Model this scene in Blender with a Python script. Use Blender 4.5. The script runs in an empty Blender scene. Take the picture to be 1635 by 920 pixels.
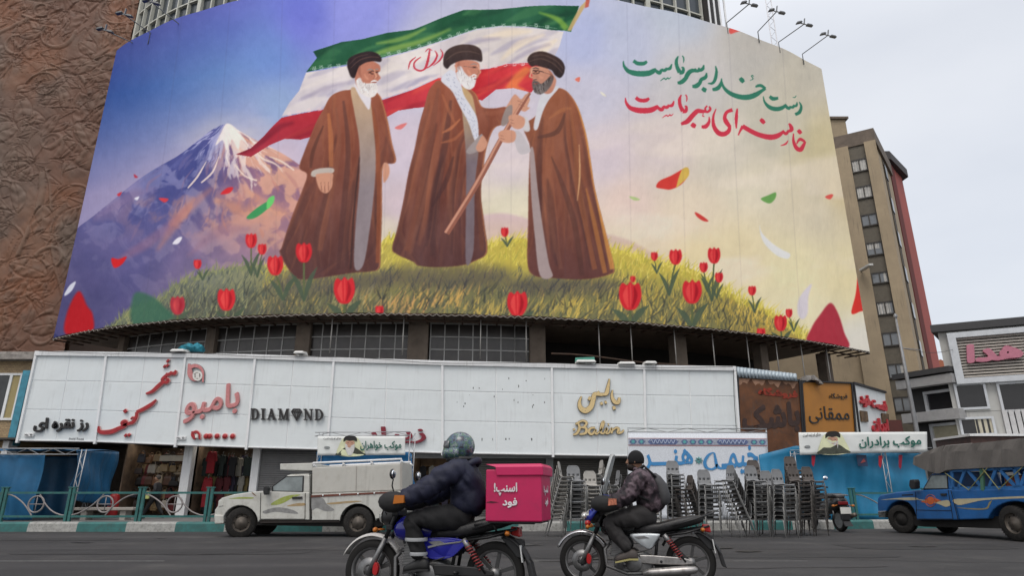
import bpy, bmesh, math, random
import numpy as np
from math import sin, cos, pi, radians as R
from mathutils import Vector, Matrix
random.seed(7)
SC = bpy.context.scene
COL = SC.collection

# ------------------------------------------------------------------ camera, sky, sun, exposure
F, CX, CY, CH = 1040.0, 817.5, 460.0, 1.0           # focal length (photo pixels), centre, eye height
PITCH = math.atan(333.0/F)
cam = bpy.data.cameras.new('camera')
cam.sensor_width = 36.0
cam.lens = 36.0*F/1635.0
cam.clip_end = 3000
camo = bpy.data.objects.new('camera', cam); COL.objects.link(camo)
camo.location = (0, 0, CH); camo.rotation_euler = (pi/2+PITCH, 0, 0)
SC.camera = camo

SUN_EL, SUN_AZ = R(58), R(200)                        # direction the light comes from: behind the camera, a little left
W = bpy.data.worlds.new('World'); SC.world = W; W.use_nodes = True
nt = W.node_tree; nt.nodes.clear()
def wn(t, **k):
    n = nt.nodes.new(t)
    for a, b in k.items(): setattr(n, a, b)
    return n
out = wn('ShaderNodeOutputWorld'); add = wn('ShaderNodeAddShader')
sky = wn('ShaderNodeTexSky', sky_type='NISHITA', sun_disc=False, sun_elevation=SUN_EL, sun_rotation=SUN_AZ, dust_density=6.0, ozone_density=1.0)
bg1 = wn('ShaderNodeBackground'); bg1.inputs['Strength'].default_value = 0.05
nt.links.new(sky.outputs[0], bg1.inputs['Color'])
# the overcast layer: an even pale cloud deck, brighter towards the zenith, faint broad cloud texture
tc = wn('ShaderNodeTexCoord'); sep = wn('ShaderNodeSeparateXYZ'); nt.links.new(tc.outputs['Generated'], sep.inputs[0])
mp = wn('ShaderNodeMapping'); mp.inputs['Scale'].default_value = (1, 1, 2.2); nt.links.new(tc.outputs['Generated'], mp.inputs[0])
nz = wn('ShaderNodeTexNoise'); nz.inputs['Scale'].default_value = 2.6; nz.inputs['Detail'].default_value = 5; nz.inputs['Roughness'].default_value = .45
nt.links.new(mp.outputs[0], nz.inputs['Vector'])
rmp = wn('ShaderNodeValToRGB')
rmp.color_ramp.elements[0].position = .30; rmp.color_ramp.elements[0].color = (.745, .765, .805, 1)
rmp.color_ramp.elements[1].position = .66; rmp.color_ramp.elements[1].color = (.88, .888, .905, 1)
nt.links.new(nz.outputs['Fac'], rmp.inputs[0])
zr = wn('ShaderNodeMapRange'); zr.inputs['From Min'].default_value = .55; zr.inputs['From Max'].default_value = 1.0
zr.inputs['To Min'].default_value = 0.86; zr.inputs['To Max'].default_value = 1.35
nt.links.new(sep.outputs['Z'], zr.inputs['Value'])
bg2 = wn('ShaderNodeBackground'); nt.links.new(rmp.outputs[0], bg2.inputs['Color']); nt.links.new(zr.outputs[0], bg2.inputs['Strength'])
nt.links.new(bg1.outputs[0], add.inputs[0]); nt.links.new(bg2.outputs[0], add.inputs[1]); nt.links.new(add.outputs[0], out.inputs[0])

sl = bpy.data.lights.new('sun', 'SUN'); sl.energy = 0.9; sl.angle = R(25); sl.color = (1, .975, .94)
so = bpy.data.objects.new('sun', sl); COL.objects.link(so)
sdir = Vector((sin(SUN_AZ)*cos(SUN_EL), cos(SUN_AZ)*cos(SUN_EL), sin(SUN_EL)))
so.rotation_euler = (-sdir).to_track_quat('-Z', 'Y').to_euler(); so.location = (0, -10, 40)
SC.view_settings.view_transform = 'Standard'; SC.view_settings.look = 'None'
SC.view_settings.exposure = 0.0; SC.view_settings.gamma = 1.0
SC.view_settings.use_curve_mapping = False
SC.cycles.max_bounces = 6; SC.cycles.diffuse_bounces = 3; SC.cycles.glossy_bounces = 3; SC.cycles.transmission_bounces = 4

# ------------------------------------------------------------------ measuring helpers (photo pixel -> point in the street)
cP, sP = cos(PITCH), sin(PITCH)
def ray(x, y):
    u = (x-CX)/F; w = -(y-CY)/F
    return Vector((u, cP-w*sP, sP+w*cP))
def at(x, y, Y):
    d = ray(x, y); t = Y/d.y
    return Vector((d.x*t, Y, CH+d.z*t))
def atz(x, y, z):
    d = ray(x, y); t = (z-CH)/d.z
    return Vector((d.x*t, d.y*t, z))
def atx(x, y, X):
    d = ray(x, y); t = X/d.x
    return Vector((X, d.y*t, CH+d.z*t))
def onplane(x, y, P0, D):                               # vertical plane through P0 along D: returns (l, z)
    d = ray(x, y)
    # P0 + l*D = t*d  in plan
    det = D.x*(-d.y)-(-d.x)*D.y
    l = ((-P0.x)*(-d.y)-(-d.x)*(-P0.y))/det
    t = (P0.x+l*D.x)/d.x if abs(d.x) > abs(d.y) else (P0.y+l*D.y)/d.y
    return l, CH+d.z*t

# ------------------------------------------------------------------ materials
def s2l(c):
    c = c/255.0
    return c/12.92 if c <= .04045 else ((c+.055)/1.055)**2.4
MATS = {}
def mat(name, rgb, rough=.6, metal=0.0, var=.12, scale=4.0, bump=0.0, bscale=40.0, spec=.4, alpha=1.0, streak=0.0, emit=0.0, coat=0.0, trans=0.0, dirt=None, dirt_amt=.35):
    """rgb = linear base colour.  var: broad noise in value, streak: vertical run-off stains, dirt: colour of blotches."""
    if name in MATS: return MATS[name]
    m = bpy.data.materials.new(name); m.use_nodes = True
    n = m.node_tree.nodes; l = m.node_tree.links
    b = n['Principled BSDF']
    b.inputs['Roughness'].default_value = rough; b.inputs['Metallic'].default_value = metal
    b.inputs['Specular IOR Level'].default_value = spec
    if coat: b.inputs['Coat Weight'].default_value = coat; b.inputs['Coat Roughness'].default_value = .12
    if trans: b.inputs['Transmission Weight'].default_value = trans
    t = n.new('ShaderNodeTexCoord')
    z = n.new('ShaderNodeTexNoise'); z.inputs['Scale'].default_value = scale; z.inputs['Detail'].default_value = 6; z.inputs['Roughness'].default_value = .62
    l.new(t.outputs['Object'], z.inputs['Vector'])
    r = n.new('ShaderNodeValToRGB')
    r.color_ramp.elements[0].position = .28; r.color_ramp.elements[1].position = .72
    r.color_ramp.elements[0].color = (*[max(0, c*(1-var)) for c in rgb], 1)
    r.color_ramp.elements[1].color = (*[min(1, c*(1+var)) for c in rgb], 1)
    l.new(z.outputs['Fac'], r.inputs[0])
    col = r.outputs[0]
    def mixin(col, fac_socket, c2):
        x = n.new('ShaderNodeMix'); x.data_type = 'RGBA'
        l.new(fac_socket, x.inputs[0]); l.new(col, x.inputs[6]); x.inputs[7].default_value = (*c2, 1)
        return x.outputs[2]
    if dirt is not None:
        z2 = n.new('ShaderNodeTexNoise'); z2.inputs['Scale'].default_value = scale*2.3; z2.inputs['Detail'].default_value = 8; z2.inputs['Roughness'].default_value = .7
        l.new(t.outputs['Object'], z2.inputs['Vector'])
        mr = n.new('ShaderNodeMapRange'); mr.inputs['From Min'].default_value = .5; mr.inputs['From Max'].default_value = .75; mr.inputs['To Max'].default_value = dirt_amt
        l.new(z2.outputs['Fac'], mr.inputs[0]); col = mixin(col, mr.outputs[0], dirt)
    if streak:
        mpn = n.new('ShaderNodeMapping'); mpn.inputs['Scale'].default_value = (5, 5, .35); l.new(t.outputs['Object'], mpn.inputs[0])
        z3 = n.new('ShaderNodeTexNoise'); z3.inputs['Scale'].default_value = 2.2; z3.inputs['Detail'].default_value = 5
        l.new(mpn.outputs[0], z3.inputs['Vector'])
        mr = n.new('ShaderNodeMapRange'); mr.inputs['From Min'].default_value = .5; mr.inputs['From Max'].default_value = .8; mr.inputs['To Max'].default_value = streak*2.2
        l.new(z3.outputs['Fac'], mr.inputs[0])
        z5 = n.new('ShaderNodeTexNoise'); z5.inputs['Scale'].default_value = .55; z5.inputs['Detail'].default_value = 3; l.new(t.outputs['Object'], z5.inputs['Vector'])
        m5 = n.new('ShaderNodeMapRange'); m5.inputs['From Min'].default_value = .46; m5.inputs['From Max'].default_value = .66; l.new(z5.outputs['Fac'], m5.inputs[0])
        mu = n.new('ShaderNodeMath'); mu.operation = 'MULTIPLY'; l.new(mr.outputs[0], mu.inputs[0]); l.new(m5.outputs[0], mu.inputs[1])
        col = mixin(col, mu.outputs[0], (.10, .09, .075))
    l.new(col, b.inputs['Base Color'])
    if bump:
        z4 = n.new('ShaderNodeTexNoise'); z4.inputs['Scale'].default_value = bscale; z4.inputs['Detail'].default_value = 4
        l.new(t.outputs['Object'], z4.inputs['Vector'])
        bp = n.new('ShaderNodeBump'); bp.inputs['Strength'].default_value = bump; bp.inputs['Distance'].default_value = .02
        l.new(z4.outputs['Fac'], bp.inputs['Height']); l.new(bp.outputs[0], b.inputs['Normal'])
    if rough > .15 and metal < .9 and not trans:
        rr = n.new('ShaderNodeMapRange'); rr.inputs['To Min'].default_value = rough*.8; rr.inputs['To Max'].default_value = min(1, rough*1.2)
        l.new(z.outputs['Fac'], rr.inputs[0]); l.new(rr.outputs[0], b.inputs['Roughness'])
    if emit:
        b.inputs['Emission Color'].default_value = (*rgb, 1); b.inputs['Emission Strength'].default_value = emit
    if alpha < 1: b.inputs['Alpha'].default_value = alpha
    MATS[name] = m
    return m
def vcol_mat(name, rough=.6, spec=.3, bump=0.0):
    if name in MATS: return MATS[name]
    m = bpy.data.materials.new(name); m.use_nodes = True
    n = m.node_tree.nodes; l = m.node_tree.links; b = n['Principled BSDF']
    a = n.new('ShaderNodeVertexColor'); a.layer_name = 'paint'
    l.new(a.outputs[0], b.inputs['Base Color'])
    b.inputs['Roughness'].default_value = rough; b.inputs['Specular IOR Level'].default_value = spec
    if bump:
        t = n.new('ShaderNodeTexCoord')
        mpn = n.new('ShaderNodeMapping'); mpn.inputs['Scale'].default_value = (1, 1, .45); l.new(t.outputs['Object'], mpn.inputs[0])
        z4 = n.new('ShaderNodeTexNoise'); z4.inputs['Scale'].default_value = .8; z4.inputs['Detail'].default_value = 4
        l.new(mpn.outputs[0], z4.inputs['Vector'])
        bp = n.new('ShaderNodeBump'); bp.inputs['Strength'].default_value = bump; bp.inputs['Distance'].default_value = .25
        l.new(z4.outputs['Fac'], bp.inputs['Height']); l.new(bp.outputs[0], b.inputs['Normal'])
    MATS[name] = m
    return m

# ------------------------------------------------------------------ mesh builder
def smooth_pts(pts, n=6, closed=True):
    P = [np.array(p, float) for p in pts]; out_ = []; N = len(P)
    rng = range(N) if closed else range(N-1)
    for i in rng:
        if closed: a, b, c, d = P[i-1], P[i], P[(i+1) % N], P[(i+2) % N]
        else: a, b, c, d = P[max(i-1, 0)], P[i], P[i+1], P[min(i+2, N-1)]
        for k in range(n):
            t = k/n
            out_.append(.5*((2*b)+(-a+c)*t+(2*a-5*b+4*c-d)*t*t+(-a+3*b-3*c+d)*t**3))
    if not closed: out_.append(P[-1])
    return out_

class MB:
    def __init__(s): s.v = []; s.f = []; s.sm = []
    def add(s, vs, fs, smooth=False):
        o = len(s.v); s.v += [tuple(p) for p in vs]
        for f in fs: s.f.append([i+o for i in f]); s.sm.append(smooth)
        return s
    def hexa(s, p):                                        # 8 points: bottom ring 0-3, top ring 4-7
        return s.add(p, [(3, 2, 1, 0), (4, 5, 6, 7), (0, 1, 5, 4), (1, 2, 6, 5), (2, 3, 7, 6), (3, 0, 4, 7)])
    def box(s, x0, x1, y0, y1, z0, z1):
        return s.hexa([(x0, y0, z0), (x1, y0, z0), (x1, y1, z0), (x0, y1, z0), (x0, y0, z1), (x1, y0, z1), (x1, y1, z1), (x0, y1, z1)])
    def quad(s, *p): return s.add(p, [tuple(range(len(p)))])
    def slab(s, pts, d):                                   # polygon extruded along vector d
        pts = [Vector(p) for p in pts]; d = Vector(d); n = len(pts)
        fs = [tuple(range(n))[::-1], tuple(range(n, 2*n))]+[(i, (i+1) % n, n+(i+1) % n, n+i) for i in range(n)]
        return s.add(pts+[p+d for p in pts], fs)
    def bar(s, a, b, w, h, up=(0, 0, 1)):                  # rectangular bar between points
        a = Vector(a); b = Vector(b); t = (b-a).normalized(); u = Vector(up)
        if abs(t.dot(u)) > .98: u = Vector((0, 1, 0))
        sd = t.cross(u).normalized(); u = sd.cross(t).normalized()
        q = [sd*(-w/2)+u*(-h/2), sd*(w/2)+u*(-h/2), sd*(w/2)+u*(h/2), sd*(-w/2)+u*(h/2)]
        return s.hexa([a+q[0], a+q[1], b+q[1], b+q[0], a+q[3], a+q[2], b+q[2], b+q[3]])
    def tube(s, pts, r, n=8, closed=False, caps=True, smooth=True, flat=1.0):
        P = [Vector(p) for p in pts]; N = len(P)
        rr = r if isinstance(r, (list, tuple)) else [r]*N
        ref = None; rings = []
        for i, p in enumerate(P):
            if closed: t = P[(i+1) % N]-P[i-1]
            else: t = P[min(i+1, N-1)]-P[max(i-1, 0)]
            t = t.normalized() if t.length > 1e-9 else Vector((0, 0, 1))
            if ref is None:
                ref = Vector((0, 0, 1)) if abs(t.z) < .9 else Vector((0, 1, 0))
            ref = (ref-t*ref.dot(t))
            if ref.length < 1e-6: ref = Vector((1, 0, 0))-t*t.x
            ref.normalize(); b = t.cross(ref)
            rings.append([p+(ref*cos(2*pi*k/n)+b*sin(2*pi*k/n)*flat)*rr[i] for k in range(n)])
        vs = [v for q in rings for v in q]; fs = []
        for i in range(N if closed else N-1):
            j = (i+1) % N
            for k in range(n): fs.append((i*n+k, i*n+(k+1) % n, j*n+(k+1) % n, j*n+k))
        if caps and not closed: fs += [tuple(range(n))[::-1], tuple(range((N-1)*n, N*n))]
        return s.add(vs, fs, smooth)
    def lathe(s, prof, c=(0, 0, 0), axis='z', n=24, smooth=True, cap=False):   # prof: (radius, height)
        c = Vector(c); vs = []
        for r, h in prof:
            for k in range(n):
                a = 2*pi*k/n; x, y = r*cos(a), r*sin(a)
                vs.append(c+(Vector((x, y, h)) if axis == 'z' else Vector((x, h, y)) if axis == 'y' else Vector((h, x, y))))
        fs = []
        for i in range(len(prof)-1):
            for k in range(n): fs.append((i*n+k, i*n+(k+1) % n, (i+1)*n+(k+1) % n, (i+1)*n+k))
        if cap: fs += [tuple(range(n))[::-1], tuple(range((len(prof)-1)*n, len(prof)*n))]
        return s.add(vs, fs, smooth)
    def ball(s, c, r, n=14, m=9, smooth=True):
        r = r if isinstance(r, (list, tuple)) else (r, r, r); c = Vector(c); vs = []
        for i in range(m+1):
            a = pi*i/m
            for k in range(n):
                b = 2*pi*k/n; vs.append(c+Vector((r[0]*sin(a)*cos(b), r[1]*sin(a)*sin(b), r[2]*cos(a))))
        fs = [(i*n+k, (i+1)*n+k, (i+1)*n+(k+1) % n, i*n+(k+1) % n) for i in range(m) for k in range(n)]
        return s.add(vs, fs, smooth)
    def grid(s, P, smooth=True):                            # P[i][j] points
        n, m = len(P), len(P[0])
        return s.add([p for q in P for p in q], [(i*m+j, i*m+j+1, (i+1)*m+j+1, (i+1)*m+j) for i in range(n-1) for j in range(m-1)], smooth)
    def loft(s, rings, smooth=True, caps=True):
        n = len(rings[0]); vs = [p for q in rings for p in q]
        fs = [(i*n+k, i*n+(k+1) % n, (i+1)*n+(k+1) % n, (i+1)*n+k) for i in range(len(rings)-1) for k in range(n)]
        if caps: fs += [tuple(range(n))[::-1], tuple(range((len(rings)-1)*n, len(rings)*n))]
        return s.add(vs, fs, smooth)
    def build(s, name, m, parent=None, world=False, bevel=0.0, seg=2, fix=True, sub=0, solid=0.0):
        off = Vector((0, 0, 0))
        if world and parent is not None: off = ROOT[parent]
        me = bpy.data.meshes.new(name)
        me.from_pydata([tuple(Vector(p)-off) for p in s.v], [], s.f)
        me.polygons.foreach_set('use_smooth', s.sm)
        if fix:
            b = bmesh.new(); b.from_mesh(me); bmesh.ops.recalc_face_normals(b, faces=b.faces); b.to_mesh(me); b.free()
        me.update()
        o = bpy.data.objects.new(name, me); COL.objects.link(o)
        if isinstance(m, (list, tuple)):
            for q in m: me.materials.append(q)
        else: me.materials.append(m)
        if parent is not None:
            o.parent = parent; ROOT[o] = ROOT[parent]
        if solid:
            md = o.modifiers.new('thick', 'SOLIDIFY'); md.thickness = solid; md.offset = 0
        if sub:
            md = o.modifiers.new('sub', 'SUBSURF'); md.levels = sub; md.render_levels = sub
        if bevel:
            md = o.modifiers.new('bevel', 'BEVEL'); md.width = bevel; md.segments = seg; md.limit_method = 'ANGLE'; md.angle_limit = R(40)
            md.harden_normals = False
        return o
ROOT = {}
def tag(o, label, cat, group=None):
    o['label'] = label; o['category'] = cat
    if group: o['group'] = group
    return o
def thing(name, loc, label, cat, group=None, rz=0.0):
    o = bpy.data.objects.new(name, None); COL.objects.link(o); o.empty_display_size = .2
    o.location = loc; o.rotation_euler = (0, 0, rz); ROOT[o] = Vector(loc)
    return tag(o, label, cat, group)
def struct(name, mb, m, **k):
    o = mb.build(name, m, **k); o['kind'] = 'structure'; return o
def children(o): return [c for c in KIDS.get(o, [])]
KIDS = {}
def copy_tree(o, parent=None):
    c = o.copy(); COL.objects.link(c); ROOT[c] = ROOT[o]
    if parent is not None: c.parent = parent
    for ch in o.children: copy_tree(ch, c)
    return c

# ------------------------------------------------------------------ lettering (built-in font; Persian letters joined by hand)
AF = {'ا':0xFE8D,'ب':0xFE8F,'پ':0xFB56,'ت':0xFE95,'خ':0xFEA5,'د':0xFEA9,'ر':0xFEAD,'ز':0xFEAF,'س':0xFEB1,'ش':0xFEB5,'ف':0xFED1,'ق':0xFED5,'ک':0xFB8E,'گ':0xFB92,'ل':0xFEDD,'م':0xFEE1,'ن':0xFEE5,'و':0xFEED,'ه':0xFEE9,'ی':0xFBFC,'ج':0xFE9D,'ح':0xFEA1}
def shape(t):
    o = []
    for i, c in enumerate(t):
        if c not in AF: o.append(c); continue
        pv = i > 0 and (t[i-1] in AF and t[i-1] not in 'ادرزو' or t[i-1] == 'ـ')
        nx = i+1 < len(t) and (t[i+1] in AF or t[i+1] == 'ـ') and c not in 'ادرزو'
        o.append(chr(AF[c]+(1 if pv and not nx else 2 if nx and not pv else 3 if nx and pv else 0)))
    return ''.join(reversed(o))
INK0 = mat('ink', (.02,.02,.02))
def text_outline(t, bold=0.0, res=3, extrude=.02):
    c = bpy.data.curves.new('lettering', 'FONT'); c.body = t; c.resolution_u = res; c.offset = bold; c.extrude = extrude
    for i in range(len(t)): c.materials.append(INK0)
    for i, bf in enumerate(c.body_format): bf.material_index = i
    o = bpy.data.objects.new('lettering', c); COL.objects.link(o)
    bpy.context.view_layer.update()
    me = bpy.data.meshes.new_from_object(o.evaluated_get(bpy.context.evaluated_depsgraph_get()))
    bpy.data.objects.remove(o); bpy.data.curves.remove(c)
    return me
def lettering(t, p_bl, p_br, p_tl, out_, depth, m, parent, bold=0.0, name='lettering', persian=True, shear=0.0):
    """fit the word into the parallelogram bottom-left, bottom-right, top-left; stands `out_` proud with thickness depth.
    bold: stroke weight added by doubling the letter shapes, each a hair in front of the last"""
    me = text_outline(shape(t) if persian else t, 0.0)
    n = len(me.vertices); co = np.empty(n*3); me.vertices.foreach_get('co', co); co = co.reshape(-1, 3)
    if shear: co[:, 0] += co[:, 1]*shear
    gl = np.zeros(n)                                         # joined letters overlap: step each one in depth too
    for p in me.polygons:
        for v in p.vertices: gl[v] = p.material_index % 4
    bl, br, tl = [Vector(p) for p in (p_bl, p_br, p_tl)]
    nrm = (br-bl).cross(tl-bl).normalized()
    A = np.array(bl); U = np.array(br-bl); V_ = np.array(tl-bl); Nn = np.array(nrm)
    lo = co.min(0); hi = co.max(0); b = max(bold, 0)
    shifts = [(0, 0)] if b <= 0 else [(0, 0)]+[(b*cos(q), b*sin(q)) for q in np.arange(8)*pi/4]
    lo = lo-np.array([b, b, 0]); hi = hi+np.array([b, b, 0]); F0 = [tuple(p.vertices) for p in me.polygons]
    vs = []; fs = []
    for k, (dx, dy) in enumerate(shifts):
        uvw = (co+np.array([dx, dy, 0])-lo)/np.maximum(hi-lo, 1e-6)
        w = A+uvw[:, :1]*U+uvw[:, 1:2]*V_+(out_+uvw[:, 2:3]*depth+gl[:, None]*.0012+k*.0003)*Nn-np.array(ROOT[parent])
        vs += w.tolist(); fs += [tuple(v+k*n for v in f) for f in F0]
    me2 = bpy.data.meshes.new(name); me2.from_pydata(vs, [], fs); me2.update(); bpy.data.meshes.remove(me)
    me2.materials.append(m)
    o = bpy.data.objects.new(name, me2); COL.objects.link(o); o.parent = parent; ROOT[o] = ROOT[parent]
    return o
def pen(mb, pts, ws, f, depth, nrm, n=5, lift=0.0):
    """pen stroke through 2D points with widths, mapped by f((u,v)) -> Vector, given a thickness along nrm"""
    P = smooth_pts([(*p, w) for p, w in zip(pts, ws)], n, closed=False)
    L, Rr = [], []
    for i, q in enumerate(P):
        a = P[max(i-1, 0)]; b = P[min(i+1, len(P)-1)]; t = (b-a)[:2]; t = t/(np.hypot(*t)+1e-9); k = np.array([-t[1], t[0]])*max(q[2], 1e-3)/2
        L.append(q[:2]+k); Rr.append(q[:2]-k)
    nrm = Vector(nrm); N = len(P)
    fr = [f(p)+nrm*(lift+depth) for p in L]+[f(p)+nrm*(lift+depth) for p in Rr]+[f(p)+nrm*lift for p in L]+[f(p)+nrm*lift for p in Rr]
    fs = []
    for i in range(N-1):
        fs += [(i, i+1, N+i+1, N+i), (2*N+i, 3*N+i, 3*N+i+1, 2*N+i+1), (i, 2*N+i, 2*N+i+1, i+1), (N+i, N+i+1, 3*N+i+1, 3*N+i)]
    fs += [(0, N, 3*N, 2*N), (N-1, 3*N-1, 4*N-1, 2*N-1)]
    mb.add(fr, fs)
# ------------------------------------------------------------------ painted picture for the billboard (flat print; computed as colours per point of the print)
CS = 1.6; X0, Y0, X1, Y1 = 70, -60, 1410, 580           # print coordinates
cw, ch = int((X1-X0)*CS), int((Y1-Y0)*CS)
gx = (np.arange(cw)+.5)/CS+X0; gy = (np.arange(ch)+.5)/CS+Y0
GX, GY = np.meshgrid(gx, gy)
rng = np.random.default_rng(11)
def vnoise(x, y, s, seed=0):
    r = np.random.default_rng(seed); n = r.random((64, 64))
    u = x/s; v = y/s; i = np.floor(u).astype(int); j = np.floor(v).astype(int); a = u-i; b = v-j
    a = a*a*(3-2*a); b = b*b*(3-2*b); i0, i1, j0, j1 = i % 64, (i+1) % 64, j % 64, (j+1) % 64
    return (n[j0, i0]*(1-a)+n[j0, i1]*a)*(1-b)+(n[j1, i0]*(1-a)+n[j1, i1]*a)*b
def fbm(x, y, s, seed=0, o=4): return sum(vnoise(x, y, s/2**k, seed+k)*.5**k for k in range(o))/sum(.5**k for k in range(o))
# sky of the print: blended colour samples
samp = [(110,480,50,54,100),(130,330,92,108,166),(190,100,34,40,104),(215,160,42,70,136),(260,60,62,74,158),(300,150,66,106,172),(330,20,96,104,190),(330,215,128,144,194),
 (230,250,108,124,180),(180,290,146,140,178),(160,340,166,152,184),(420,90,104,134,202),(430,170,140,166,206),(450,240,204,188,204),(480,20,112,120,208),(560,10,146,150,222),
 (400,200,160,170,206),(640,240,212,198,210),(640,330,216,196,202),(620,380,204,192,168),(700,100,200,200,215),(800,170,205,196,208),(810,260,218,204,206),(815,330,232,222,196),(810,380,222,208,160),
 (930,60,176,184,218),(940,150,198,196,212),(960,250,214,200,206),(1000,60,186,192,214),(1000,330,230,206,194),(1000,380,228,212,182),(1080,30,192,198,210),(1100,120,204,199,196),(1150,250,214,205,188),(1060,230,214,200,198),
 (1100,330,228,212,188),(1200,60,200,193,182),(1290,110,202,194,176),(1240,200,208,200,180),(1310,230,208,194,154),(1200,300,224,214,190),(1300,330,222,209,182),(1180,400,232,216,176),(1260,430,234,222,180),
 (1340,300,216,198,156),(1350,450,230,216,172),(1290,500,236,224,186),(1370,550,228,222,208),(1120,420,232,214,170)]
sx = GX[::8, ::8]; sy = GY[::8, ::8]; num = np.zeros(sx.shape+(3,)); den = np.zeros(sx.shape)
for x, y, r, g, b in samp:
    w = 1/(((sx-x)**2+(sy-y)**2)/55**2+.12)**1.7; den += w
    num += w[..., None]*np.array([r, g, b])
low = num/den[..., None]
def up(a, f, h, w):
    yy = np.clip((np.arange(h)+.5)/f-.5, 0, a.shape[0]-1.001); xx = np.clip((np.arange(w)+.5)/f-.5, 0, a.shape[1]-1.001)
    i = yy.astype(int); j = xx.astype(int); p = (yy-i)[:, None, None]; q = (xx-j)[None, :, None]
    return (a[i][:, j]*(1-q)+a[i][:, j+1]*q)*(1-p)+(a[i+1][:, j]*(1-q)+a[i+1][:, j+1]*q)*p
IMG = up(low, 8, ch, cw)
tt = np.clip((GY-60-(GX-190)*-.0)/300, 0, 1); lw = np.clip((470-GX)/130, 0, 1)[..., None]
u_ = np.clip((GX-130)/330, 0, 1)[..., None]; v_ = np.clip((GY+20)/340, 0, 1)[..., None]
cA = np.array([40, 38, 112])*(1-u_)+np.array([112, 112, 204])*u_; cB = np.array([40, 72, 142])*(1-u_)+np.array([128, 160, 210])*u_; cC = np.array([150, 142, 180])*(1-u_)+np.array([206, 188, 202])*u_
q_ = np.clip(v_*1.12+u_*.24-.10, 0, 1); G_ = np.where(q_ < .5, cA+(cB-cA)*np.clip(q_*2, 0, 1), cB+(cC-cB)*np.clip((q_-.5)*2, 0, 1)**1.2)
IMG += (G_-IMG)*lw*np.clip((430-GY)/60, 0, 1)[..., None]
IMG += (fbm(GX, GY*1.6, 120, 3)-.5)[..., None]*np.array([22, 16, 10])
wisp = np.clip(fbm(GX+GY*.7, GY*2.2, 160, 9)-.52, 0, 1)*4*np.clip((GY-120)/150, 0, 1)*np.clip((GX-250)/200, 0, 1)
IMG += (np.array([238, 224, 206])-IMG)*np.clip(wisp, 0, .5)[..., None]

def mask_poly(P, soft=0.0):
    P = np.asarray(P, float)[:, :2]; pad = 3+soft*2
    a = max(int((P[:, 0].min()-pad-X0)*CS), 0); b = min(int((P[:, 0].max()+pad-X0)*CS)+1, cw)
    c = max(int((P[:, 1].min()-pad-Y0)*CS), 0); d = min(int((P[:, 1].max()+pad-Y0)*CS)+1, ch)
    if a >= b or c >= d: return None
    x = GX[c:d, a:b]; y = GY[c:d, a:b]; acc = np.zeros(x.shape)
    for ox, oy in ((-.15, -.15), (.15, .15), (-.15, .15), (.15, -.15)):
        xx = x[0]+ox; ins = np.zeros(x.shape, bool)
        for i in range(len(P)):
            (xa, ya), (xb, yb) = P[i-1], P[i]
            if ya == yb: continue
            yy = y[:, 0]+oy
            rows = np.nonzero((ya > yy) != (yb > yy))[0]
            if len(rows) == 0: continue
            xi = (xb-xa)*(yy[rows]-ya)/(yb-ya)+xa
            ins[rows] ^= xx[None, :] < xi[:, None]
        acc += ins
    m = acc/4
    if soft:
        k = max(1, int(soft*CS))
        for ax in (0, 1):
            cs = np.cumsum(np.pad(m, [(k+1, k) if q == ax else (0, 0) for q in (0, 1)], mode='edge'), axis=ax)
            m = (cs[2*k+1:]-cs[:-2*k-1])/(2*k+1) if ax == 0 else (cs[:, 2*k+1:]-cs[:, :-2*k-1])/(2*k+1)
    return m, slice(c, d), slice(a, b)
def fill(P, col, alpha=1.0, soft=0.0, sm=False, clip=None):
    if sm: P = smooth_pts(P, 5)
    q = mask_poly(P, soft)
    if q is None: return
    m, r, c = q; m = m*alpha
    if clip is not None: m = m*clip[r, c]
    cc = col(GX[r, c], GY[r, c]) if callable(col) else np.array(col, float)
    IMG[r, c] += (cc-IMG[r, c])*m[..., None]
def brush(pts, ws, col, alpha=1.0, soft=0.0, n=4, clip=None):
    P = smooth_pts([(*p, w) for p, w in zip(pts, ws)], n, closed=False); L = []; Rr = []
    for i, q in enumerate(P):
        a = P[max(i-1, 0)]; b = P[min(i+1, len(P)-1)]; t = (b-a)[:2]; t = t/(np.hypot(*t)+1e-9); k = np.array([-t[1], t[0]])*max(q[2], .3)/2
        L.append(q[:2]+k); Rr.append(q[:2]-k)
    fill(L+Rr[::-1], col, alpha, soft, clip=clip)
def full_mask(P, sm=True, soft=0.0):
    M = np.zeros((ch, cw)); q = mask_poly(smooth_pts(P, 5) if sm else P, soft)
    if q: M[q[1], q[2]] = q[0]
    return M
def vgrad(y0, c0, y1, c1, xs=0.0, sc=14, seed=1, amp=10):
    c0 = np.array(c0, float); c1 = np.array(c1, float)
    def f(x, y):
        t = np.clip((y+xs*x-y0)/(y1-y0), 0, 1)[..., None]
        return c0+(c1-c0)*t+(fbm(x*1.0, y*.35, sc, seed)-.5)[..., None]*amp*2
    return f
# far hills
fill([(620,398),(680,372),(740,350),(800,340),(850,352),(900,372),(980,376),(1060,412),(1110,440),(1060,470),(620,470)], vgrad(340,(214,184,190),420,(206,180,150)), .8, 3, True)
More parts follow.
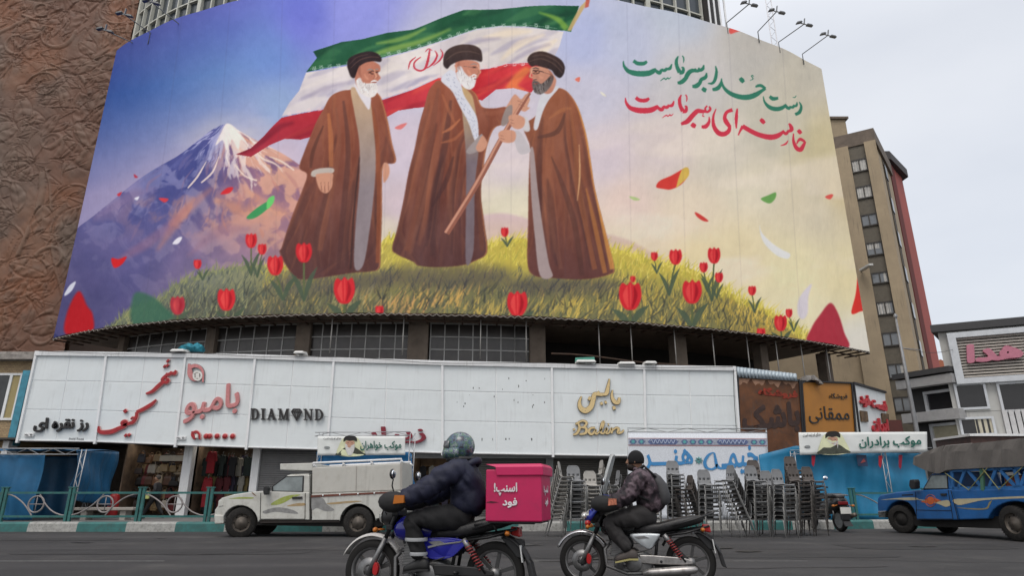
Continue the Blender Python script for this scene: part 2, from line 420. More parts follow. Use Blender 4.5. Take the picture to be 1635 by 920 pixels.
# mountain
MT = [(104,395),(150,345),(200,303),(250,268),(285,247),(320,221),(345,204),(363,198),(378,206),(402,220),(430,234),(462,252),(500,280),(560,330),(600,400),(560,480),(100,540)]
mtn = full_mask(MT)
def mcol(x, y):
    ss = lambda v: (lambda t: t*t*(3-2*t))(np.clip(v, 0, 1))
    ang = np.arctan2(x-363, np.maximum(y-190, 1)*1.0); d = np.hypot(x-363, (y-196)*1.15); w = fbm(x, y, 44, 5, 4)-.5
    n = fbm((ang+w*.34)*62+300, d*.34+w*20+90, 9, 15, 4); n3 = fbm((ang+w*.22)*95+400, d*.22+w*14+60, 8, 25, 4); n4 = fbm(x+y*.4, y-x*.2, 30, 35, 5)
    side = np.clip((ang+.10)/.45, -1, 1)*.5+.5
    ridge = ss((n-.5)*7+.5+(side-.55)*.9)[..., None]
    sd = side[..., None]
    sh = np.array([62, 70, 136])*(1-sd)+np.array([138, 100, 128])*sd; lit = np.array([112, 116, 170])*(1-sd)+np.array([220, 164, 140])*sd
    c = sh+(lit-sh)*ridge
    far = np.clip((y-275)/110, 0, 1)[..., None]; pale = np.array([112, 104, 150])*(1-sd)+np.array([184, 138, 134])*sd
    c = c+(pale-c)*far*.55+(n4-.5)[..., None]*np.array([46, 34, 34])
    glow = np.exp(-(((x-330)/120)**2+((y-340)/34)**2))[..., None]*ss((n4-.45)*6)[..., None]; c = c+(np.array([216, 144, 108])-c)*glow*.6
    sn = ss((n3-.30-d/215+.20*side)*10)[..., None]
    c = c+((np.array([178, 182, 220])*(1-sd)+np.array([250, 234, 222])*sd)-c)*sn*.74
    e = (np.clip((y-335)/150, 0, 1)*np.clip((320-x)/180, 0, 1))[..., None]; c = c+(np.array([58, 58, 104])-c)*e*.85
    e2 = (np.clip((y-395)/70, 0, 1)*np.clip((x-220)/120, 0, 1))[..., None]; c = c+(np.array([114, 104, 132])-c)*e2*.7; return c+(np.array([164, 144, 164])-c)*.13
fill(MT, mcol, 1, 0, True)
for k in range(110):                                      # ridges: brush marks running down from the peak
    a = rng.uniform(-1.05, 1.0); d0 = rng.uniform(15, 250); ln = rng.uniform(14, 60)
    dx, dy = math.sin(a), math.cos(a)*.72
    x, y = 363+dx*d0*1.25, 200+dy*d0*.95
    lit = x > 363-(y-198)*.42
    c = (rng.choice([(226,164,134),(206,136,114),(180,120,120),(240,192,164),(168,120,136)]) if lit else rng.choice([(96,100,158),(70,72,128),(118,110,156),(150,116,140),(84,80,132)]))
    w = rng.uniform(2, 7)
    brush([(x,y),(x+dx*ln*.5+rng.uniform(-5,5),y+dy*ln*.5),(x+dx*ln+rng.uniform(-9,9),y+dy*ln)], [w*.3,w,w*.2], c, rng.uniform(.15,.5), .6, clip=mtn)
for k in range(60):                                      # snow streaks
    a = rng.uniform(-.95, 1.15); d0 = rng.uniform(0, 112 if a > .1 else 78); ln = rng.uniform(6, 40)
    dx, dy = math.sin(a), math.cos(a)*.75
    x, y = 363+dx*d0*1.2, 200+dy*d0
    w = rng.uniform(.7, 3.2)*max(.3, 1.3-d0/90)
    brush([(x,y),(x+dx*ln*.5+rng.uniform(-3,3),y+dy*ln*.5),(x+dx*ln+rng.uniform(-6,6),y+dy*ln)], [w*.4,w,w*.2], (244,228,218) if dx > -.15 else (180,176,214), rng.uniform(.4,.9), 0, clip=mtn)
fill([(363,197),(352,214),(345,232),(356,224),(362,240),(370,222),(380,238),(384,222),(396,232),(380,208)], (247,234,224), .85, 1, True)
for q in ([(402,232),(418,252),(440,262),(452,275)],[(330,258),(316,282),(300,300)],[(374,262),(390,280),(410,288)],[(350,250),(340,275),(322,292)],[(430,250),(450,258),(470,272)]):
    brush(q, [1,3,2.4,.6][:len(q)], (246,224,208), .8)
for q, c in (([(150,350),(200,318),(250,300)],(132,112,150)),([(180,420),(240,385),(300,330)],(158,108,128)),([(250,400),(290,345),(340,300)],(206,132,110)),([(340,320),(370,330),(430,345)],(214,150,118)),([(390,300),(430,330),(470,345)],(220,160,128)),([(300,410),(350,370),(400,365)],(150,112,130))):
    brush(q, [4,16,5], c, .4, 4, clip=mtn)
haze = np.clip((GY-390)/60, 0, 1)*np.clip((GX-260)/120, 0, 1)*mtn*.25
IMG += (np.array([176, 160, 176])-IMG)*haze[..., None]
# flag
green_top = [(510,78),(545,66),(580,62),(620,52),(660,46),(700,30),(740,16),(790,14),(840,10),(890,8),(925,8)]
green_bot = [(925,8),(916,22),(900,48),(880,48),(840,42),(800,40),(760,46),(720,60),(680,72),(640,84),(610,92),(570,100),(530,106),(489,115),(506,92),(500,82)]
fill(green_top+[(912,50)]+green_bot[2:], vgrad(0,(46,104,74),110,(30,86,58),.12,40,4,22), 1, 0, False)
def folds(region, n, c1, c2, slope, wr, seed):
    r = np.random.default_rng(seed); M = full_mask(region, False)
    xs = [p[0] for p in region]; ys = [p[1] for p in region]
    for k in range(n):
        x = r.uniform(min(xs), max(xs)); y = r.uniform(min(ys), max(ys)); ln = r.uniform(25, 80); w = r.uniform(*wr)
        c = c1 if r.random() < .5 else c2
        brush([(x-ln/2,y+slope*ln/2),(x,y-r.uniform(-5,5)),(x+ln/2,y-slope*ln/2)], [w*.2,w,w*.2], c, r.uniform(.15,.4), 2, clip=M)
GR = green_top+[(912,50)]+green_bot[2:]
folds(GR, 60, (104,160,96), (16,58,42), .35, (5,16), 2)
Mg = full_mask(GR, False)
brush([(585,92),(625,78),(670,66),(720,46)], [3,9,8,3], (150,180,86), .7, 3, clip=Mg)
brush([(600,70),(640,62),(680,44)], [3,8,3], (160,190,90), .6, 2, clip=Mg)
brush([(860,20),(890,30),(905,46)], [2,8,10], (140,180,70), .7, 2, clip=Mg)
white = [(489,116),(530,108),(570,102),(610,94),(640,86),(680,74),(720,62),(760,48),(800,42),(840,44),(900,50),(893,74),(880,100),(848,100),(810,100),(780,108),(740,112),(700,122),(660,140),(610,158),(560,166),(510,174),(450,186),(462,165),(478,145)]
fill(white, vgrad(50,(220,210,206),180,(194,186,202),-.1,34,8,22), 1)
folds(white, 70, (236,226,216), (146,140,172), .4, (5,20), 3)
Mw = full_mask(white, False)
for q in ([(800,95),(830,70),(870,55)],[(770,60),(810,52),(850,50)],[(840,95),(865,80),(890,62)]):
    brush(q, [3,12,4], (242,222,190), .55, 3, clip=Mw)
for q in ([(720,85),(760,66),(800,60)],[(480,160),(520,140),(560,130)],[(800,110),(840,84),(880,70)]):
    brush(q, [2,8,3], (150,140,165), .5, 3, clip=Mw)
red = [(450,188),(510,175),(560,168),(610,160),(660,142),(700,124),(740,114),(780,109),(810,101),(848,100),(878,100),(868,122),(848,148),(820,140),(792,142),(770,160),(748,156),(740,160),(700,168),(660,172),(636,176),(612,190),(580,206),(540,212),(505,216),(480,223),(455,222),(430,232),(400,250),(376,246),(400,236),(420,218),(435,202)]
fill(red, vgrad(90,(212,52,58),250,(160,44,62),.0,40,6,18), 1)
folds(red, 80, (236,96,74), (112,20,42), .45, (5,16), 5)
Mr = full_mask(red, False)
fill([(806,140),(822,118),(838,106),(852,110),(836,124),(826,136),(846,148)], (236,140,74), .7, 3, clip=Mr)
brush([(380,247),(410,232),(440,206),(470,196)], [2,8,10,4], (110,24,44), .5, 3, clip=Mr)
for base, c0 in (([(495,110),(540,104),(600,92),(660,76),(720,58),(770,44),(830,40),(890,45)],(196,214,200)),([(455,184),(510,174),(570,164),(630,150),(690,126),(740,113),(800,104),(846,102)],(236,206,206))):
    P = smooth_pts(base, 26, closed=False); i = 4                 # the small square script on both seams
    while i < len(P)-4:
        x, y = P[i]; t = math.atan2(P[i+3][1]-P[i-3][1], P[i+3][0]-P[i-3][0]); ct, st = math.cos(t), math.sin(t)
        T = lambda u, v: (x+u*ct-v*st, y+u*st+v*ct)
        g = (i//7) % 3
        if g == 0:
            for u in (0, 2.2, 4.4): brush([T(u,-3.2),T(u,1.6)], [1,1], c0, .8)
            brush([T(0,1.8),T(5,1.8)], [1,1], c0, .8)
        else:
            brush([T(0,-1.2),T(4,-2.2),T(5,1.2),T(0,1.6)], [1,1,1,1], c0, .8); brush([T(-1,-3.4),T(6,-3.6)], [.7,.7], c0, .6)
        i += 7
    brush(base, [.8]*len(base), c0, .5)
for q, w in (([(686,78),(684,92),(680,106),(676,110)],[2,4,4,1]),([(672,90),(662,98),(662,108),(672,112),(684,106)],[1.5,2.6,3,3,1]),([(694,80),(698,88),(692,100),(682,108)],[1,3,3.4,1]),([(664,90),(655,98),(652,110)],[1,2.6,1]),([(703,78),(707,86),(702,96),(692,104)],[1,2.6,2.6,.8]),([(679,82),(684,77),(690,80)],[1,1.6,1])):
    brush(q, w, (196,52,70), .95)                            # emblem in the middle of the flag
# hill with grass
HL = [(160,545),(190,510),(215,495),(250,480),(285,452),(310,442),(350,430),(400,424),(450,425),(520,430),(600,395),(625,380),(660,392),(720,398),(770,396),(790,386),(830,380),(860,385),(930,392),(985,398),(1030,412),(1060,418),(1100,428),(1140,450),(1180,475),(1210,488),(1250,512),(1290,545),(1290,580),(150,580)]
def hcol(x, y):
    n = fbm(x, y, 60, 21)
    lit = np.array([196, 178, 82]); mid = np.array([128, 124, 82]); left = np.array([104, 108, 96]); dk = np.array([84, 84, 74])
    t = np.clip((x-330)/330, 0, 1)[..., None]
    top = left*1.15+(lit-left*1.15)*t
    d = np.clip((y-(400+np.abs(x-760)*.10))/60+n*.6-.35, 0, 1)[..., None]
    bot = dk+(mid-dk)*t*n[..., None]*1.7
    c = top+(bot-top)*d
    rgt = np.clip((x-1130)/70, 0, 1)[..., None]; c = c+(np.array([206, 172, 78])-c)*rgt*.6
    return c
fill(HL, hcol, 1, 1, True)
hill = full_mask([(p[0], p[1]-7) for p in HL])
topY = np.interp(gx, [p[0] for p in HL[:-2]], [p[1] for p in HL[:-2]])
for k in range(5200):
    x = rng.uniform(165, 1290); ty = np.interp(x, gx, topY); y = ty+rng.random()**1.1*(520-ty)+rng.uniform(0, 12)
    dep = (y-ty)/max(525-ty, 30); ln = rng.uniform(6, 15)+dep*9; lean = rng.normal(.25, .45)
    if x < 420: pal = [(140,142,104),(106,114,96),(160,158,110),(84,92,84),(72,80,78)]
    elif dep < .33: pal = [(220,206,92),(198,186,78),(232,214,112),(160,156,74),(186,160,70)]
    elif x > 900: pal = [(220,182,84),(96,96,70),(170,150,72),(116,112,78),(232,200,100),(84,88,76)]
    else: pal = [(96,100,86),(74,80,74),(140,134,92),(186,158,92),(118,114,88),(86,80,78)]
    c = pal[rng.integers(len(pal))]
    w = rng.uniform(1.0, 2.6)
    fill([(x-w/2,y),(x+lean*ln*.5-w*.25,y-ln*.55),(x+lean*ln,y-ln),(x+lean*ln*.5+w*.35,y-ln*.55),(x+w/2,y)], c, rng.uniform(.35,.85))
for cx, cy, wd, c in ((700,470,60,(214,170,96)),(640,485,50,(206,160,100)),(900,485,60,(204,176,90)),(1000,470,60,(196,168,84)),(780,490,40,(196,170,90)),(560,470,40,(168,158,110))):
    for k in range(46):                                    # sunlit tufts
        x = cx+rng.normal(0, wd*.5); y = cy+rng.uniform(0, 26); ln = rng.uniform(12, 30); lean = rng.normal(.35, .3)
        fill([(x-1.5,y),(x+lean*ln*.5,y-ln*.6),(x+lean*ln,y-ln),(x+lean*ln*.5+1.6,y-ln*.5),(x+1.5,y)], c, rng.uniform(.3,.7))
for k in range(1100):                                      # blades standing over the crest
    x = rng.uniform(180, 1285); y = np.interp(x, gx, topY)+rng.uniform(-1, 9); ln = rng.uniform(7, 20); lean = rng.normal(.3, .5)
    c = [(150,152,104),(116,124,98),(128,134,92)][k % 3] if x < 440 else [(224,208,92),(206,190,80),(182,170,74),(236,216,118)][k % 4]
    fill([(x-1.1,y),(x+lean*ln*.5-.5,y-ln*.6),(x+lean*ln,y-ln),(x+lean*ln*.5+.7,y-ln*.55),(x+1.1,y)], c, rng.uniform(.5,.95))
for k in range(500):                                       # dark tussocks in the foreground
    x = rng.uniform(220, 1240); ty = np.interp(x, gx, topY); y = max(ty+38, 455)+rng.uniform(0, 60); ln = rng.uniform(10, 26); lean = rng.normal(.2, .6)
    c = [(66,70,66),(78,80,66),(56,58,58),(92,92,70)][k % 4]
    fill([(x-1.8,y),(x+lean*ln*.5-.8,y-ln*.6),(x+lean*ln,y-ln),(x+lean*ln*.5+1,y-ln*.55),(x+1.8,y)], c, rng.uniform(.3,.7))
# shade of the figures on the grass is part of the artwork
for cx, cy, rx, ry in ((530,448,100,20),(710,440,110,20),(900,456,95,16)):
    fill([(cx+rx*math.cos(a), cy+ry*math.sin(a)) for a in np.linspace(0, 2*pi, 24)[:-1]], (70,66,78), .5, 10)
SK = (206,150,124)
def features(eyes, brow, nose, lip, cheek, temple, beard, seed, white=True):
    for x, y, w in eyes:
        fill([(x-w,y-1.6),(x,y-2.6),(x+w,y-1.4),(x+w,y+1.6),(x,y+2.2),(x-w,y+1.6)], (140,86,70), .65, .6, True); brush([(x-w*.6,y),(x+w*.6,y)], [1,1.6], (40,28,28), .95); brush([(x-w*.6,y+2.2),(x+w*.5,y+2.4)], [.7,.7], (220,164,138), .6)
    for q in brow: brush(q, [1,2.2,1.2], (92,74,70) if not white else (150,136,130), .9)
    brush(nose, [1,2,2.6,1.6][:len(nose)], (230,176,146), .8, .3); brush([(x-1.8,y+.6) for x, y in nose[1:]], [1.2,1.6,1.2][:len(nose)-1], (150,92,76), .7, .3)
    brush(cheek, [1.5,4,1.5], (224,158,130), .55, .8); brush(temple, [2,5,2], (150,92,74), .5, .9)
    brush(lip, [1,1.7,1], (150,84,78), .9)
    r = np.random.default_rng(seed); M = full_mask(beard)
    for k in range(70):
        i = r.integers(len(beard)); x, y = np.mean(beard, 0)+(np.array(beard[i])-np.mean(beard, 0))*r.uniform(0, 1); ln = r.uniform(4, 10)
        c = ((250,246,240) if r.random() < .5 else (176,166,166)) if white else ((150,142,138) if r.random() < .35 else (58,50,50))
        brush([(x-ln*.1,y-ln*.5),(x+ln*.1,y+ln*.5)], [.8,1.0], c, .6, clip=M)
def man(robe, body, inner, folds_, beard, face, turban, seed, extra=()):
    fill(robe, body, 1, .4, True)
    M = full_mask(robe)
    r = np.random.default_rng(seed)
    xs = [p[0] for p in robe]; ys = [p[1] for p in robe]
    for k in range(90):
        x = r.uniform(min(xs), max(xs)); y = r.uniform(min(ys), max(ys)); ln = r.uniform(20, 90)
        tilt = (x-(min(xs)+max(xs))/2)/220
        up_ = (max(ys)-y)/(max(ys)-min(ys))
        c = [(158,98,70),(122,76,62),(80,52,50),(66,44,48)][int(np.clip(r.normal(1.9-up_*1.5, .8), 0, 3))]
        w = r.uniform(1.5, 7)
        brush([(x-tilt*ln/2,y-ln/2),(x+r.uniform(-3,3),y),(x+tilt*ln/2,y+ln/2)], [w*.2,w,w*.3], c, r.uniform(.12,.38), 1, clip=M)
    rows = np.nonzero(M.max(1) > .5)[0]
    yy = gy[rows]; lx = np.array([gx[np.nonzero(M[q] > .5)[0][0]] for q in rows]); rx = np.array([gx[np.nonzero(M[q] > .5)[0][-1]] for q in rows])
    for k in range(16):                                      # long hanging folds between the two outlines
        t0 = r.uniform(.03, .97); t1 = np.clip(t0+r.normal(0, .05), .02, .98); ya = r.uniform(yy[0]+25, yy[0]+150); yb_ = max(yy[-1]-r.uniform(0, 60), ya+40)
        P = []
        for q in np.linspace(0, 1, 6): y = ya+(yb_-ya)*q; t = t0+(t1-t0)*q+.012*math.sin(q*5+k); a_, b_ = np.interp(y, yy, lx), np.interp(y, yy, rx); P.append((a_+(b_-a_)*t, y))
        if k % 2: c, w, al = (62,42,46), r.uniform(5, 13), r.uniform(.2, .42)
        else: c, w, al = (172,108,78), r.uniform(4, 11), r.uniform(.14, .32)*(1.2-.6*(ya-yy[0])/(yy[-1]-yy[0]))
        brush(P, [w*.2, w*.8, w, w, w*.9, w*.4], c, al, 2.2, clip=M)
        if k % 2: brush([(x+w*.6, y) for x, y in P], [.4, 1.6, 2, 2, 1.6, .5], (186,120,84), al*.6, .6, clip=M)
    dn = np.clip((GY-(yy[0]+yy[-1])/2-30)/(yy[-1]-yy[0])*1.5, 0, 1)*M*.6      # the lower half falls off to a violet brown in the painting
    IMG[:] += (np.array([94, 66, 66])-IMG)*dn[..., None]
    rim = np.clip(M-np.roll(M, -int(3*CS), 1), 0, 1)*np.clip(M, 0, 1); IMG[:] += (np.array([206, 140, 92])-IMG)*(rim*.45)[..., None]
    rim = np.clip(M-np.roll(M, int(2*CS), 1), 0, 1)*M; IMG[:] += (np.array([150, 96, 78])-IMG)*(rim*.4)[..., None]
    for q, w, c, a in folds_: brush(q, w, c, a, 1, clip=M)
    for poly, c in inner: fill(poly, c, 1, .4, True)
    for poly, c in extra: fill(poly, c, 1, .3, True)
RB = lambda y0, y1: vgrad(y0, (148,84,62), y1, (92,58,56), 0, 16, 31, 14)
# left man: faces right, arms hanging
man([(556,143),(540,146),(527,154),(517,172),(506,192),(496,216),(486,242),(478,268),(490,278),(484,300),(470,336),(458,370),(450,396),(447,404),(462,432),(480,446),(520,442),(564,436),(590,434),(606,428),(608,400),(610,340),(610,290),(613,264),(632,258),(626,228),(620,196),(614,172),(606,152),(590,144)],
    RB(150,440),
    [([(560,142),(572,142),(590,158),(596,200),(600,250),(598,300),(590,370),(580,424),(566,426),(568,360),(574,290),(574,230),(566,180)],vgrad(150,(190,160,130),300,(142,130,134),0,12,3,8)),
     ([(566,134),(580,146),(592,150),(590,175),(582,166),(572,150)],(222,216,220)),
     ([(498,273),(512,268),(531,268),(530,276),(500,282)],(190,178,168))],
    [([(585,150),(600,200),(605,300),(603,420)],[3,6,7,6],(150,84,56),.7),([(524,180),(528,220),(528,266)],[4,8,6],(196,122,76),.6),([(548,160),(556,240),(548,340),(540,430)],[4,8,9,6],(80,52,52),.5),([(516,200),(500,240),(496,268)],[2,6,4],(84,52,46),.6),([(536,170),(542,230),(530,300),(510,400)],[3,6,8,8],(134,84,66),.5),([(575,250),(566,330),(560,430)],[3,3,3],(60,42,44),.7)],
    None, None, None, 41)
fill([(504,282),(507,277),(530,276),(531,286),(530,297),(526,304),(521,308),(514,306),(508,298)], SK, 1, .4, True)
fill([(612,262),(620,262),(622,276),(617,288),(612,290)], SK, 1, .4, True)
for q in ([(512,290),(513,304)],[(518,290),(518,307)],[(524,290),(524,304)]): brush(q, [1,1.2], (150,98,82), .8)
fill([(566,100),(572,96),(590,96),(606,104),(607,114),(603,116),(608,124),(605,128),(600,133),(602,140),(596,148),(580,150),(570,138),(566,120)], vgrad(96,(210,150,120),150,(186,120,98),.1,6,2,8), 1, .4, True)
fill([(569,128),(575,124),(580,132),(590,133),(600,132),(603,140),(602,148),(598,154),(590,156),(581,152),(574,146),(570,138)], vgrad(124,(214,206,204),158,(236,228,222),0,5,2,10), 1, .6, True)
brush([(592,131),(598,129),(603,131)], [1.5,3,1.5], (226,216,212)); brush([(590,115),(595,113.5),(599,115)], [1,1.8,1], (78,52,46)); brush([(602,115),(605,114)], [1.4,1.2], (90,60,52))
brush([(592,118),(597,118)], [1.6,1.6], (70,48,44)); brush([(600,114),(604,122),(601,125)], [1,1.6,1.4], (170,106,86), .8)
brush([(571,106),(573,114),(573,120)], [2,4,3], (176,112,92), .8)
fill([(556,112),(554,104),(556,94),(564,88),(576,84),(590,82),(602,85),(609,92),(608,99),(596,98),(584,100),(574,106),(570,114),(566,124),(560,122)], vgrad(82,(66,46,44),125,(46,32,36),.2,5,2,8), 1, .4, True)
brush([(560,108),(574,96),(592,91),(606,92)], [1,2,2,1], (96,70,64), .6); brush([(558,102),(570,91),(588,87)], [1,2,1], (92,66,62), .5)
features([(591,116,3.2),(601.5,115.5,2.6)], [[(586,112.5),(591,110.8),(596,112)],[(599,111.5),(602,110.6),(605,111.5)]], [(597.5,111),(599,117),(600.5,122),(598,125)], [(594,131.5),(598,132),(602,131)], [(582,118),(585,124),(589,127)], [(575,104),(574,114),(577,124)], [(569,128),(580,131),(602,134),(602,148),(590,156),(574,146)], 71)
# middle man: faces right, hand on the pole
fill([(822,150),(832,158),(840,150),(846,158),(842,170),(846,172),(838,178),(830,176),(824,184),(815,182),(806,176),(812,164)], SK, 1, .4, True)
man([(704,128),(692,134),(684,146),(678,168),(670,196),(662,236),(652,276),(644,320),(634,366),(626,396),(634,406),(660,418),(668,424),(700,427),(738,424),(760,416),(778,402),(774,360),(768,310),(772,268),(776,240),(784,214),(792,202),(808,196),(812,182),(808,170),(790,172),(770,170),(760,150),(745,140)],
    RB(140,420),
    [([(735,140),(752,150),(758,170),(762,200),(764,240),(758,300),(756,400),(744,420),(744,330),(744,250),(738,180)],vgrad(150,(196,162,118),260,(120,106,112),0,12,3,8)),
     ([(704,128),(712,116),(722,112),(734,126),(740,150),(752,170),(762,190),(764,222),(758,224),(748,196),(734,170),(722,146)],(214,214,222)),
     ([(808,172),(818,168),(816,188),(806,200),(800,196)],(150,134,128)),
     ([(745,240),(764,218),(770,214),(772,226),(764,240),(750,246)],(160,148,146))],
    [([(700,140),(694,180),(684,240),(672,300),(650,400)],[4,9,10,9,8],(128,78,62),.6),([(720,160),(712,220),(700,300),(690,410)],[4,10,10,8],(78,52,52),.45),([(735,190),(720,205),(706,212)],[2,5,2],(196,122,84),.7),([(742,205),(726,222),(704,228)],[2,5,2],(176,106,74),.6),([(706,150),(716,175),(728,200)],[2,5,3],(176,106,74),.55),([(724,250),(712,290),(690,330)],[3,8,3],(70,46,48),.5),([(770,180),(788,180),(806,176)],[3,8,4],(152,90,68),.6),([(766,230),(764,300),(770,400)],[4,8,7],(112,68,54),.6),([(690,260),(674,330),(655,405)],[3,6,5],(140,90,72),.4)],
    None, None, None, 42)
for k in range(60):                                        # checks on the scarf
    t = rng.random(); x = 712+50*t+rng.uniform(-7,7); y = 122+95*t**1.2+rng.uniform(-6,6)
    brush([(x,y),(x+2,y+2.5)], [.8,.8], (120,124,150), .5)
fill([(727,100),(734,96),(750,96),(764,100),(766,112),(764,122),(756,128),(740,134),(730,124)], vgrad(96,(220,164,136),135,(196,132,110),.1,6,2,8), 1, .4, True)
fill([(729,108),(736,106),(742,116),(752,124),(760,121),(760,128),(757,138),(750,143),(741,140),(733,130),(729,120)], vgrad(105,(204,200,204),145,(240,234,230),0,5,2,8), 1, .6, True)
brush([(752,122),(757,119),(761,121)], [1.4,2.6,1.4], (232,224,220)); brush([(754,107),(760,106.5)], [1.2,1.2], (84,62,58)); brush([(740,106),(752,107),(764,108)], [.6,.8,.6], (100,84,80), .8)
brush([(762,106),(766,115),(763,118)], [1,1.8,1.2], (190,124,100), .9); brush([(726,104),(730,110),(728,116)], [2,4,2], (204,140,116))
fill([(708,104),(708,92),(712,82),(722,75),(738,71),(756,72),(767,78),(770,88),(769,98),(758,96),(742,96),(730,99),(720,104),(714,110)], vgrad(72,(74,56,52),110,(50,38,40),0,5,2,8), 1, .4, True)
brush([(712,96),(728,85),(748,82),(766,86)], [1,2.4,2.4,1], (100,78,70), .6)
fill([(764,226),(770,216),(776,222),(778,230),(772,240),(764,242),(760,236)], SK, 1, .3, True)
features([(757.5,107.5,2.8)], [[(751,103.5),(757,101.6),(762,103.5)]], [(762,103),(765,110),(767,115),(763,118)], [(756,126),(759,126),(762,125)], [(746,110),(749,116),(753,119)], [(733,98),(732,106),(735,114)], [(729,108),(740,116),(758,124),(757,138),(750,143),(733,130)], 72)
# the pole, running down to the left
brush([(846,148),(830,172),(800,222),(760,296),(713,373)], [5,7,8.5,9,9.5], (150,96,80)); brush([(844,148),(828,172),(798,222),(758,296),(711,372)], [2,3,3.4,3.6,3.6], (206,150,126), .9)
fill([(934,10),(922,30),(912,48),(906,48),(916,28),(926,10),(936,0),(941,2)], (196,166,110), .9, .4); fill([(934,12),(936,-4),(942,-2),(940,10)], (190,96,80), 1, .4)
# right man: faces left, both hands on the pole
man([(886,142),(872,160),(862,176),(852,188),(840,196),(836,206),(842,222),(846,238),(844,290),(843,360),(842,420),(852,440),(880,444),(920,446),(950,444),(974,438),(981,430),(972,390),(962,350),(950,300),(944,260),(938,222),(930,190),(922,168),(912,152),(900,142)],
    vgrad(150,(152,92,66),440,(106,64,58),0,16,33,12),
    [([(864,152),(884,138),(892,140),(876,160),(866,180),(858,206),(852,204),(856,180)],(210,208,212)),
     ([(846,244),(852,240),(858,300),(866,360),(876,420),(882,442),(862,440),(854,380),(848,310)],(166,148,146)),
     ([(820,214),(830,210),(846,236),(844,244),(828,244)],(196,188,190)),
     ([(834,190),(842,188),(846,208),(836,208)],(206,200,200))],
    [([(920,160),(936,210),(948,280),(966,370),(978,430)],[3,5,6,8,8],(214,150,78),.75),([(910,170),(920,240),(924,300),(950,430)],[3,8,8,8],(150,92,62),.6),([(902,180),(890,210),(858,220)],[3,8,4],(88,58,52),.6),([(925,230),(926,280),(922,320)],[1,2.6,1],(230,180,130),.8),([(880,250),(900,300),(918,360),(930,440)],[2,8,9,8],(84,56,52),.5),([(866,300),(880,360),(896,430)],[2,6,6],(120,78,66),.5),([(936,300),(950,360),(966,436)],[2,7,7],(190,124,66),.6),([(876,190),(896,176),(912,172)],[2,6,3],(176,112,74),.5)],
    None, None, None, 43)
fill([(849,118),(846,114),(848,108),(856,106),(872,108),(884,120),(888,130),(882,146),(872,150),(860,142),(852,134),(850,124)], vgrad(104,(206,148,122),150,(184,124,104),0,6,2,8), 1, .4, True)
fill([(850,130),(858,130),(864,134),(872,128),(880,120),(884,124),(880,136),(872,146),(862,151),(854,148),(850,140)], vgrad(118,(74,64,62),152,(128,118,114),0,5,2,14), 1, .6, True)
brush([(850,113),(858,113),(868,115)], [1.2,1.4,.8], (60,46,44)); brush([(851,117),(856,118),(862,116)], [1,1.6,1], (70,52,48), .8); brush([(848,114),(846,122),(851,124)], [1,2,1.2], (196,134,108))
brush([(851,128),(857,127)], [1.6,1.6], (96,80,78))
fill([(842,98),(844,90),(852,84),(866,82),(882,87),(896,95),(902,106),(900,118),(894,124),(886,120),(880,112),(868,108),(856,105),(848,106)], vgrad(82,(70,52,48),125,(46,36,38),0,5,2,8), 1, .4, True)
for q in ([(846,98),(864,94),(884,102),(898,116)],[(850,90),(868,88),(888,97),(900,110)]): brush(q, [1,2,2,1], (98,76,68), .6)
fill([(796,212),(804,207),(820,208),(824,216),(820,226),(806,227),(798,222)], SK, 1, .3, True)
fill([(812,186),(820,182),(830,184),(838,190),(836,202),(826,206),(816,200)], SK, 1, .3, True)
for q in ([(798,215),(804,217)],[(799,220),(806,222)],[(814,190),(820,192)],[(815,195),(821,197)],[(826,160),(836,164)],[(828,166),(838,170)],[(512,296),(514,304)],[(518,296),(519,306)],[(524,295),(525,303)]): brush(q, [.9,.9], (150,98,82), .8)
features([(855,114.5,2.8)], [[(850,110),(855,108.6),(861,110.6)]], [(850.5,110),(848,116),(846,122),(850,124)], [(851,133.5),(855,134),(859,133)], [(860,120),(864,124),(868,124)], [(876,112),(880,118),(880,126)], [(850,130),(864,134),(880,122),(872,146),(862,151),(852,146)], 73, False)
brush([(850,112.5),(853,111.5),(859,112),(860,117),(853,118),(850,116)], [.6]*6, (60,48,48), .8); brush([(860,113.5),(872,117),(882,120)], [.6]*3, (70,56,54), .8)
# tulips and petals
def tulip(x, y, s, stem=None, leaf=True, blur=.3, c=(206,44,52)):
    if stem:
        brush([(x,y+s*.5),(x+stem[0]*.5,y+stem[1]*.5),(x+stem[0],y+stem[1])], [s*.10+.6]*3, (96,104,70))
        if leaf:
            for sg, h in ((-1,.8),(1,.95)):
                bx, by = x+stem[0], y+stem[1]
                brush([(bx,by),(bx+sg*s*.35,by-stem[1]*h*.45),(bx+sg*s*.8,by-stem[1]*h*.75)], [s*.12,s*.3,.4], (78,92,74), .9)
    w = s*.45
    fill([(x-w,y-s*.35),(x-w*.7,y-s*.55),(x-w*.3,y-s*.45),(x,y-s*.6),(x+w*.35,y-s*.46),(x+w*.75,y-s*.56),(x+w,y-s*.3),(x+w*1.02,y+s*.1),(x+w*.6,y+s*.5),(x,y+s*.6),(x-w*.6,y+s*.5),(x-w*1.02,y+s*.1)], c, 1, blur, True)
    brush([(x-w*.3,y-s*.4),(x-w*.45,y),(x-w*.2,y+s*.5)], [s*.05,s*.22,s*.05], (240,92,84), .6, blur); brush([(x+w*.35,y-s*.4),(x+w*.5,y),(x+w*.2,y+s*.5)], [s*.05,s*.16,s*.04], (150,20,34), .7, blur)
    brush([(x,y-s*.5),(x+w*.05,y),(x,y+s*.5)], [s*.04,s*.08,s*.03], (232,80,76), .7, blur)
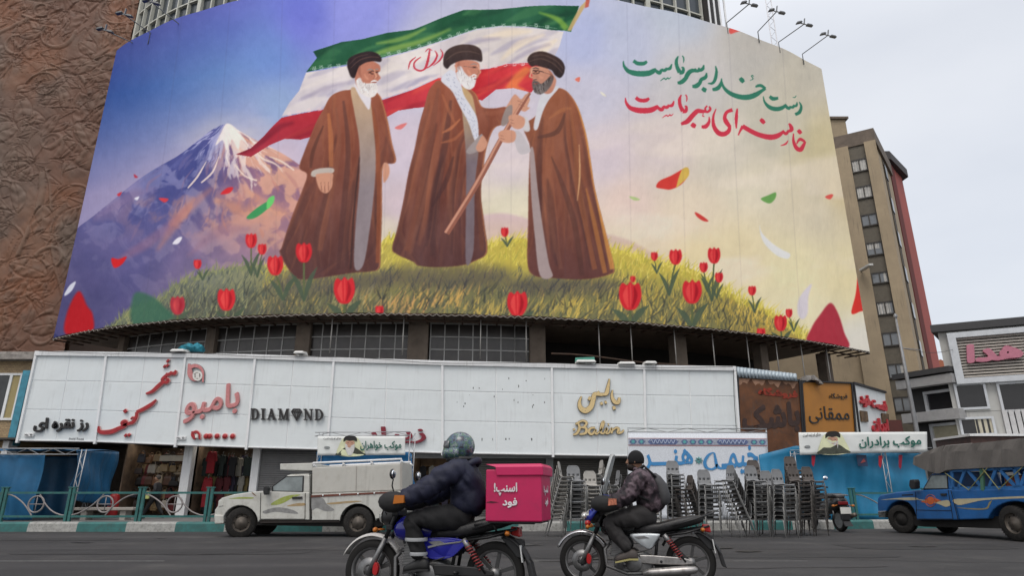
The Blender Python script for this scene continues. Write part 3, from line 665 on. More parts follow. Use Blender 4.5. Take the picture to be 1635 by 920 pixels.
for t in ((401,384,20,(0,56)),(419,398,15,(-8,46)),(316,422,13,(8,26)),(440,424,27,(12,56)),(485,403,27,(0,78)),(806,370,13,(4,24)),(1045,409,12,(4,28)),(1079,410,21,(-10,62)),(1140,408,22,(-4,74)),(1123,427,14,(6,40)),(1148,443,14,(-4,34)),(1201,464,13,(4,36)),(1260,500,12,(8,30)),
          (361,478,30,(6,46)),(550,464,36,(0,50)),(826,485,34,(0,40)),(1006,473,38,(0,50)),(1105,466,32,(0,60)),(1246,516,22,(2,36)),(284,488,24,(0,30))):
    tulip(*t)
for t in ((1010,446,9),(1215,532,14),(606,496,14)): tulip(*t, leaf=False)
tulip(284,488,24,None,False,2,(168,52,66))
for P, c, a, b in (([(126,465),(138,488),(147,502),(146,530),(106,534),(108,500)],(176,24,34),1,2),([(214,470),(240,472),(262,490),(276,508),(214,520)],(62,104,84),.9,3),
    ([(1325,484),(1338,500),(1348,530),(1354,556),(1292,548),(1296,524),(1308,504)],(174,52,66),1,1.5),([(1370,432),(1378,440),(1380,490),(1372,498),(1360,500),(1366,470)],(214,52,44),1,1),
    ([(1048,298),(1054,288),(1072,280),(1090,270),(1098,269),(1098,280),(1088,294),(1072,302),(1058,301)],(212,64,56),1,.4),([(1088,272),(1098,268),(1099,281),(1084,296),(1080,298)],(216,180,86),1,.4),
    ([(393,347),(410,332),(428,322),(432,328),(420,340),(404,349)],(64,150,92),1,.4),([(426,330),(428,318),(438,313),(437,324),(428,334)],(108,204,110),1,.4),
    ([(178,412),(190,414),(203,410),(196,422),(184,428),(179,422)],(206,34,40),1,.4),([(352,310),(362,300),(372,299),(366,308)],(210,48,56),1,.4),([(253,316),(268,317),(262,323)],(206,64,74),1,.4),([(186,310),(194,306),(190,313)],(196,50,64),1,.3),([(214,278),(221,283),(216,284)],(180,50,70),1,.3),
    ([(275,389),(283,380),(291,379),(285,389)],(226,222,232),1,.3),([(215,317),(223,314),(220,320)],(222,220,232),1,.3),([(103,470),(112,456),(122,450),(116,464),(106,472)],(206,208,222),1,.6),
    ([(1212,359),(1216,372),(1232,388),(1248,398),(1262,405),(1258,413),(1240,408),(1222,392),(1214,376)],(228,228,228),.9,1),([(1296,454),(1288,460),(1276,478),(1274,500),(1282,510),(1290,500),(1291,474)],(214,206,216),.9,1.5),
    ([(1214,318),(1226,312),(1239,307),(1238,317),(1228,325)],(112,164,88),1,.4),([(1109,339),(1118,343),(1131,353),(1122,353),(1112,346)],(206,66,60),1,.4),([(1318,314),(1326,310),(1331,311),(1326,318)],(220,90,80),1,.4),([(1004,314),(1014,315),(1022,319),(1012,320)],(176,200,130),.9,.5),
    ([(630,204),(640,198),(650,196),(640,206)],(222,116,112),.9,.5),([(1164,46),(1172,38),(1190,44),(1200,51),(1180,50),(1166,54)],(224,92,84),1,.8),([(918,126),(926,122),(925,130)],(226,120,100),1,.4),([(958,146),(964,149),(968,154),(962,152)],(232,226,206),1,.4)):
    fill(P, c, a, b, True)
# the two lines of calligraphy, written with a broad pen (coordinates of a 4x enlargement)
def callig(c, S):
    for pts, ws in S: brush([(960+x/4, 60+y/4) for x, y in pts], [w/4*1.04 for w in ws], c, 1, 0, n=7)
GREEN = (52,122,98); RED = (204,56,76)
def ast_(dx, dy): return [([(140,148),(144,180),(170,212),(215,226),(265,228),(310,222),(340,206),(352,196)],[5,16,26,33,35,33,26,14]),([(345,205),(372,222),(385,205),(396,198)],[16,24,16,8]),([(385,208),(408,206),(418,190)],[10,22,8]),([(415,198),(438,196),(450,168)],[12,20,7]),([(206,146),(232,162),(272,162),(294,148)],[22,24,24,16]),([(378,274),(402,258),(412,266),(424,256),(432,262),(446,250)],[3,8,6,8,6,3]),
                        ([(490,118),(478,150),(484,190),(500,222)],[7,20,22,28]),([(498,222),(518,222),(522,196),(510,190)],[26,22,16,8]),([(516,116),(526,136),(522,162)],[7,9,4])]
g = ast_(0, 0)
g += [([(656,172),(650,196),(630,206),(622,190)],[9,20,20,8]),([(632,206),(606,212),(600,196)],[18,20,8]),([(606,210),(575,212),(552,232),(536,262),(510,285),(486,290)],[20,26,28,26,26,16]),
      ([(674,222),(668,250),(640,266),(628,290),(606,308),(580,312)],[8,22,22,24,28,18]),([(645,322),(660,332),(672,338)],[22,28,22]),
      ([(732,178),(738,214),(730,262),(712,288),(682,290)],[6,17,20,16,6]),
      ([(770,258),(766,290),(746,320),(712,330)],[6,18,26,18]),([(768,262),(782,312),(820,352),(880,378),(940,380),(990,362),(1020,342),(1052,322)],[6,16,24,30,33,30,22,16]),([(1052,322),(1020,304),(992,310),(988,318)],[14,20,14,6]),
      ([(884,258),(896,272),(908,286)],[20,28,20]),([(972,248),(966,240),(958,246),(966,256),(968,264),(948,274)],[5,6,6,6,6,3]),
      ([(1036,372),(1046,410),(1078,442),(1120,454),(1158,446),(1180,426)],[5,14,24,27,24,12]),([(1172,432),(1196,452),(1206,436)],[14,20,8]),([(1200,444),(1222,444),(1228,428)],[10,18,7]),([(1222,440),(1244,434),(1248,412)],[10,16,6]),([(1078,372),(1100,388),(1132,384)],[18,24,16]),([(1220,382),(1234,382),(1244,370)],[3,6,3]),
      ([(1262,410),(1276,440),(1264,476),(1236,492)],[6,16,22,18])]
callig(GREEN, g)
dx = 14; r_ = [([(x+dx, y+236) for x, y in p], w) for p, w in ast_(0, 0)]
r_ = [([(x+(6 if i > 5 else 0), y+(12 if i > 5 else 0)) for x, y in p], w) for i, (p, w) in enumerate(r_)]
r_ += [([(690,436),(698,456),(676,474),(664,452),(678,434)],[10,16,14,12,10]),([(672,470),(640,470),(612,470),(580,500),(548,536),(508,552)],[16,24,28,30,30,18]),([(574,552),(588,562),(602,568)],[24,30,22]),([(652,482),(648,500),(660,502)],[4,7,4]),
      ([(690,504),(690,536),(668,566),(640,570)],[6,18,26,18]),
      ([(736,452),(718,500),(720,560),(748,604),(784,614),(814,596),(822,566)],[6,14,24,30,30,26,18]),([(824,570),(800,536),(790,506),(804,474),(838,460)],[20,28,22,20,24]),
      ([(868,452),(862,510),(862,580)],[8,20,8]),([(874,624),(888,592),(904,566)],[8,14,22]),([(900,566),(950,596),(1010,622),(1080,634),(1130,624),(1170,594)],[26,28,30,33,30,14]),([(1160,600),(1182,612),(1194,590)],[14,20,10]),([(1190,600),(1214,588),(1206,560),(1196,548)],[14,24,18,7]),
      ([(1016,520),(1030,532),(1044,546)],[20,28,20]),([(1148,688),(1178,678),(1194,656)],[4,12,4]),
      ([(1226,612),(1226,660),(1244,704),(1270,716),(1288,690),(1302,664)],[6,16,24,28,22,12]),([(1300,666),(1270,650),(1256,660),(1246,680)],[14,20,14,6]),([(1254,590),(1264,602),(1274,614)],[18,26,18])]
callig(RED, r_)
# joints of the printed sheets
for xt, xb in ((300,222),(372,325),(452,436),(535,522),(622,610),(705,700),(780,782),(818,815),(905,902),(1000,1010),(1081,1098),(1158,1190),(1240,1282)):
    brush([(xt,-40),((xt+xb)/2,250),(xb,560)], [.9]*3, (70,66,86), .16, .3)
IMG = np.clip(IMG, 4, 250)
# the print has slightly lost contrast towards its foot, and dust
IMG += (fbm(GX, GY, 7, 77, 2)-.5)[..., None]*5

# ------------------------------------------------------------------ curved billboard
HB = 9.0
BPX = [(85,540),(120,532),(180,521),(330,507),(480,501),(600,500),(720,501),(850,505),(1000,513),(1100,521),(1200,531),(1300,545),(1388,562)]
_pl = np.array([[*atz(x, y, HB)] for x, y in BPX])
_s = np.linspace(0, 1, len(_pl)); _l = np.r_[0, np.cumsum(np.hypot(np.diff(_pl[:, 0]), np.diff(_pl[:, 1])))]; _l /= _l[-1]
_cx = np.polyfit(_l, _pl[:, 0], 4); _cy = np.polyfit(_l, _pl[:, 1], 4)
def plan(s, off=0.0):                                      # point of the curve in plan, pushed back by off along its normal
    x = np.polyval(_cx, s); y = np.polyval(_cy, s); dx = np.polyval(np.polyder(_cx), s); dy = np.polyval(np.polyder(_cy), s); L = math.hypot(dx, dy)
    return x-dy/L*off, y+dx/L*off
BLEN = float(np.hypot(np.diff(_pl[:, 0]), np.diff(_pl[:, 1])).sum())
HTL, HTR = 27.15, 28.35
def htop(s): return HTL+(HTR-HTL)*s
def build_billboard():
    T = thing('billboard', (plan(.5)[0], plan(.5)[1], HB), 'huge curved printed billboard of three robed men, flag and tulips above the shops', 'billboard')
    nx, ny = 1150, 470
    S = np.linspace(0, 1, nx); X, Y = np.polyval(_cx, S), np.polyval(_cy, S); dX = np.polyval(np.polyder(_cx), S); dY = np.polyval(np.polyder(_cy), S)
    tt = np.linspace(0, 1, ny)
    ZZ = HB+tt[:, None]*(htop(S)-HB)[None, :]; XX = np.repeat(X[None], ny, 0); YY = np.repeat(Y[None], ny, 0)
    zc = YY*cP+(ZZ-CH)*sP; px = CX+F*XX/zc; py = CY-F*(-YY*sP+(ZZ-CH)*cP)/zc      # where that point of the sheet lies in the artwork
    u = np.clip((px-X0)*CS-.5, 0, cw-1.01); v = np.clip((py-Y0)*CS-.5, 0, ch-1.01); i = v.astype(int); j = u.astype(int); a = (u-j)[..., None]; b = (v-i)[..., None]
    c = (IMG[i, j]*(1-a)+IMG[i, j+1]*a)*(1-b)+(IMG[i+1, j]*(1-a)+IMG[i+1, j+1]*a)*b
    c = c/255.; lin = np.where(c <= .04045, c/12.92, ((c+.055)/1.055)**2.4)*BB_K
    col4 = np.concatenate([np.clip(lin, .002, .9), np.ones(lin.shape[:2]+(1,))], -1).astype(np.float32)
    rt = ROOT[T]
    wob = .03*np.sin(S*70)[None, :]*np.ones((ny, 1))         # sheets pulled tight between the laces: a slight ripple
    nxn, nyn = dY/np.hypot(dX, dY), -dX/np.hypot(dX, dY)
    co = np.stack([XX-rt.x+wob*nxn, YY-rt.y+wob*nyn, ZZ-rt.z], -1).astype(np.float32)
    me = bpy.data.meshes.new('printed_sheet'); nv = nx*ny; nf = (nx-1)*(ny-1)
    idx = np.arange(nv).reshape(ny, nx); q = np.stack([idx[:-1, :-1], idx[:-1, 1:], idx[1:, 1:], idx[1:, :-1]], -1).reshape(-1, 4)
    me.vertices.add(nv); me.vertices.foreach_set('co', co.ravel()); me.loops.add(nf*4); me.loops.foreach_set('vertex_index', q.ravel().astype(np.int32))
    me.polygons.add(nf); me.polygons.foreach_set('loop_start', np.arange(0, nf*4, 4, dtype=np.int32)); me.polygons.foreach_set('use_smooth', np.ones(nf, bool))
    at_ = me.color_attributes.new('paint', 'FLOAT_COLOR', 'POINT'); at_.data.foreach_set('color', col4.ravel())
    me.update(calc_edges=True); me.validate()
    me.materials.append(vcol_mat('printed_vinyl', .75, .12, .5))
    o = bpy.data.objects.new('printed_sheet', me); COL.objects.link(o); o.parent = T; ROOT[o] = ROOT[T]
    # backing sheet and steel frame
    m = MB(); N = 60; ring = []
    for k in range(N+1):
        s = k/N; x, y = plan(s, .06); x2, y2 = plan(s, .22)
        ring.append([(x, y, HB-.02), (x, y, htop(s)-.02), (x2, y2, htop(s)-.02), (x2, y2, HB-.02)])
    m.loft(ring, smooth=False)
    m.build('backing_frame', mat('steel_dark', (.035,.03,.028), .7, .2, .3, 2, dirt=(.10,.05,.03)), T, True)
    m = MB()
    for k in range(0, 57):                                   # rusty bottom truss: brackets reaching back to the facade
        s = k/56; x, y = plan(s, .0); x2, y2 = plan(s, 1.5)
        m.bar((x, y, HB-.10), (x2, y2, HB-.10), .07, .07); m.bar((x, y, HB-.05), (*plan(s, .9), HB+.9), .05, .05)
    m.tube([(*plan(k/80, .03), HB-.06) for k in range(81)], .055, 6); m.tube([(*plan(k/80, .8), HB-.14) for k in range(81)], .05, 6)
    m.build('bottom_truss', mat('rusty_steel', (.06,.04,.03), .8, .2, .4, 3, dirt=(.16,.07,.03), dirt_amt=.6), T, True)
    m = MB()
    m.tube([(*plan(k/280, -.01-.03*(k % 2)), HB-.03-.10*(k % 2)+random.uniform(-.03,.03)) for k in range(281)], .018, 5)   # rope zigzag along the lower hem
    m.build('lacing', mat('rope_grey', (.3,.28,.25), .9), T, True)
    for s, zt in [(k, 0) for k in (.355,.425,.50,.545,.62,.655,.705,.752,.798,.84,.88,.925)]:
        m = MB(); x, y = plan(s, .45); m.tube([(x, y, HB-.05), (x, y, 7.0-(s-.5)*1.6)], .03, 6); m.build('hanger', mat('pale_pipe', (.30,.29,.27), .5, .3), T, True)
    m = MB(); m.tube([(*plan(.57+.4*k/20, .45), 7.35-(k/20)*.75+.05*sin(k)) for k in range(21)], .045, 6); m.build('cable_rail', MATS['rusty_steel'], T, True)
    return T
BB_K = 1.12
build_billboard()
# ------------------------------------------------------------------ materials of the street
WHITE = mat('white_cladding', (.67,.71,.715), .45, var=.05, scale=.7, streak=.13, dirt=(.42,.42,.40), dirt_amt=.2)
FRAMEW = mat('white_frame', (.72,.73,.73), .5, var=.06, streak=.25)
GREYM = mat('grey_metal', (.22,.225,.23), .5, .4, .15)
STEEL = mat('galvanised_steel', (.36,.37,.38), .45, .6, .15)
BLACKM = mat('black_metal', (.02,.02,.022), .45, .3, .2)
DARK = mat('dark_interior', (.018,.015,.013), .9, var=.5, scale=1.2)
CONC = mat('brown_concrete', (.15,.12,.095), .85, var=.25, scale=1.5, bump=.3, dirt=(.05,.04,.035), dirt_amt=.5, streak=.5)
GLASSD = mat('dark_glass', (.03,.033,.036), .18, 0, .5, 1.2, spec=.5)
BLUET = mat('blue_tarpaulin', (.010,.088,.19), .5, var=.22, scale=1.6, bump=.5, bscale=5, spec=.3)
BLUET2 = mat('bright_blue_tarpaulin', (.02,.165,.38), .5, var=.2, scale=1.6, bump=.5, bscale=5, spec=.3)
TEAL = mat('teal_paint', (.028,.125,.118), .55, var=.25, scale=5, dirt=(.05,.058,.055), dirt_amt=.75)
GREYP = mat('grey_paint', (.20,.21,.21), .5, var=.2)
TAN = mat('tan_brick', (.36,.285,.19), .85, var=.18, scale=.5, bump=.4, bscale=6, streak=.3)
REDW = mat('red_render', (.34,.085,.07), .8, var=.15, scale=.6)
RUSTP = mat('rusty_brown_sheet', (.115,.045,.018), .7, var=.5, scale=1.3, dirt=(.05,.035,.03), dirt_amt=.7, streak=.4)
YELLO = mat('ochre_sheet', (.36,.155,.028), .55, var=.12, scale=.8, streak=.12)
INKB = mat('black_lettering', (.02,.018,.018), .4)
CREAM = mat('gold_lettering', (.62,.47,.24), .28, .55, .1)
REDL = mat('red_lettering', (.33,.02,.025), .5, var=.35, scale=9)
PINKE = mat('pink_lettering_edge', (.62,.34,.32), .5)
SKINP = mat('printed_skin', (.46,.26,.18), .7)
PAPER = mat('banner_cloth', (.66,.68,.66), .7, var=.05, scale=1.2, bump=.5, bscale=2.5)
INKG = mat('dark_green_ink', (.02,.11,.085), .7)

# ------------------------------------------------------------------ ground
def build_ground():
    m = MB(); m.quad((-600,-40,0), (600,-40,0), (600,900,0), (-600,900,0))
    am = mat('asphalt', (.052,.051,.052), .88, var=.25, scale=.35, bump=.35, bscale=160, dirt=(.10,.096,.09), dirt_amt=.7, spec=.25)
    n = am.node_tree.nodes; l = am.node_tree.links                     # tyre-polished lanes and patching along the road
    t = n.new('ShaderNodeTexCoord'); mp_ = n.new('ShaderNodeMapping'); mp_.inputs['Scale'].default_value = (.03, .55, 1); l.new(t.outputs['Object'], mp_.inputs[0])
    zz = n.new('ShaderNodeTexNoise'); zz.inputs['Scale'].default_value = 1.6; zz.inputs['Detail'].default_value = 5; l.new(mp_.outputs[0], zz.inputs['Vector'])
    mx = n.new('ShaderNodeMix'); mx.data_type = 'RGBA'; mx.blend_type = 'MULTIPLY'; mx.inputs[0].default_value = .55
    b = n['Principled BSDF']; src = b.inputs['Base Color'].links[0].from_socket
    rp = n.new('ShaderNodeValToRGB'); rp.color_ramp.elements[0].position = .35; rp.color_ramp.elements[1].position = .65; rp.color_ramp.elements[0].color = (.55,.55,.55,1)
    l.new(zz.outputs['Fac'], rp.inputs[0]); l.new(src, mx.inputs[6]); l.new(rp.outputs[0], mx.inputs[7]); l.new(mx.outputs[2], b.inputs['Base Color'])
    struct('road', m, am)
    KL = [(-60,20.3),(-30,20.45),(-2,20.5),(6,21.2),(12,22.4),(24,24.2),(60,28)]
    m = MB(); m.slab([(x, y+.22, 0) for x, y in KL]+[(60,120,0),(-60,120,0)], (0,0,.19))
    struct('pavement', m, mat('paving_slabs', (.13,.125,.12), .85, var=.25, scale=2, bump=.3, bscale=30, dirt=(.06,.055,.05)))
    # kerb painted in teal and white lengths
    def kp(q):
        q = q*1.0
        for (xa, ya), (xb, yb) in zip(KL, KL[1:]):
            d = math.hypot(xb-xa, yb-ya)
            if q <= d: return xa+(xb-xa)*q/d, ya+(yb-ya)*q/d
            q -= d
        return KL[-1]
    for par, nm, mm in ((0,'kerb',TEAL),(1,'kerb',mat('white_kerb_paint', (.32,.32,.30), .8, var=.25, scale=6, dirt=(.09,.085,.08), dirt_amt=.9, bump=.4))):
        m = MB(); q = 60-15.06-2.3-40.4+18.6; 
        q = 21.05; k = 0
        while q < 104:
            ln = 1.45 if k % 2 else 1.45
            if k % 2 == par:
                rings = []
                for g in np.linspace(0, 1, 3):
                    x, y = kp(q+ln*g)
                    rings.append([(x, y-.02, 0), (x, y, .22), (x, y+.05, .265), (x, y+.22, .275), (x, y+.26, .15), (x, y+.26, 0)])
                m.loft(rings, smooth=False)
            q += ln; k += 1
        struct(nm, m, mm)
    wl = mat('worn_road_paint', (.17,.17,.165), .85, var=.5, scale=9, dirt=(.06,.06,.06), dirt_amt=.9)
    for (xa, ya), (xb, yb), w in (((-60,892),(308,888),.08),((840,893),(900,890),.06),((1140,897),(1250,897),.06)):
        a = atz(xa, 888, 0); b_ = atz(xb, 888.5, 0)
        m = MB(); m.quad((a.x, 11.3, .004), (b_.x, 11.3, .004), (b_.x, 11.3+w, .004), (a.x, 11.3+w, .004)); struct('road_marking', m, wl)
build_ground()
def road_wear():
    r = random.Random(8)
    pm = mat('asphalt_patch', (.030,.0295,.030), .9, var=.3, scale=1.2, bump=.4, bscale=140)
    for x, y, w, h in ((-6.5,13.2,5.5,1.3),(3.2,12.3,7.0,.9),(-1.5,15.4,4.2,1.0),(8.5,14.6,3.4,1.6),(-12,16.8,5,.8)):
        m = MB(); P = smooth_pts([(x+w/2*math.copysign(abs(cos(t))**.4, cos(t))+r.uniform(-.1,.1), y+h/2*math.copysign(abs(sin(t))**.4, sin(t))+r.uniform(-.06,.06)) for t in np.linspace(0, 2*pi, 17)[:-1]], 3)
        m.add([(a, b, .0045) for a, b in P], [tuple(range(len(P)))]); struct('road_patch', m, pm)
    cm = mat('crack_filler', (.016,.015,.015), .6)
    for k in range(9):
        x, y = r.uniform(-11, 11), r.uniform(10.5, 17); a = r.uniform(-.25, .25)+(pi/2 if k % 4 == 3 else 0); P = []
        for q in range(40): P.append((x, y)); x += cos(a)*.14; y += sin(a)*.14; a += r.uniform(-.35,.35)*.6; a *= .97
        m = MB(); w = r.uniform(.008, .02); m.grid([[(px, py-w, .009), (px, py+w, .009)] for px, py in P]); struct('road_crack', m, cm)
    om = mat('oil_stain', (.020,.019,.019), .45, var=.4, scale=5)
    for k in range(14):
        x, y, s = r.uniform(-11, 11), r.uniform(11, 18), r.uniform(.06, .3); m = MB()
        P = [(x+s*(1+r.uniform(-.35,.35))*cos(t)*1.6, y+s*(1+r.uniform(-.35,.35))*sin(t)) for t in np.linspace(0, 2*pi, 14)[:-1]]; P = smooth_pts(P, 3); m.add([(a, b, .0135) for a, b in P], [tuple(range(len(P)))]); struct('oil_stain', m, om)
road_wear()

# ------------------------------------------------------------------ main building behind the billboard
def build_main():
    x0, y0 = plan(.5, 3)
    T = thing('corner_building', (x0, y0, 0), 'dark curved corner building with columns and gridded windows behind the giant billboard', 'building')
    SS = np.linspace(-.005, .955, 40)
    OFF = 1.9
    # slab above the open storey, and the body behind
    m = MB(); m.loft([[(*plan(s, .35), HB+.05), (*plan(s, .35), HB+.35), (*plan(s, 7), HB+.35), (*plan(s, 7), HB+.05)] for s in SS], False); m.build('floor_slab', CONC, T, True)
    m = MB(); m.loft([[(*plan(s, .4), 6.0), (*plan(s, .4), 6.35), (*plan(s, 7), 6.35), (*plan(s, 7), 6.0)] for s in SS], False); m.build('floor_slab', CONC, T, True)
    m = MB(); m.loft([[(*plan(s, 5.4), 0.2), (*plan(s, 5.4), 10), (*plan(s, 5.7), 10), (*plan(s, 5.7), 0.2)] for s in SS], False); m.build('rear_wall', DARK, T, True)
    m = MB(); m.loft([[(*plan(s, 1.6), 9.3), (*plan(s, 1.6), 27), (*plan(s, 5), 27), (*plan(s, 5), 9.3)] for s in SS], False); m.build('body', CONC, T, True)
    # columns
    def s_at(px, py, off, z):                                # parameter s of the facade line seen at that pixel
        best = min(np.linspace(0, 1, 800), key=lambda s: abs(CX+F*plan(s, off)[0]/(plan(s, off)[1]*cP+(z-CH)*sP)-px)); return float(best)
    def col(px, w, off=OFF-.25):
        s = s_at(px, 540, off, 8.0); ds = w/BLEN
        m = MB(); m.loft([[(*plan(q, off), 6.3), (*plan(q, off), HB+.06), (*plan(q, off+.6), HB+.06), (*plan(q, off+.6), 6.3)] for q in (s-ds/2, s+ds/2)], False)
        m.build('column', CONC, T, True, bevel=.02)
    for px, w in ((190,.5),(333,.55),(482,.75),(667,1.0),(859,.8),(1087,.75),(1222,.55),(1325,.6)): col(px, w)
    pane = mat('dusty_window', (.032,.028,.026), .25, 0, .6, .9, spec=.5, dirt=(.09,.08,.07), dirt_amt=.3)
    def win(pa, pb, nx, zb=6.35, zt=HB+.05, low=None, door=None):
        sa, sb = s_at(pa, 550, OFF, 8), s_at(pb, 550, OFF, 8)
        f = MB(); st = np.linspace(sa, sb, nx+1)
        def v(s, w, za, zb_): f.loft([[(*plan(q, OFF-.02), za), (*plan(q, OFF-.02), zb_), (*plan(q, OFF+.05), zb_), (*plan(q, OFF+.05), za)] for q in (s-w/BLEN/2, s+w/BLEN/2)], False)
        def h(z, w, a, b): f.loft([[(*plan(q, OFF-.03), z-w/2), (*plan(q, OFF-.03), z+w/2), (*plan(q, OFF+.04), z+w/2), (*plan(q, OFF+.04), z-w/2)] for q in np.linspace(a, b, 8)], False)
        for s in st: v(s, .055, zb, zt)
        for z in (zb+.06, 7.72, 8.35, zt-.04): h(z, .05, sa, sb)
        w = f.build('window', mat('white_window_bar', (.36,.36,.35), .5, var=.2), T, True)
        p = MB(); p.loft([[(*plan(q, OFF+.01), zb), (*plan(q, OFF+.01), zt), (*plan(q, OFF+.03), zt), (*plan(q, OFF+.03), zb)] for q in np.linspace(sa, sb, 10)], False); p.build('pane', pane, w, True)
    win(197, 327, 6); win(338, 474, 6); win(490, 655, 7); win(687, 822, 6); win(822, 848, 1)
    # curtain wall of the upper storeys
    g = MB(); fr = MB(); OF2 = 1.3; ZB, ZT = 24.0, 44.0
    s0, s1 = -.03, .80
    gs = np.linspace(s0, s1, 60)
    g.loft([[(*plan(s, OF2+.1), ZB), (*plan(s, OF2+.1), ZT), (*plan(s, OF2+.3), ZT), (*plan(s, OF2+.3), ZB)] for s in gs], False)
    n = int((s1-s0)*BLEN/1.0)
    for k in range(n+1):
        s = s0+(s1-s0)*k/n; w = .10 if k % 7 else .3
        fr.loft([[(*plan(q, OF2-.1), ZB), (*plan(q, OF2-.1), ZT), (*plan(q, OF2+.15), ZT), (*plan(q, OF2+.15), ZB)] for q in (s-w/BLEN/2, s+w/BLEN/2)], False)
    for z in np.arange(24.6, 44, 1.7): fr.loft([[(*plan(q, OF2-.06), z), (*plan(q, OF2-.06), z+.09), (*plan(q, OF2+.12), z+.09), (*plan(q, OF2+.12), z)] for q in gs], False)
    cw_ = g.build('curtain_wall', mat('slate_glass', (.045,.055,.065), .2, 0, .35, .3, spec=.5), T, True)
    fr.build('mullion_grid', mat('cream_mullion', (.50,.50,.44), .5, var=.1), cw_, True)
    # dark service shaft at the right end of the glazing
    m = MB(); a = plan(.803, .9); b = plan(.835, 1.4); c = plan(.84, 4); d = plan(.80, 4)
    m.hexa([(*p, 20) for p in (a, b, c, d)]+[(*p, 46) for p in (a, b, c, d)]); m.build('service_shaft', mat('dark_cladding', (.035,.032,.03), .7, var=.3, streak=.3), T, True)
    m = MB()
    for k in range(4): x, y = plan(.806+.008*k, .88-.05*k); m.box(x-.05, x+.05, y-.06, y+.02, 20, 46)
    m.build('pale_pipe', FRAMEW, T, True)
    return T, s_at
MAIN, s_at = build_main()

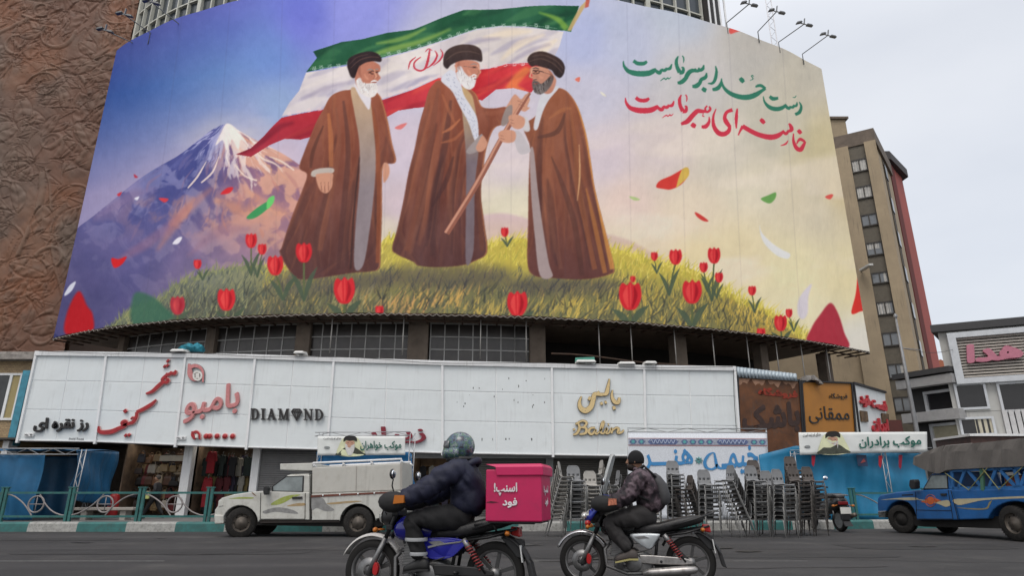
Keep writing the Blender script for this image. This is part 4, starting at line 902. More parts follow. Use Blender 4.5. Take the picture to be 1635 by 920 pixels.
# ------------------------------------------------------------------ copper relief wall at the left
def build_relief():
    Y = 36.0
    e0 = at(222, 0, Y); ex = e0.x
    zb = at(25, 566, Y).z
    T = thing('relief_wall', (ex-12, Y, zb), 'tall copper brown wall covered with carved relief of leaves and curling stems', 'building')
    XL, ZT = ex-26, 42.0; nx, nz = 560, 720
    xs = np.linspace(XL, ex, nx); zs = np.linspace(zb, ZT, nz); Xg, Zg = np.meshgrid(xs, zs)
    r = np.random.default_rng(5); H = np.zeros(Xg.shape); Hm = np.zeros(Xg.shape)
    def ridge(P, w, h):
        P = np.array(P)
        a0, b0 = P.min(0)-w*3; a1, b1 = P.max(0)+w*3
        i0, i1 = np.searchsorted(zs, [b0, b1]); j0, j1 = np.searchsorted(xs, [a0, a1])
        if i0 >= i1 or j0 >= j1: return
        sx_, sz_ = Xg[i0:i1, j0:j1], Zg[i0:i1, j0:j1]; D = np.full(sx_.shape, 1e9); W_ = np.zeros(sx_.shape)
        for k in range(len(P)-1):
            (ax, ay), (bx, by) = P[k], P[k+1]; L = (bx-ax)**2+(by-ay)**2+1e-9
            t = np.clip(((sx_-ax)*(bx-ax)+(sz_-ay)*(by-ay))/L, 0, 1)
            d = np.hypot(sx_-ax-t*(bx-ax), sz_-ay-t*(by-ay)); m_ = d < D; D = np.where(m_, d, D); W_ = np.where(m_, (k+t)/(len(P)-1), W_)
        ww = w*(1-.65*W_)
        v = h*.6*np.clip(1-(D/ww)**2, -.35, 1)*np.exp(-np.clip(D/ww-1, 0, 9)*1.4)
        H[i0:i1, j0:j1] = np.where(np.abs(v) > np.abs(H[i0:i1, j0:j1])*.8, v+H[i0:i1, j0:j1]*.3, H[i0:i1, j0:j1])
    for k in range(40):                                      # long stems
        x, z, a = r.uniform(XL, ex), r.uniform(zb, ZT), r.uniform(0, 6.28); P = []; c = r.normal(0, .09)
        for q in range(34):
            P.append((x, z)); x += cos(a)*.3; z += sin(a)*.3; a += c; c += r.normal(0, .012)
        ridge(P, r.uniform(.16, .34), r.uniform(.10, .2))
    for k in range(110):                                     # curls
        x, z, a = r.uniform(XL, ex), r.uniform(zb, ZT), r.uniform(0, 6.28); s = r.choice([-1, 1]); P = []; st = r.uniform(.10, .22)
        for q in range(36): P.append((x, z)); x += cos(a)*st; z += sin(a)*st; a += s*(.08+q*.009)
        ridge(P, r.uniform(.09, .2), r.uniform(.08, .16))
    for k in range(420):                                     # broad leaves with midrib, incised outline and side veins
        x, z, a = r.uniform(XL, ex), r.uniform(zb, ZT), r.uniform(0, 6.28); L = r.uniform(1.0, 3.4); wd = L*r.uniform(.16, .34); bend = r.normal(0, .25)
        i0, i1 = np.searchsorted(zs, [z-L, z+L]); j0, j1 = np.searchsorted(xs, [x-L, x+L])
        if i1-i0 < 2 or j1-j0 < 2: continue
        X_, Z_ = Xg[i0:i1, j0:j1]-x, Zg[i0:i1, j0:j1]-z; p = (X_*cos(a)+Z_*sin(a))/L; q_ = (-X_*sin(a)+Z_*cos(a))-bend*L*p*p
        w_ = wd*np.sin(pi*np.clip(p, 0, 1))**.8+1e-6; e = np.abs(q_)/w_; ins = (p > 0) & (p < 1) & (e < 1.25)
        hh = .045*(1-np.clip(e, 0, 1)**2)-.06*np.exp(-((e-1.08)/.12)**2)-.05*np.exp(-(q_/.045)**2)+.026*np.sin((p*L*9-np.abs(q_)*7))*(e < 1)
        B_ = H[i0:i1, j0:j1]; B_[ins] = (hh+.25*B_)[ins]
    for k in range(620):                                     # leaves: fans of veins
        x, z, a = r.uniform(XL, ex), r.uniform(zb, ZT), r.uniform(0, 6.28); L = r.uniform(.7, 2.2)
        for q in range(r.integers(3, 8)):
            b = a+r.normal(0, .45); cv = r.normal(0, .3)
            ridge([(x+cos(b+cv*t)*L*t, z+sin(b+cv*t)*L*t) for t in np.linspace(0, 1, 6)], r.uniform(.035, .08), r.uniform(.05, .11)*r.choice([-1, 1]))
    H += (fbm(Xg, Zg, 1.6, 50, 5)-.5)*.26+(fbm(Xg*1.0+Zg*.6, Zg*.5, .45, 60, 3)-.5)*.10
    H *= .72
    co = np.stack([Xg-(ex-12), -H, Zg-zb], -1).reshape(-1, 3)
    c1 = np.array([.135,.064,.039]); c2 = np.array([.235,.085,.032]); c3 = np.array([.125,.082,.060]); c4 = np.array([.085,.045,.03])
    n1 = fbm(Xg, Zg, 5, 70, 4)[..., None]; n2 = fbm(Xg+9, Zg*.7, 3.2, 80, 4)[..., None]; n3 = fbm(Xg, Zg, .6, 90, 3)[..., None]
    k1 = np.clip((n1-.45)*5, 0, 1); k2 = np.clip((n2-.5)*6, 0, 1)
    C = c1+(c3-c1)*k1; C = C+(c2-C)*k2*.45; C = C+(c4-C)*np.clip((n3-.55)*4, 0, 1)*.5
    worn = np.clip(H/.10, 0, 1)[..., None]; C = C+(np.array([.17,.12,.085])-C)*worn*.35          # patina rubbed off the raised parts
    me = bpy.data.meshes.new('relief_panel'); idx = np.arange(nx*nz).reshape(nz, nx); q = np.stack([idx[:-1, :-1], idx[:-1, 1:], idx[1:, 1:], idx[1:, :-1]], -1).reshape(-1, 4); nf = len(q)
    me.vertices.add(nx*nz); me.vertices.foreach_set('co', co.astype(np.float32).ravel()); me.loops.add(nf*4); me.loops.foreach_set('vertex_index', q.ravel().astype(np.int32))
    me.polygons.add(nf); me.polygons.foreach_set('loop_start', np.arange(0, nf*4, 4, dtype=np.int32)); me.polygons.foreach_set('use_smooth', np.ones(nf, bool))
    a_ = me.color_attributes.new('paint', 'FLOAT_COLOR', 'POINT'); a_.data.foreach_set('color', np.concatenate([C, np.ones(C.shape[:2]+(1,))], -1).astype(np.float32).ravel())
    me.update(calc_edges=True); me.materials.append(vcol_mat('patinated_copper', .6, .35))
    o = bpy.data.objects.new('relief_panel', me); COL.objects.link(o); o.parent = T; ROOT[o] = ROOT[T]
    m = MB(); m.box(XL, ex-.02, Y+.4, Y+9, zb, ZT); m.build('wall', mat('brown_wall', (.10,.06,.04), .8), T, True)
    m = MB(); m.box(XL, ex-.01, Y-.5, Y+.3, zb-.35, zb+.05); m.build('ledge', mat('weathered_ledge', (.25,.23,.21), .9, var=.5, scale=3, bump=.6, bscale=8), T, True)
build_relief()

# ------------------------------------------------------------------ small building at the far left
def build_left_house():
    Y = 29.6; o = at(20, 640, Y)
    T = thing('brick_house', (o.x, Y, .2), 'low yellow brick house with a blind in its window at the left edge', 'building')
    P = lambda x, y, d=0: at(x, y, Y-d)
    L = P(-220, 640).x; z1 = P(20, 577).z
    m = MB(); m.box(L, P(48, 640).x, Y, Y+6, .2, z1)
    bm_ = mat('yellow_brick', (.36,.26,.14), .85, var=.2, scale=3, bump=.3, bscale=18)
    n = bm_.node_tree.nodes; l = bm_.node_tree.links; br = n.new('ShaderNodeTexBrick'); br.inputs['Scale'].default_value = 3.2; br.inputs['Color1'].default_value = (.40,.29,.16,1); br.inputs['Color2'].default_value = (.30,.21,.12,1); br.inputs['Mortar'].default_value = (.16,.13,.10,1)
    t = n.new('ShaderNodeTexCoord'); mp_ = n.new('ShaderNodeMapping'); mp_.inputs['Rotation'].default_value = (pi/2, 0, 0); l.new(t.outputs['Object'], mp_.inputs[0]); l.new(mp_.outputs[0], br.inputs['Vector']); l.new(br.outputs['Color'], n['Principled BSDF'].inputs['Base Color'])
    m.build('wall', bm_, T, True)
    m = MB(); m.box(L, P(52, 640).x, Y-.5, Y+6, z1, z1+.22); m.build('roof_edge', mat('weathered_ledge', ()) if False else MATS['weathered_ledge'], T, True)
    f = MB(); a, b = P(-60, 668), P(38, 600)
    for x0_, x1_, za, zb_ in ((a.x, b.x, a.z-.1, a.z), (a.x, b.x, b.z, b.z+.1), (a.x, a.x+.1, a.z, b.z), (b.x-.09, b.x, a.z, b.z), (P(11,640).x-.06, P(11,640).x+.06, a.z, b.z)): f.box(x0_, x1_, Y-.08, Y+.04, za, zb_)
    w = f.build('window', FRAMEW, T, True)
    m = MB(); m.box(P(11,640).x+.06, b.x-.09, Y-.03, Y-.01, a.z, b.z); m.build('blind', mat('tan_blind', (.33,.27,.13), .8, var=.08), w, True)
    m = MB(); m.box(a.x+.1, P(11,640).x-.06, Y-.03, Y-.01, a.z, b.z); m.build('pane', GLASSD, w, True)
    a, b = P(44, 592, .4), P(24, 712, .4)
    m = MB(); m.box(a.x-.16, a.x+.16, Y-.45, Y-.05, b.z, a.z); m.build('blue_strip', mat('faded_blue_strip', (.05,.22,.30), .6, var=.3), T, True)
build_left_house()

# ------------------------------------------------------------------ row of shop signs (one framed board per shop)
FY = 28.0
BT = [(58,562),(170,563.5),(296,565.5),(407,567.5),(532,572),(705,577.5),(879,581.5),(1026,584.5),(1174,586.5)]
BB = [(27,704),(151,706),(279,711),(392,715),(521,718.5),(705,724),(881,727),(1029,729.5),(1184,732)]
def board(i, label):
    a, b, c, d = [at(*p, FY) for p in (BB[i], BB[i+1], BT[i+1], BT[i])]
    # boards hang upright: keep each one's sides plumb, following the photographed tops
    T = thing('shop_sign', ((a.x+b.x)/2, FY, a.z), label, 'shop sign', 'white shop sign boards')
    Q = lambda u, v, o=0.0: (a*(1-u)+b*u)*(1-v)+(d*(1-u)+c*u)*v+Vector((0, -o, 0))
    m = MB(); e = .004; us = [0, .5-2*e, .5-e, .5+e, .5+2*e, 1]; vs = [0, .335, .339, .345, .349, .66, .664, .670, .674, 1]
    dep = lambda u, v: -.022 if (abs(u-.5) <= e*1.01 or abs(v-.342) < .0035 or abs(v-.667) < .0035) else 0
    m.grid([[Q(u, v, dep(u, v)) for u in us] for v in vs], False)
    m.build('panel', WHITE, T, True)
    m = MB(); k = MB()
    k.hexa([Q(0,0,-.02), Q(1,0,-.02), Q(1,0,-.6), Q(0,0,-.6), Q(0,1,-.02), Q(1,1,-.02), Q(1,1,-.6), Q(0,1,-.6)]); k.build('box_back', FRAMEW, T, True)
    w = .10
    m.bar(Q(0,1,.02)+Vector((0,0,-.08)), Q(1,1,.02)+Vector((0,0,-.08)), .16, .20); m.bar(Q(0,0,.0)+Vector((0,0,.02)), Q(1,0,.0)+Vector((0,0,.02)), .08, .05)
    m.bar(Q(0,0,.02)+Vector((w/2,0,-.1)), Q(0,1,.02)+Vector((w/2,0,-.18)), w, .14, (0,1,0))
    if i == 7: m.bar(Q(1,0,.02)-Vector((w/2,0,.05)), Q(1,1,.02)-Vector((w/2,0,.18)), w, .14, (0,1,0))
    m.build('frame', FRAMEW, T, True, bevel=.01)
    return T
def word(T, t, bl, br_, tl, m, bold=.02, dep=.09, persian=True, shear=0., edge=None, Y=FY, out_=.03):
    A = [at(*p, Y) for p in (bl, br_, tl)]
    if edge: lettering(t, *A, out_-.01, dep*.7, edge, T, bold+.018, 'lettering_edge', persian, shear)
    return lettering(t, *A, out_, dep, m, T, bold, 'lettering', persian, shear)
def strokes(T, S, m, name='lettering', Y=FY, dep=.08, out_=.03, edge=None, ew=1.5):
    f = lambda p: at(p[0], p[1], Y)
    if edge:
        b = MB()
        for i, (p, w) in enumerate(S): pen(b, p, [q+ew for q in w], f, dep*.6, (0,-1,0), lift=out_+.0015*i)
        b.build(name+'_edge', edge, T, True)
    b = MB()
    for i, (p, w) in enumerate(S): pen(b, p, w, f, dep, (0,-1,0), lift=out_+.0015*i)
    return b.build(name, m, T, True)
def build_signs():
    B = [board(i, l) for i, l in enumerate((
        'leftmost white shop sign board with small black Persian lettering low on it', 'white shop sign board with two slanted red Persian words, one high, one low',
        'white shop sign board with a pink letter logo and a row of red dots', 'white shop sign board with black serif capitals and a gem for a letter',
        'blank white shop sign board whose foot is hidden by a banner on a blue booth', 'white shop sign board with small dark stains, above the helmeted rider',
        'white shop sign board with golden Persian and Latin script', 'rightmost white shop sign board, blank, with the tiled pattern banner before it'))]
    word(B[0], 'رز نقره ای', (55,691), (142,690), (58,668), INKB, .03)
    word(B[0], 'Anid Rozé', (110,703), (134,703.5), (110,699), GREYM, 0, .01, False, out_=.005)
    for T, x, y, t in ((B[0], 40, 692, 'No. 30'), (B[2], 282, 697, 'No. 32')):
        a, b = at(x, y+6, FY), at(x+16, y, FY); m = MB(); m.box(a.x, b.x, FY-.08, FY-.03, a.z, b.z); m.build('number_plate', FRAMEW, T, True, bevel=.01)
        word(T, t, (x+2, y+4.6), (x+14, y+4.6), (x+2, y+1.6), INKB, 0, .01, False, out_=.085)
    # slanted red words
    Z1 = lambda L: [([(x/4.6, 540+y/4.6) for x, y in p], [q/4.6 for q in w]) for p, w in L]
    strokes(B[1], Z1([([(1300,240),(1290,262),(1268,262),(1262,248)],[10,22,18,8]),([(1268,262),(1240,272),(1230,260)],[18,20,8]),([(1240,272),(1215,290),(1200,312),(1225,330),(1244,312),(1222,296)],[18,18,20,22,18,12]),([(1215,318),(1170,356),(1125,396),(1080,412)],[24,24,20,8]),
        ([(1232,200),(1242,210)],[22,22]),([(1212,206),(1222,216)],[20,20]),([(1236,166),(1246,176)],[22,22])]), REDL, edge=PINKE, ew=2.2)
    strokes(B[1], Z1([([(1155,456),(1120,490),(1060,526),(1012,548)],[8,22,24,20]),([(1012,548),(1010,580),(985,620),(950,632)],[18,20,22,20]),([(950,632),(925,640),(905,630),(918,612),(936,618),(920,650),(880,668),(830,690),(770,696),(738,686),(734,650)],[18,20,22,14,20,24,26,30,28,24,8]),
        ([(922,530),(936,548)],[22,22]),([(926,712),(938,722)],[20,20]),([(950,710),(962,720)],[20,20]),([(1010,600),(985,586),(970,600)],[14,10,6])]), REDL, edge=PINKE, ew=2.2)
    # bamboo board: logo, word, dot row
    Z3 = lambda L: [([(270+x/5.41, 560+y/5.41) for x, y in p], [q/5.41 for q in w]) for p, w in L]
    PK = mat('faded_pink', (.52,.20,.20), .5, var=.2, scale=8)
    strokes(B[2], Z3([([(180,118),(186,160),(192,210),(215,250),(250,262)],[16,34,46,30,12]),([(190,150),(230,135),(275,150),(300,190),(302,240),(300,276)],[30,30,26,18,14,14])]), PK, edge=GREYM, ew=1.2)
    strokes(B[2], Z3([([(222,200),(250,185),(285,200),(288,235),(262,258),(228,245),(222,205)],[16]*7),([(240,222),(272,222)],[46,46])]), mat('pale_disc', (.66,.64,.6), .5), 'logo_disc', out_=.05)
    word(B[2], 'بامبو', (294,677.5), (382,662), (299,625), PK, .012, .1, edge=PINKE)
    strokes(B[2], Z3([([(208,700),(214,735),(232,768)],[8,26,14]),([(214,715),(245,705),(270,730),(272,770)],[16,18,14,10])]), REDL, 'small_logo', edge=PINKE, ew=2.2)
    for x in (322,352,416,484,550):
        c_ = at(270+x/5.41, 560+742/5.41, FY-.03); q = MB(); q.lathe([(0,-.06),(.088,-.06),(.10,-.03),(.10,.0)], c_, 'y', 16); d_ = q.build('red_dot', REDL, B[2], True)
        q = MB(); q.lathe([(.10,-.02),(.128,-.02),(.128,.02)], c_, 'y', 16); q.build('dot_edge', PINKE, d_, True)
    strokes(B[2], Z3([([(240,742),(262,742)],[30,30])]), MATS['pale_disc'], 'logo_disc', out_=.09)
    # DIAM(gem)ND
    def serif(ch, x, w, y0=653.2, y1=670.4, slope=.012):
        S = []
        if ch == 'D': S = [([(x+3,y0),(x+3,y1)],[3.2,3.2]),([(x,y0+.5),(x+6,y0+.5)],[1,1]),([(x,y1-.5),(x+6,y1-.5)],[1,1]),([(x+5,y0+.6),(x+9,y0+2),(x+w-2,(y0+y1)/2),(x+9,y1-2),(x+5,y1-.6)],[1.2,2,3.4,2,1.2])]
        if ch == 'I': S = [([(x+3.4,y0),(x+3.4,y1)],[3.4,3.4]),([(x,y0+.5),(x+7,y0+.5)],[1,1]),([(x,y1-.5),(x+7,y1-.5)],[1,1])]
        if ch == 'A': S = [([(x+6,y0),(x+w-2,y1)],[3.2,3.6]),([(x+6.5,y0+1),(x+1.6,y1)],[1.3,1.3]),([(x+3,y1-6),(x+9,y1-6)],[1.1,1.1]),([(x-1,y1-.5),(x+4,y1-.5)],[1,1]),([(x+w-5,y1-.5),(x+w+1,y1-.5)],[1,1])]
        if ch == 'M': S = [([(x+2,y0),(x+2,y1)],[1.3,1.3]),([(x+2.5,y0),(x+8,y1-1)],[3.2,2.6]),([(x+8,y1-1),(x+13.5,y0)],[1.3,1.3]),([(x+14,y0),(x+14,y1)],[3.2,3.2]),([(x-1,y1-.5),(x+5,y1-.5)],[1,1]),([(x+11,y1-.5),(x+17,y1-.5)],[1,1]),([(x-1,y0+.5),(x+3,y0+.5)],[1,1]),([(x+13,y0+.5),(x+17,y0+.5)],[1,1])]
        if ch == 'N': S = [([(x+2,y0),(x+2,y1)],[1.4,1.4]),([(x+1.5,y0),(x+w-2,y1)],[3.2,3.2]),([(x+w-2,y0),(x+w-2,y1)],[1.4,1.4]),([(x-1,y0+.5),(x+3,y0+.5)],[1,1]),([(x-.6,y1-.5),(x+5,y1-.5)],[1,1]),([(x+w-5,y0+.5),(x+w+1,y0+.5)],[1,1])]
        if ch == 'V': S = [([(x,y0+4),(x+8.3,y1+1)],[1.6,1.6]),([(x+16,y0+4),(x+7.8,y1+1)],[1.6,1.6]),([(x,y0+4.6),(x+16,y0+4.6)],[1.6,1.6]),([(x,y0+4.5),(x+3,y0)],[1.4,1.4]),([(x+16,y0+4.5),(x+13,y0)],[1.4,1.4]),([(x+2.6,y0+.3),(x+13.4,y0+.3)],[1.4,1.4]),([(x+4.5,y0+4.5),(x+8,y1-1)],[1.4,1.2]),([(x+11.5,y0+4.5),(x+8,y1-1)],[1.4,1.2]),([(x+3,y0),(x+5,y0+4.6),(x+8,y0+.4),(x+11,y0+4.6),(x+13,y0)],[1]*5)]
        return [([(a, b+(a-401)*slope) for a, b in p], q) for p, q in S]
    S = []
    for c, x, w in (('D',402,13),('I',418,8),('A',428,13.5),('M',446,17),('V',467,16),('N',487,13.5),('D',504,14)): S += serif(c, x, w)
    strokes(B[3], S, INKB, edge=mat('grey_letter_edge', (.28,.28,.28), .5), ew=1.0)
    # maroon word half behind the banner, running over two boards
    word(B[4], 'زیبایی', (545,711), (681,709), (545,683), mat('maroon_lettering', (.20,.015,.03), .5), .02, .1)
    # golden script
    Z4 = lambda L: [([(680+x/3.144, 560+y/3.144) for x, y in p], [q/3.144 for q in w]) for p, w in L]
    strokes(B[6], Z4([([(936,200),(932,230),(944,258),(964,262),(970,238)],[4,12,18,18,10]),([(936,292),(950,288)],[16,16]),([(920,144),(912,190),(904,218),(886,222)],[5,16,18,10]),([(892,222),(872,222),(862,206)],[12,16,6]),([(868,222),(846,222),(838,252),(826,286),(800,304),(776,290),(770,262),(780,232)],[14,20,22,24,26,22,14,5]),([(814,240),(826,246)],[16,16]),([(874,270),(886,266)],[13,13]),([(896,264),(906,260)],[13,13])]), CREAM, edge=mat('bronze_edge', (.16,.12,.07), .4, .6), ew=1.3)
    strokes(B[6], Z4([([(760,360),(770,390),(756,418),(738,424)],[7,12,12,6]),([(750,372),(785,354),(806,366),(790,386),(772,388)],[7,9,11,9,7]),([(776,388),(802,392),(800,416),(770,422)],[7,12,12,8]),([(848,390),(826,392),(816,410),(832,422),(852,400),(850,418),(862,420)],[8,10,12,11,8,10,6]),([(862,418),(884,390),(892,360),(882,368),(876,410),(890,420)],[6,8,9,9,11,7]),([(890,420),(908,392),(904,416),(918,416)],[6,11,11,6]),([(912,374),(918,372)],[9,9]),([(916,418),(932,392),(930,418)],[6,10,10]),([(930,408),(952,390),(966,396),(962,414),(982,412),(992,400)],[7,9,12,12,9,5]),([(738,400),(748,396)],[8,8])]), CREAM, edge=MATS['bronze_edge'], ew=1.1)
    # stains on board six
    m = MB(); r = random.Random(3)
    for k in range(26):
        x = 720+r.random()*150; y = 600+r.random()*50 if r.random() < .8 else 700; h = r.uniform(.4, 3.2)
        a = at(x, y, FY-.005); m.bar(a, a-Vector((0, 0, h*.035)), r.uniform(.015, .05), .004, (0, 1, 0))
    o = m.build('dirt_streak', mat('soot', (.08,.08,.08), .9), B[5], True); o['kind'] = 'stuff'
build_signs()

def sign_cable():
    for P, lb in (([(62,560.5),(180,565),(300,564),(420,570),(560,571),(700,580),(880,580),(1030,587),(1170,586)],'thin black cable sagging along the top edge of the white sign boards'),([(1171,590),(1172.5,640),(1176,690)],'thin black cable hanging down the right end of the white sign boards')):
        t = thing('cable', tuple(at(*P[0], 27.83)), lb, 'cable'); m = MB(); m.tube([at(x, y, 27.83) for x, y in smooth_pts(P, 8, False)], .013, 5); m.build('wire', BLACKM, t, True)
sign_cable()

# brown, ochre and fast-food boards to the right
def tilted(name, label, pts, Y0, Y1, m, cat='shop sign', back=.12):
    """board through four photo points (bl, br, tr, tl); left edge at depth Y0, right edge at depth Y1"""
    a, b, c, d = at(*pts[0], Y0), at(*pts[1], Y1), at(*pts[2], Y1), at(*pts[3], Y0)
    T = thing(name, tuple((a+b)/2), label, cat)
    n = (b-a).cross(d-a).normalized()
    if n.y > 0: n = -n
    k = MB(); k.slab([a, b, c, d], -n*back); k.build('panel', m, T, True)
    Q = lambda u, v, o=0.0: (a*(1-u)+b*u)*(1-v)+(d*(1-u)+c*u)*v+n*o
    return T, Q
def build_right_boards():
    T, Q = tilted('shop_sign', 'rusty brown sign board with peeling paint and ghost lettering', [(1181,722),(1283,722),(1276,608),(1177,602)], 28.0, 28.6, RUSTP)
    m = MB(); m.bar(Q(0,0,.03), Q(0,1,.03), .08, .08, (0,1,0)); m.bar(Q(1,0,.03), Q(1,1,.03), .08, .08, (0,1,0)); m.bar(Q(0,1,.03), Q(1,1,.03), .08, .08); m.build('frame', BLACKM, T, True)
    lettering('باشک', Q(.05,.18), Q(.98,.28), Q(.05,.60), .004, .01, mat('faded_dark_paint', (.045,.026,.022), .8, var=.4, scale=4), T, .05)
    lettering('فروشگاه', Q(.32,.74), Q(.96,.72), Q(.32,.88), .004, .01, mat('faded_red_paint', (.22,.03,.015), .8, var=.5, scale=6), T, .06)
    m = MB(); m.grid([[Q(u, 1-(.0 if v == 0 else .07+.03*sin(u*23)+.03*sin(u*51)), .006) for u in np.linspace(.02, .98, 30)] for v in (0, 1)]); m.build('bare_patch', mat('bare_primer', (.30,.17,.11), .9, var=.3), T, True)
    T, Q = tilted('shop_sign', 'ochre yellow sign board with thin black Persian lettering', [(1285,700),(1366,700),(1359,612),(1279,609)], 28.6, 29.6, YELLO)
    m = MB(); m.bar(Q(0,0,.03), Q(0,1,.03), .07, .08, (0,1,0)); m.bar(Q(1,0,.03), Q(1,1,.03), .07, .08, (0,1,0)); m.bar(Q(0,1,.03), Q(1,1,.03), .08, .07); m.build('frame', BLACKM, T, True)
    lettering('فروشگاه', Q(.52,.68), Q(.89,.69), Q(.52,.80), .01, .02, INKB, T, .0)
    lettering('ممقانی', Q(.10,.25), Q(.90,.25), Q(.10,.56), .01, .03, INKB, T, -.004)
    T, Q = tilted('shop_sign', 'white fast food sign board with red raised Persian letters, beside the ochre board', [(1373,700),(1418,700),(1413,627),(1362,612)], 29.6, 31.2, WHITE)
    m = MB(); m.bar(Q(0,1,.03), Q(1,1,.03), .1, .1); m.bar(Q(0,0,.03), Q(0,1,.03), .06, .08, (0,1,0)); m.build('frame', BLACKM, T, True)
    lettering('فست فود', Q(.10,.58), Q(.98,.50), Q(.10,.84), .02, .10, mat('bright_red_letter', (.42,.03,.04), .4), T, .06)
    lettering('ایران', Q(.42,.10), Q(.98,.08), Q(.42,.40), .02, .10, MATS['bright_red_letter'], T, .05)
    for u, v in ((.08,.30),(.80,.32)):
        m = MB(); m.slab([Q(u,v,.02),Q(u+.22,v,.02),Q(u+.22,v+.2,.02),Q(u,v+.2,.02)], Q(0,0,.06)-Q(0,0,0)); m.build('food_picture', mat('dark_food_print', (.10,.06,.03), .5, var=.8, scale=6), T, True)
    # corrugated strip above the brown board
    a, b = at(1176,586,27.95), at(1272,597,28.4); c, d = at(1274,609,28.4), at(1178,603,27.95)
    T = thing('corrugated_sheet', tuple((a+b)/2), 'pale corrugated metal strip above the rusty brown sign board', 'metal sheet')
    m = MB(); N = 96
    m.grid([[ (p*(1-t)+q*t)+Vector((0, .035*cos(t*2*pi*17), 0)) for t in np.linspace(0, 1, N)] for p, q in ((a, b), (d, c))]); m.build('sheet', mat('pale_corrugated', (.36,.42,.46), .45, .3, .15, streak=.4), T, True, solid=.01)
    # rubbish and folded sheet on the roof edge by the ochre board
    for pts, lb, rgb in (([(1276,606),(1284,600),(1296,599),(1306,606)],'crumpled grey bundle on the roof edge above the ochre sign',(.16,.15,.14)),):
        P = [at(x, y, 28.9) for x, y in pts]; o = thing('crumpled_sheet', tuple(P[0]), lb, 'sheet'); m = MB(); r = random.Random(9)
        m.loft([[p+Vector((r.uniform(-.05,.05), -.3+r.uniform(-.1,.1), -.28)), p+Vector((0, -.22, -.12+r.uniform(0,.13))), p+Vector((0, .4, -.08+r.uniform(0,.1))), p+Vector((0, .5, -.28))] for p in smooth_pts(P, 3, False) for p in [Vector(p)]], False)
        m.build('cloth', mat(lb[:14], rgb, .8, var=.3, bump=.6, bscale=8), o, True)
build_right_boards()
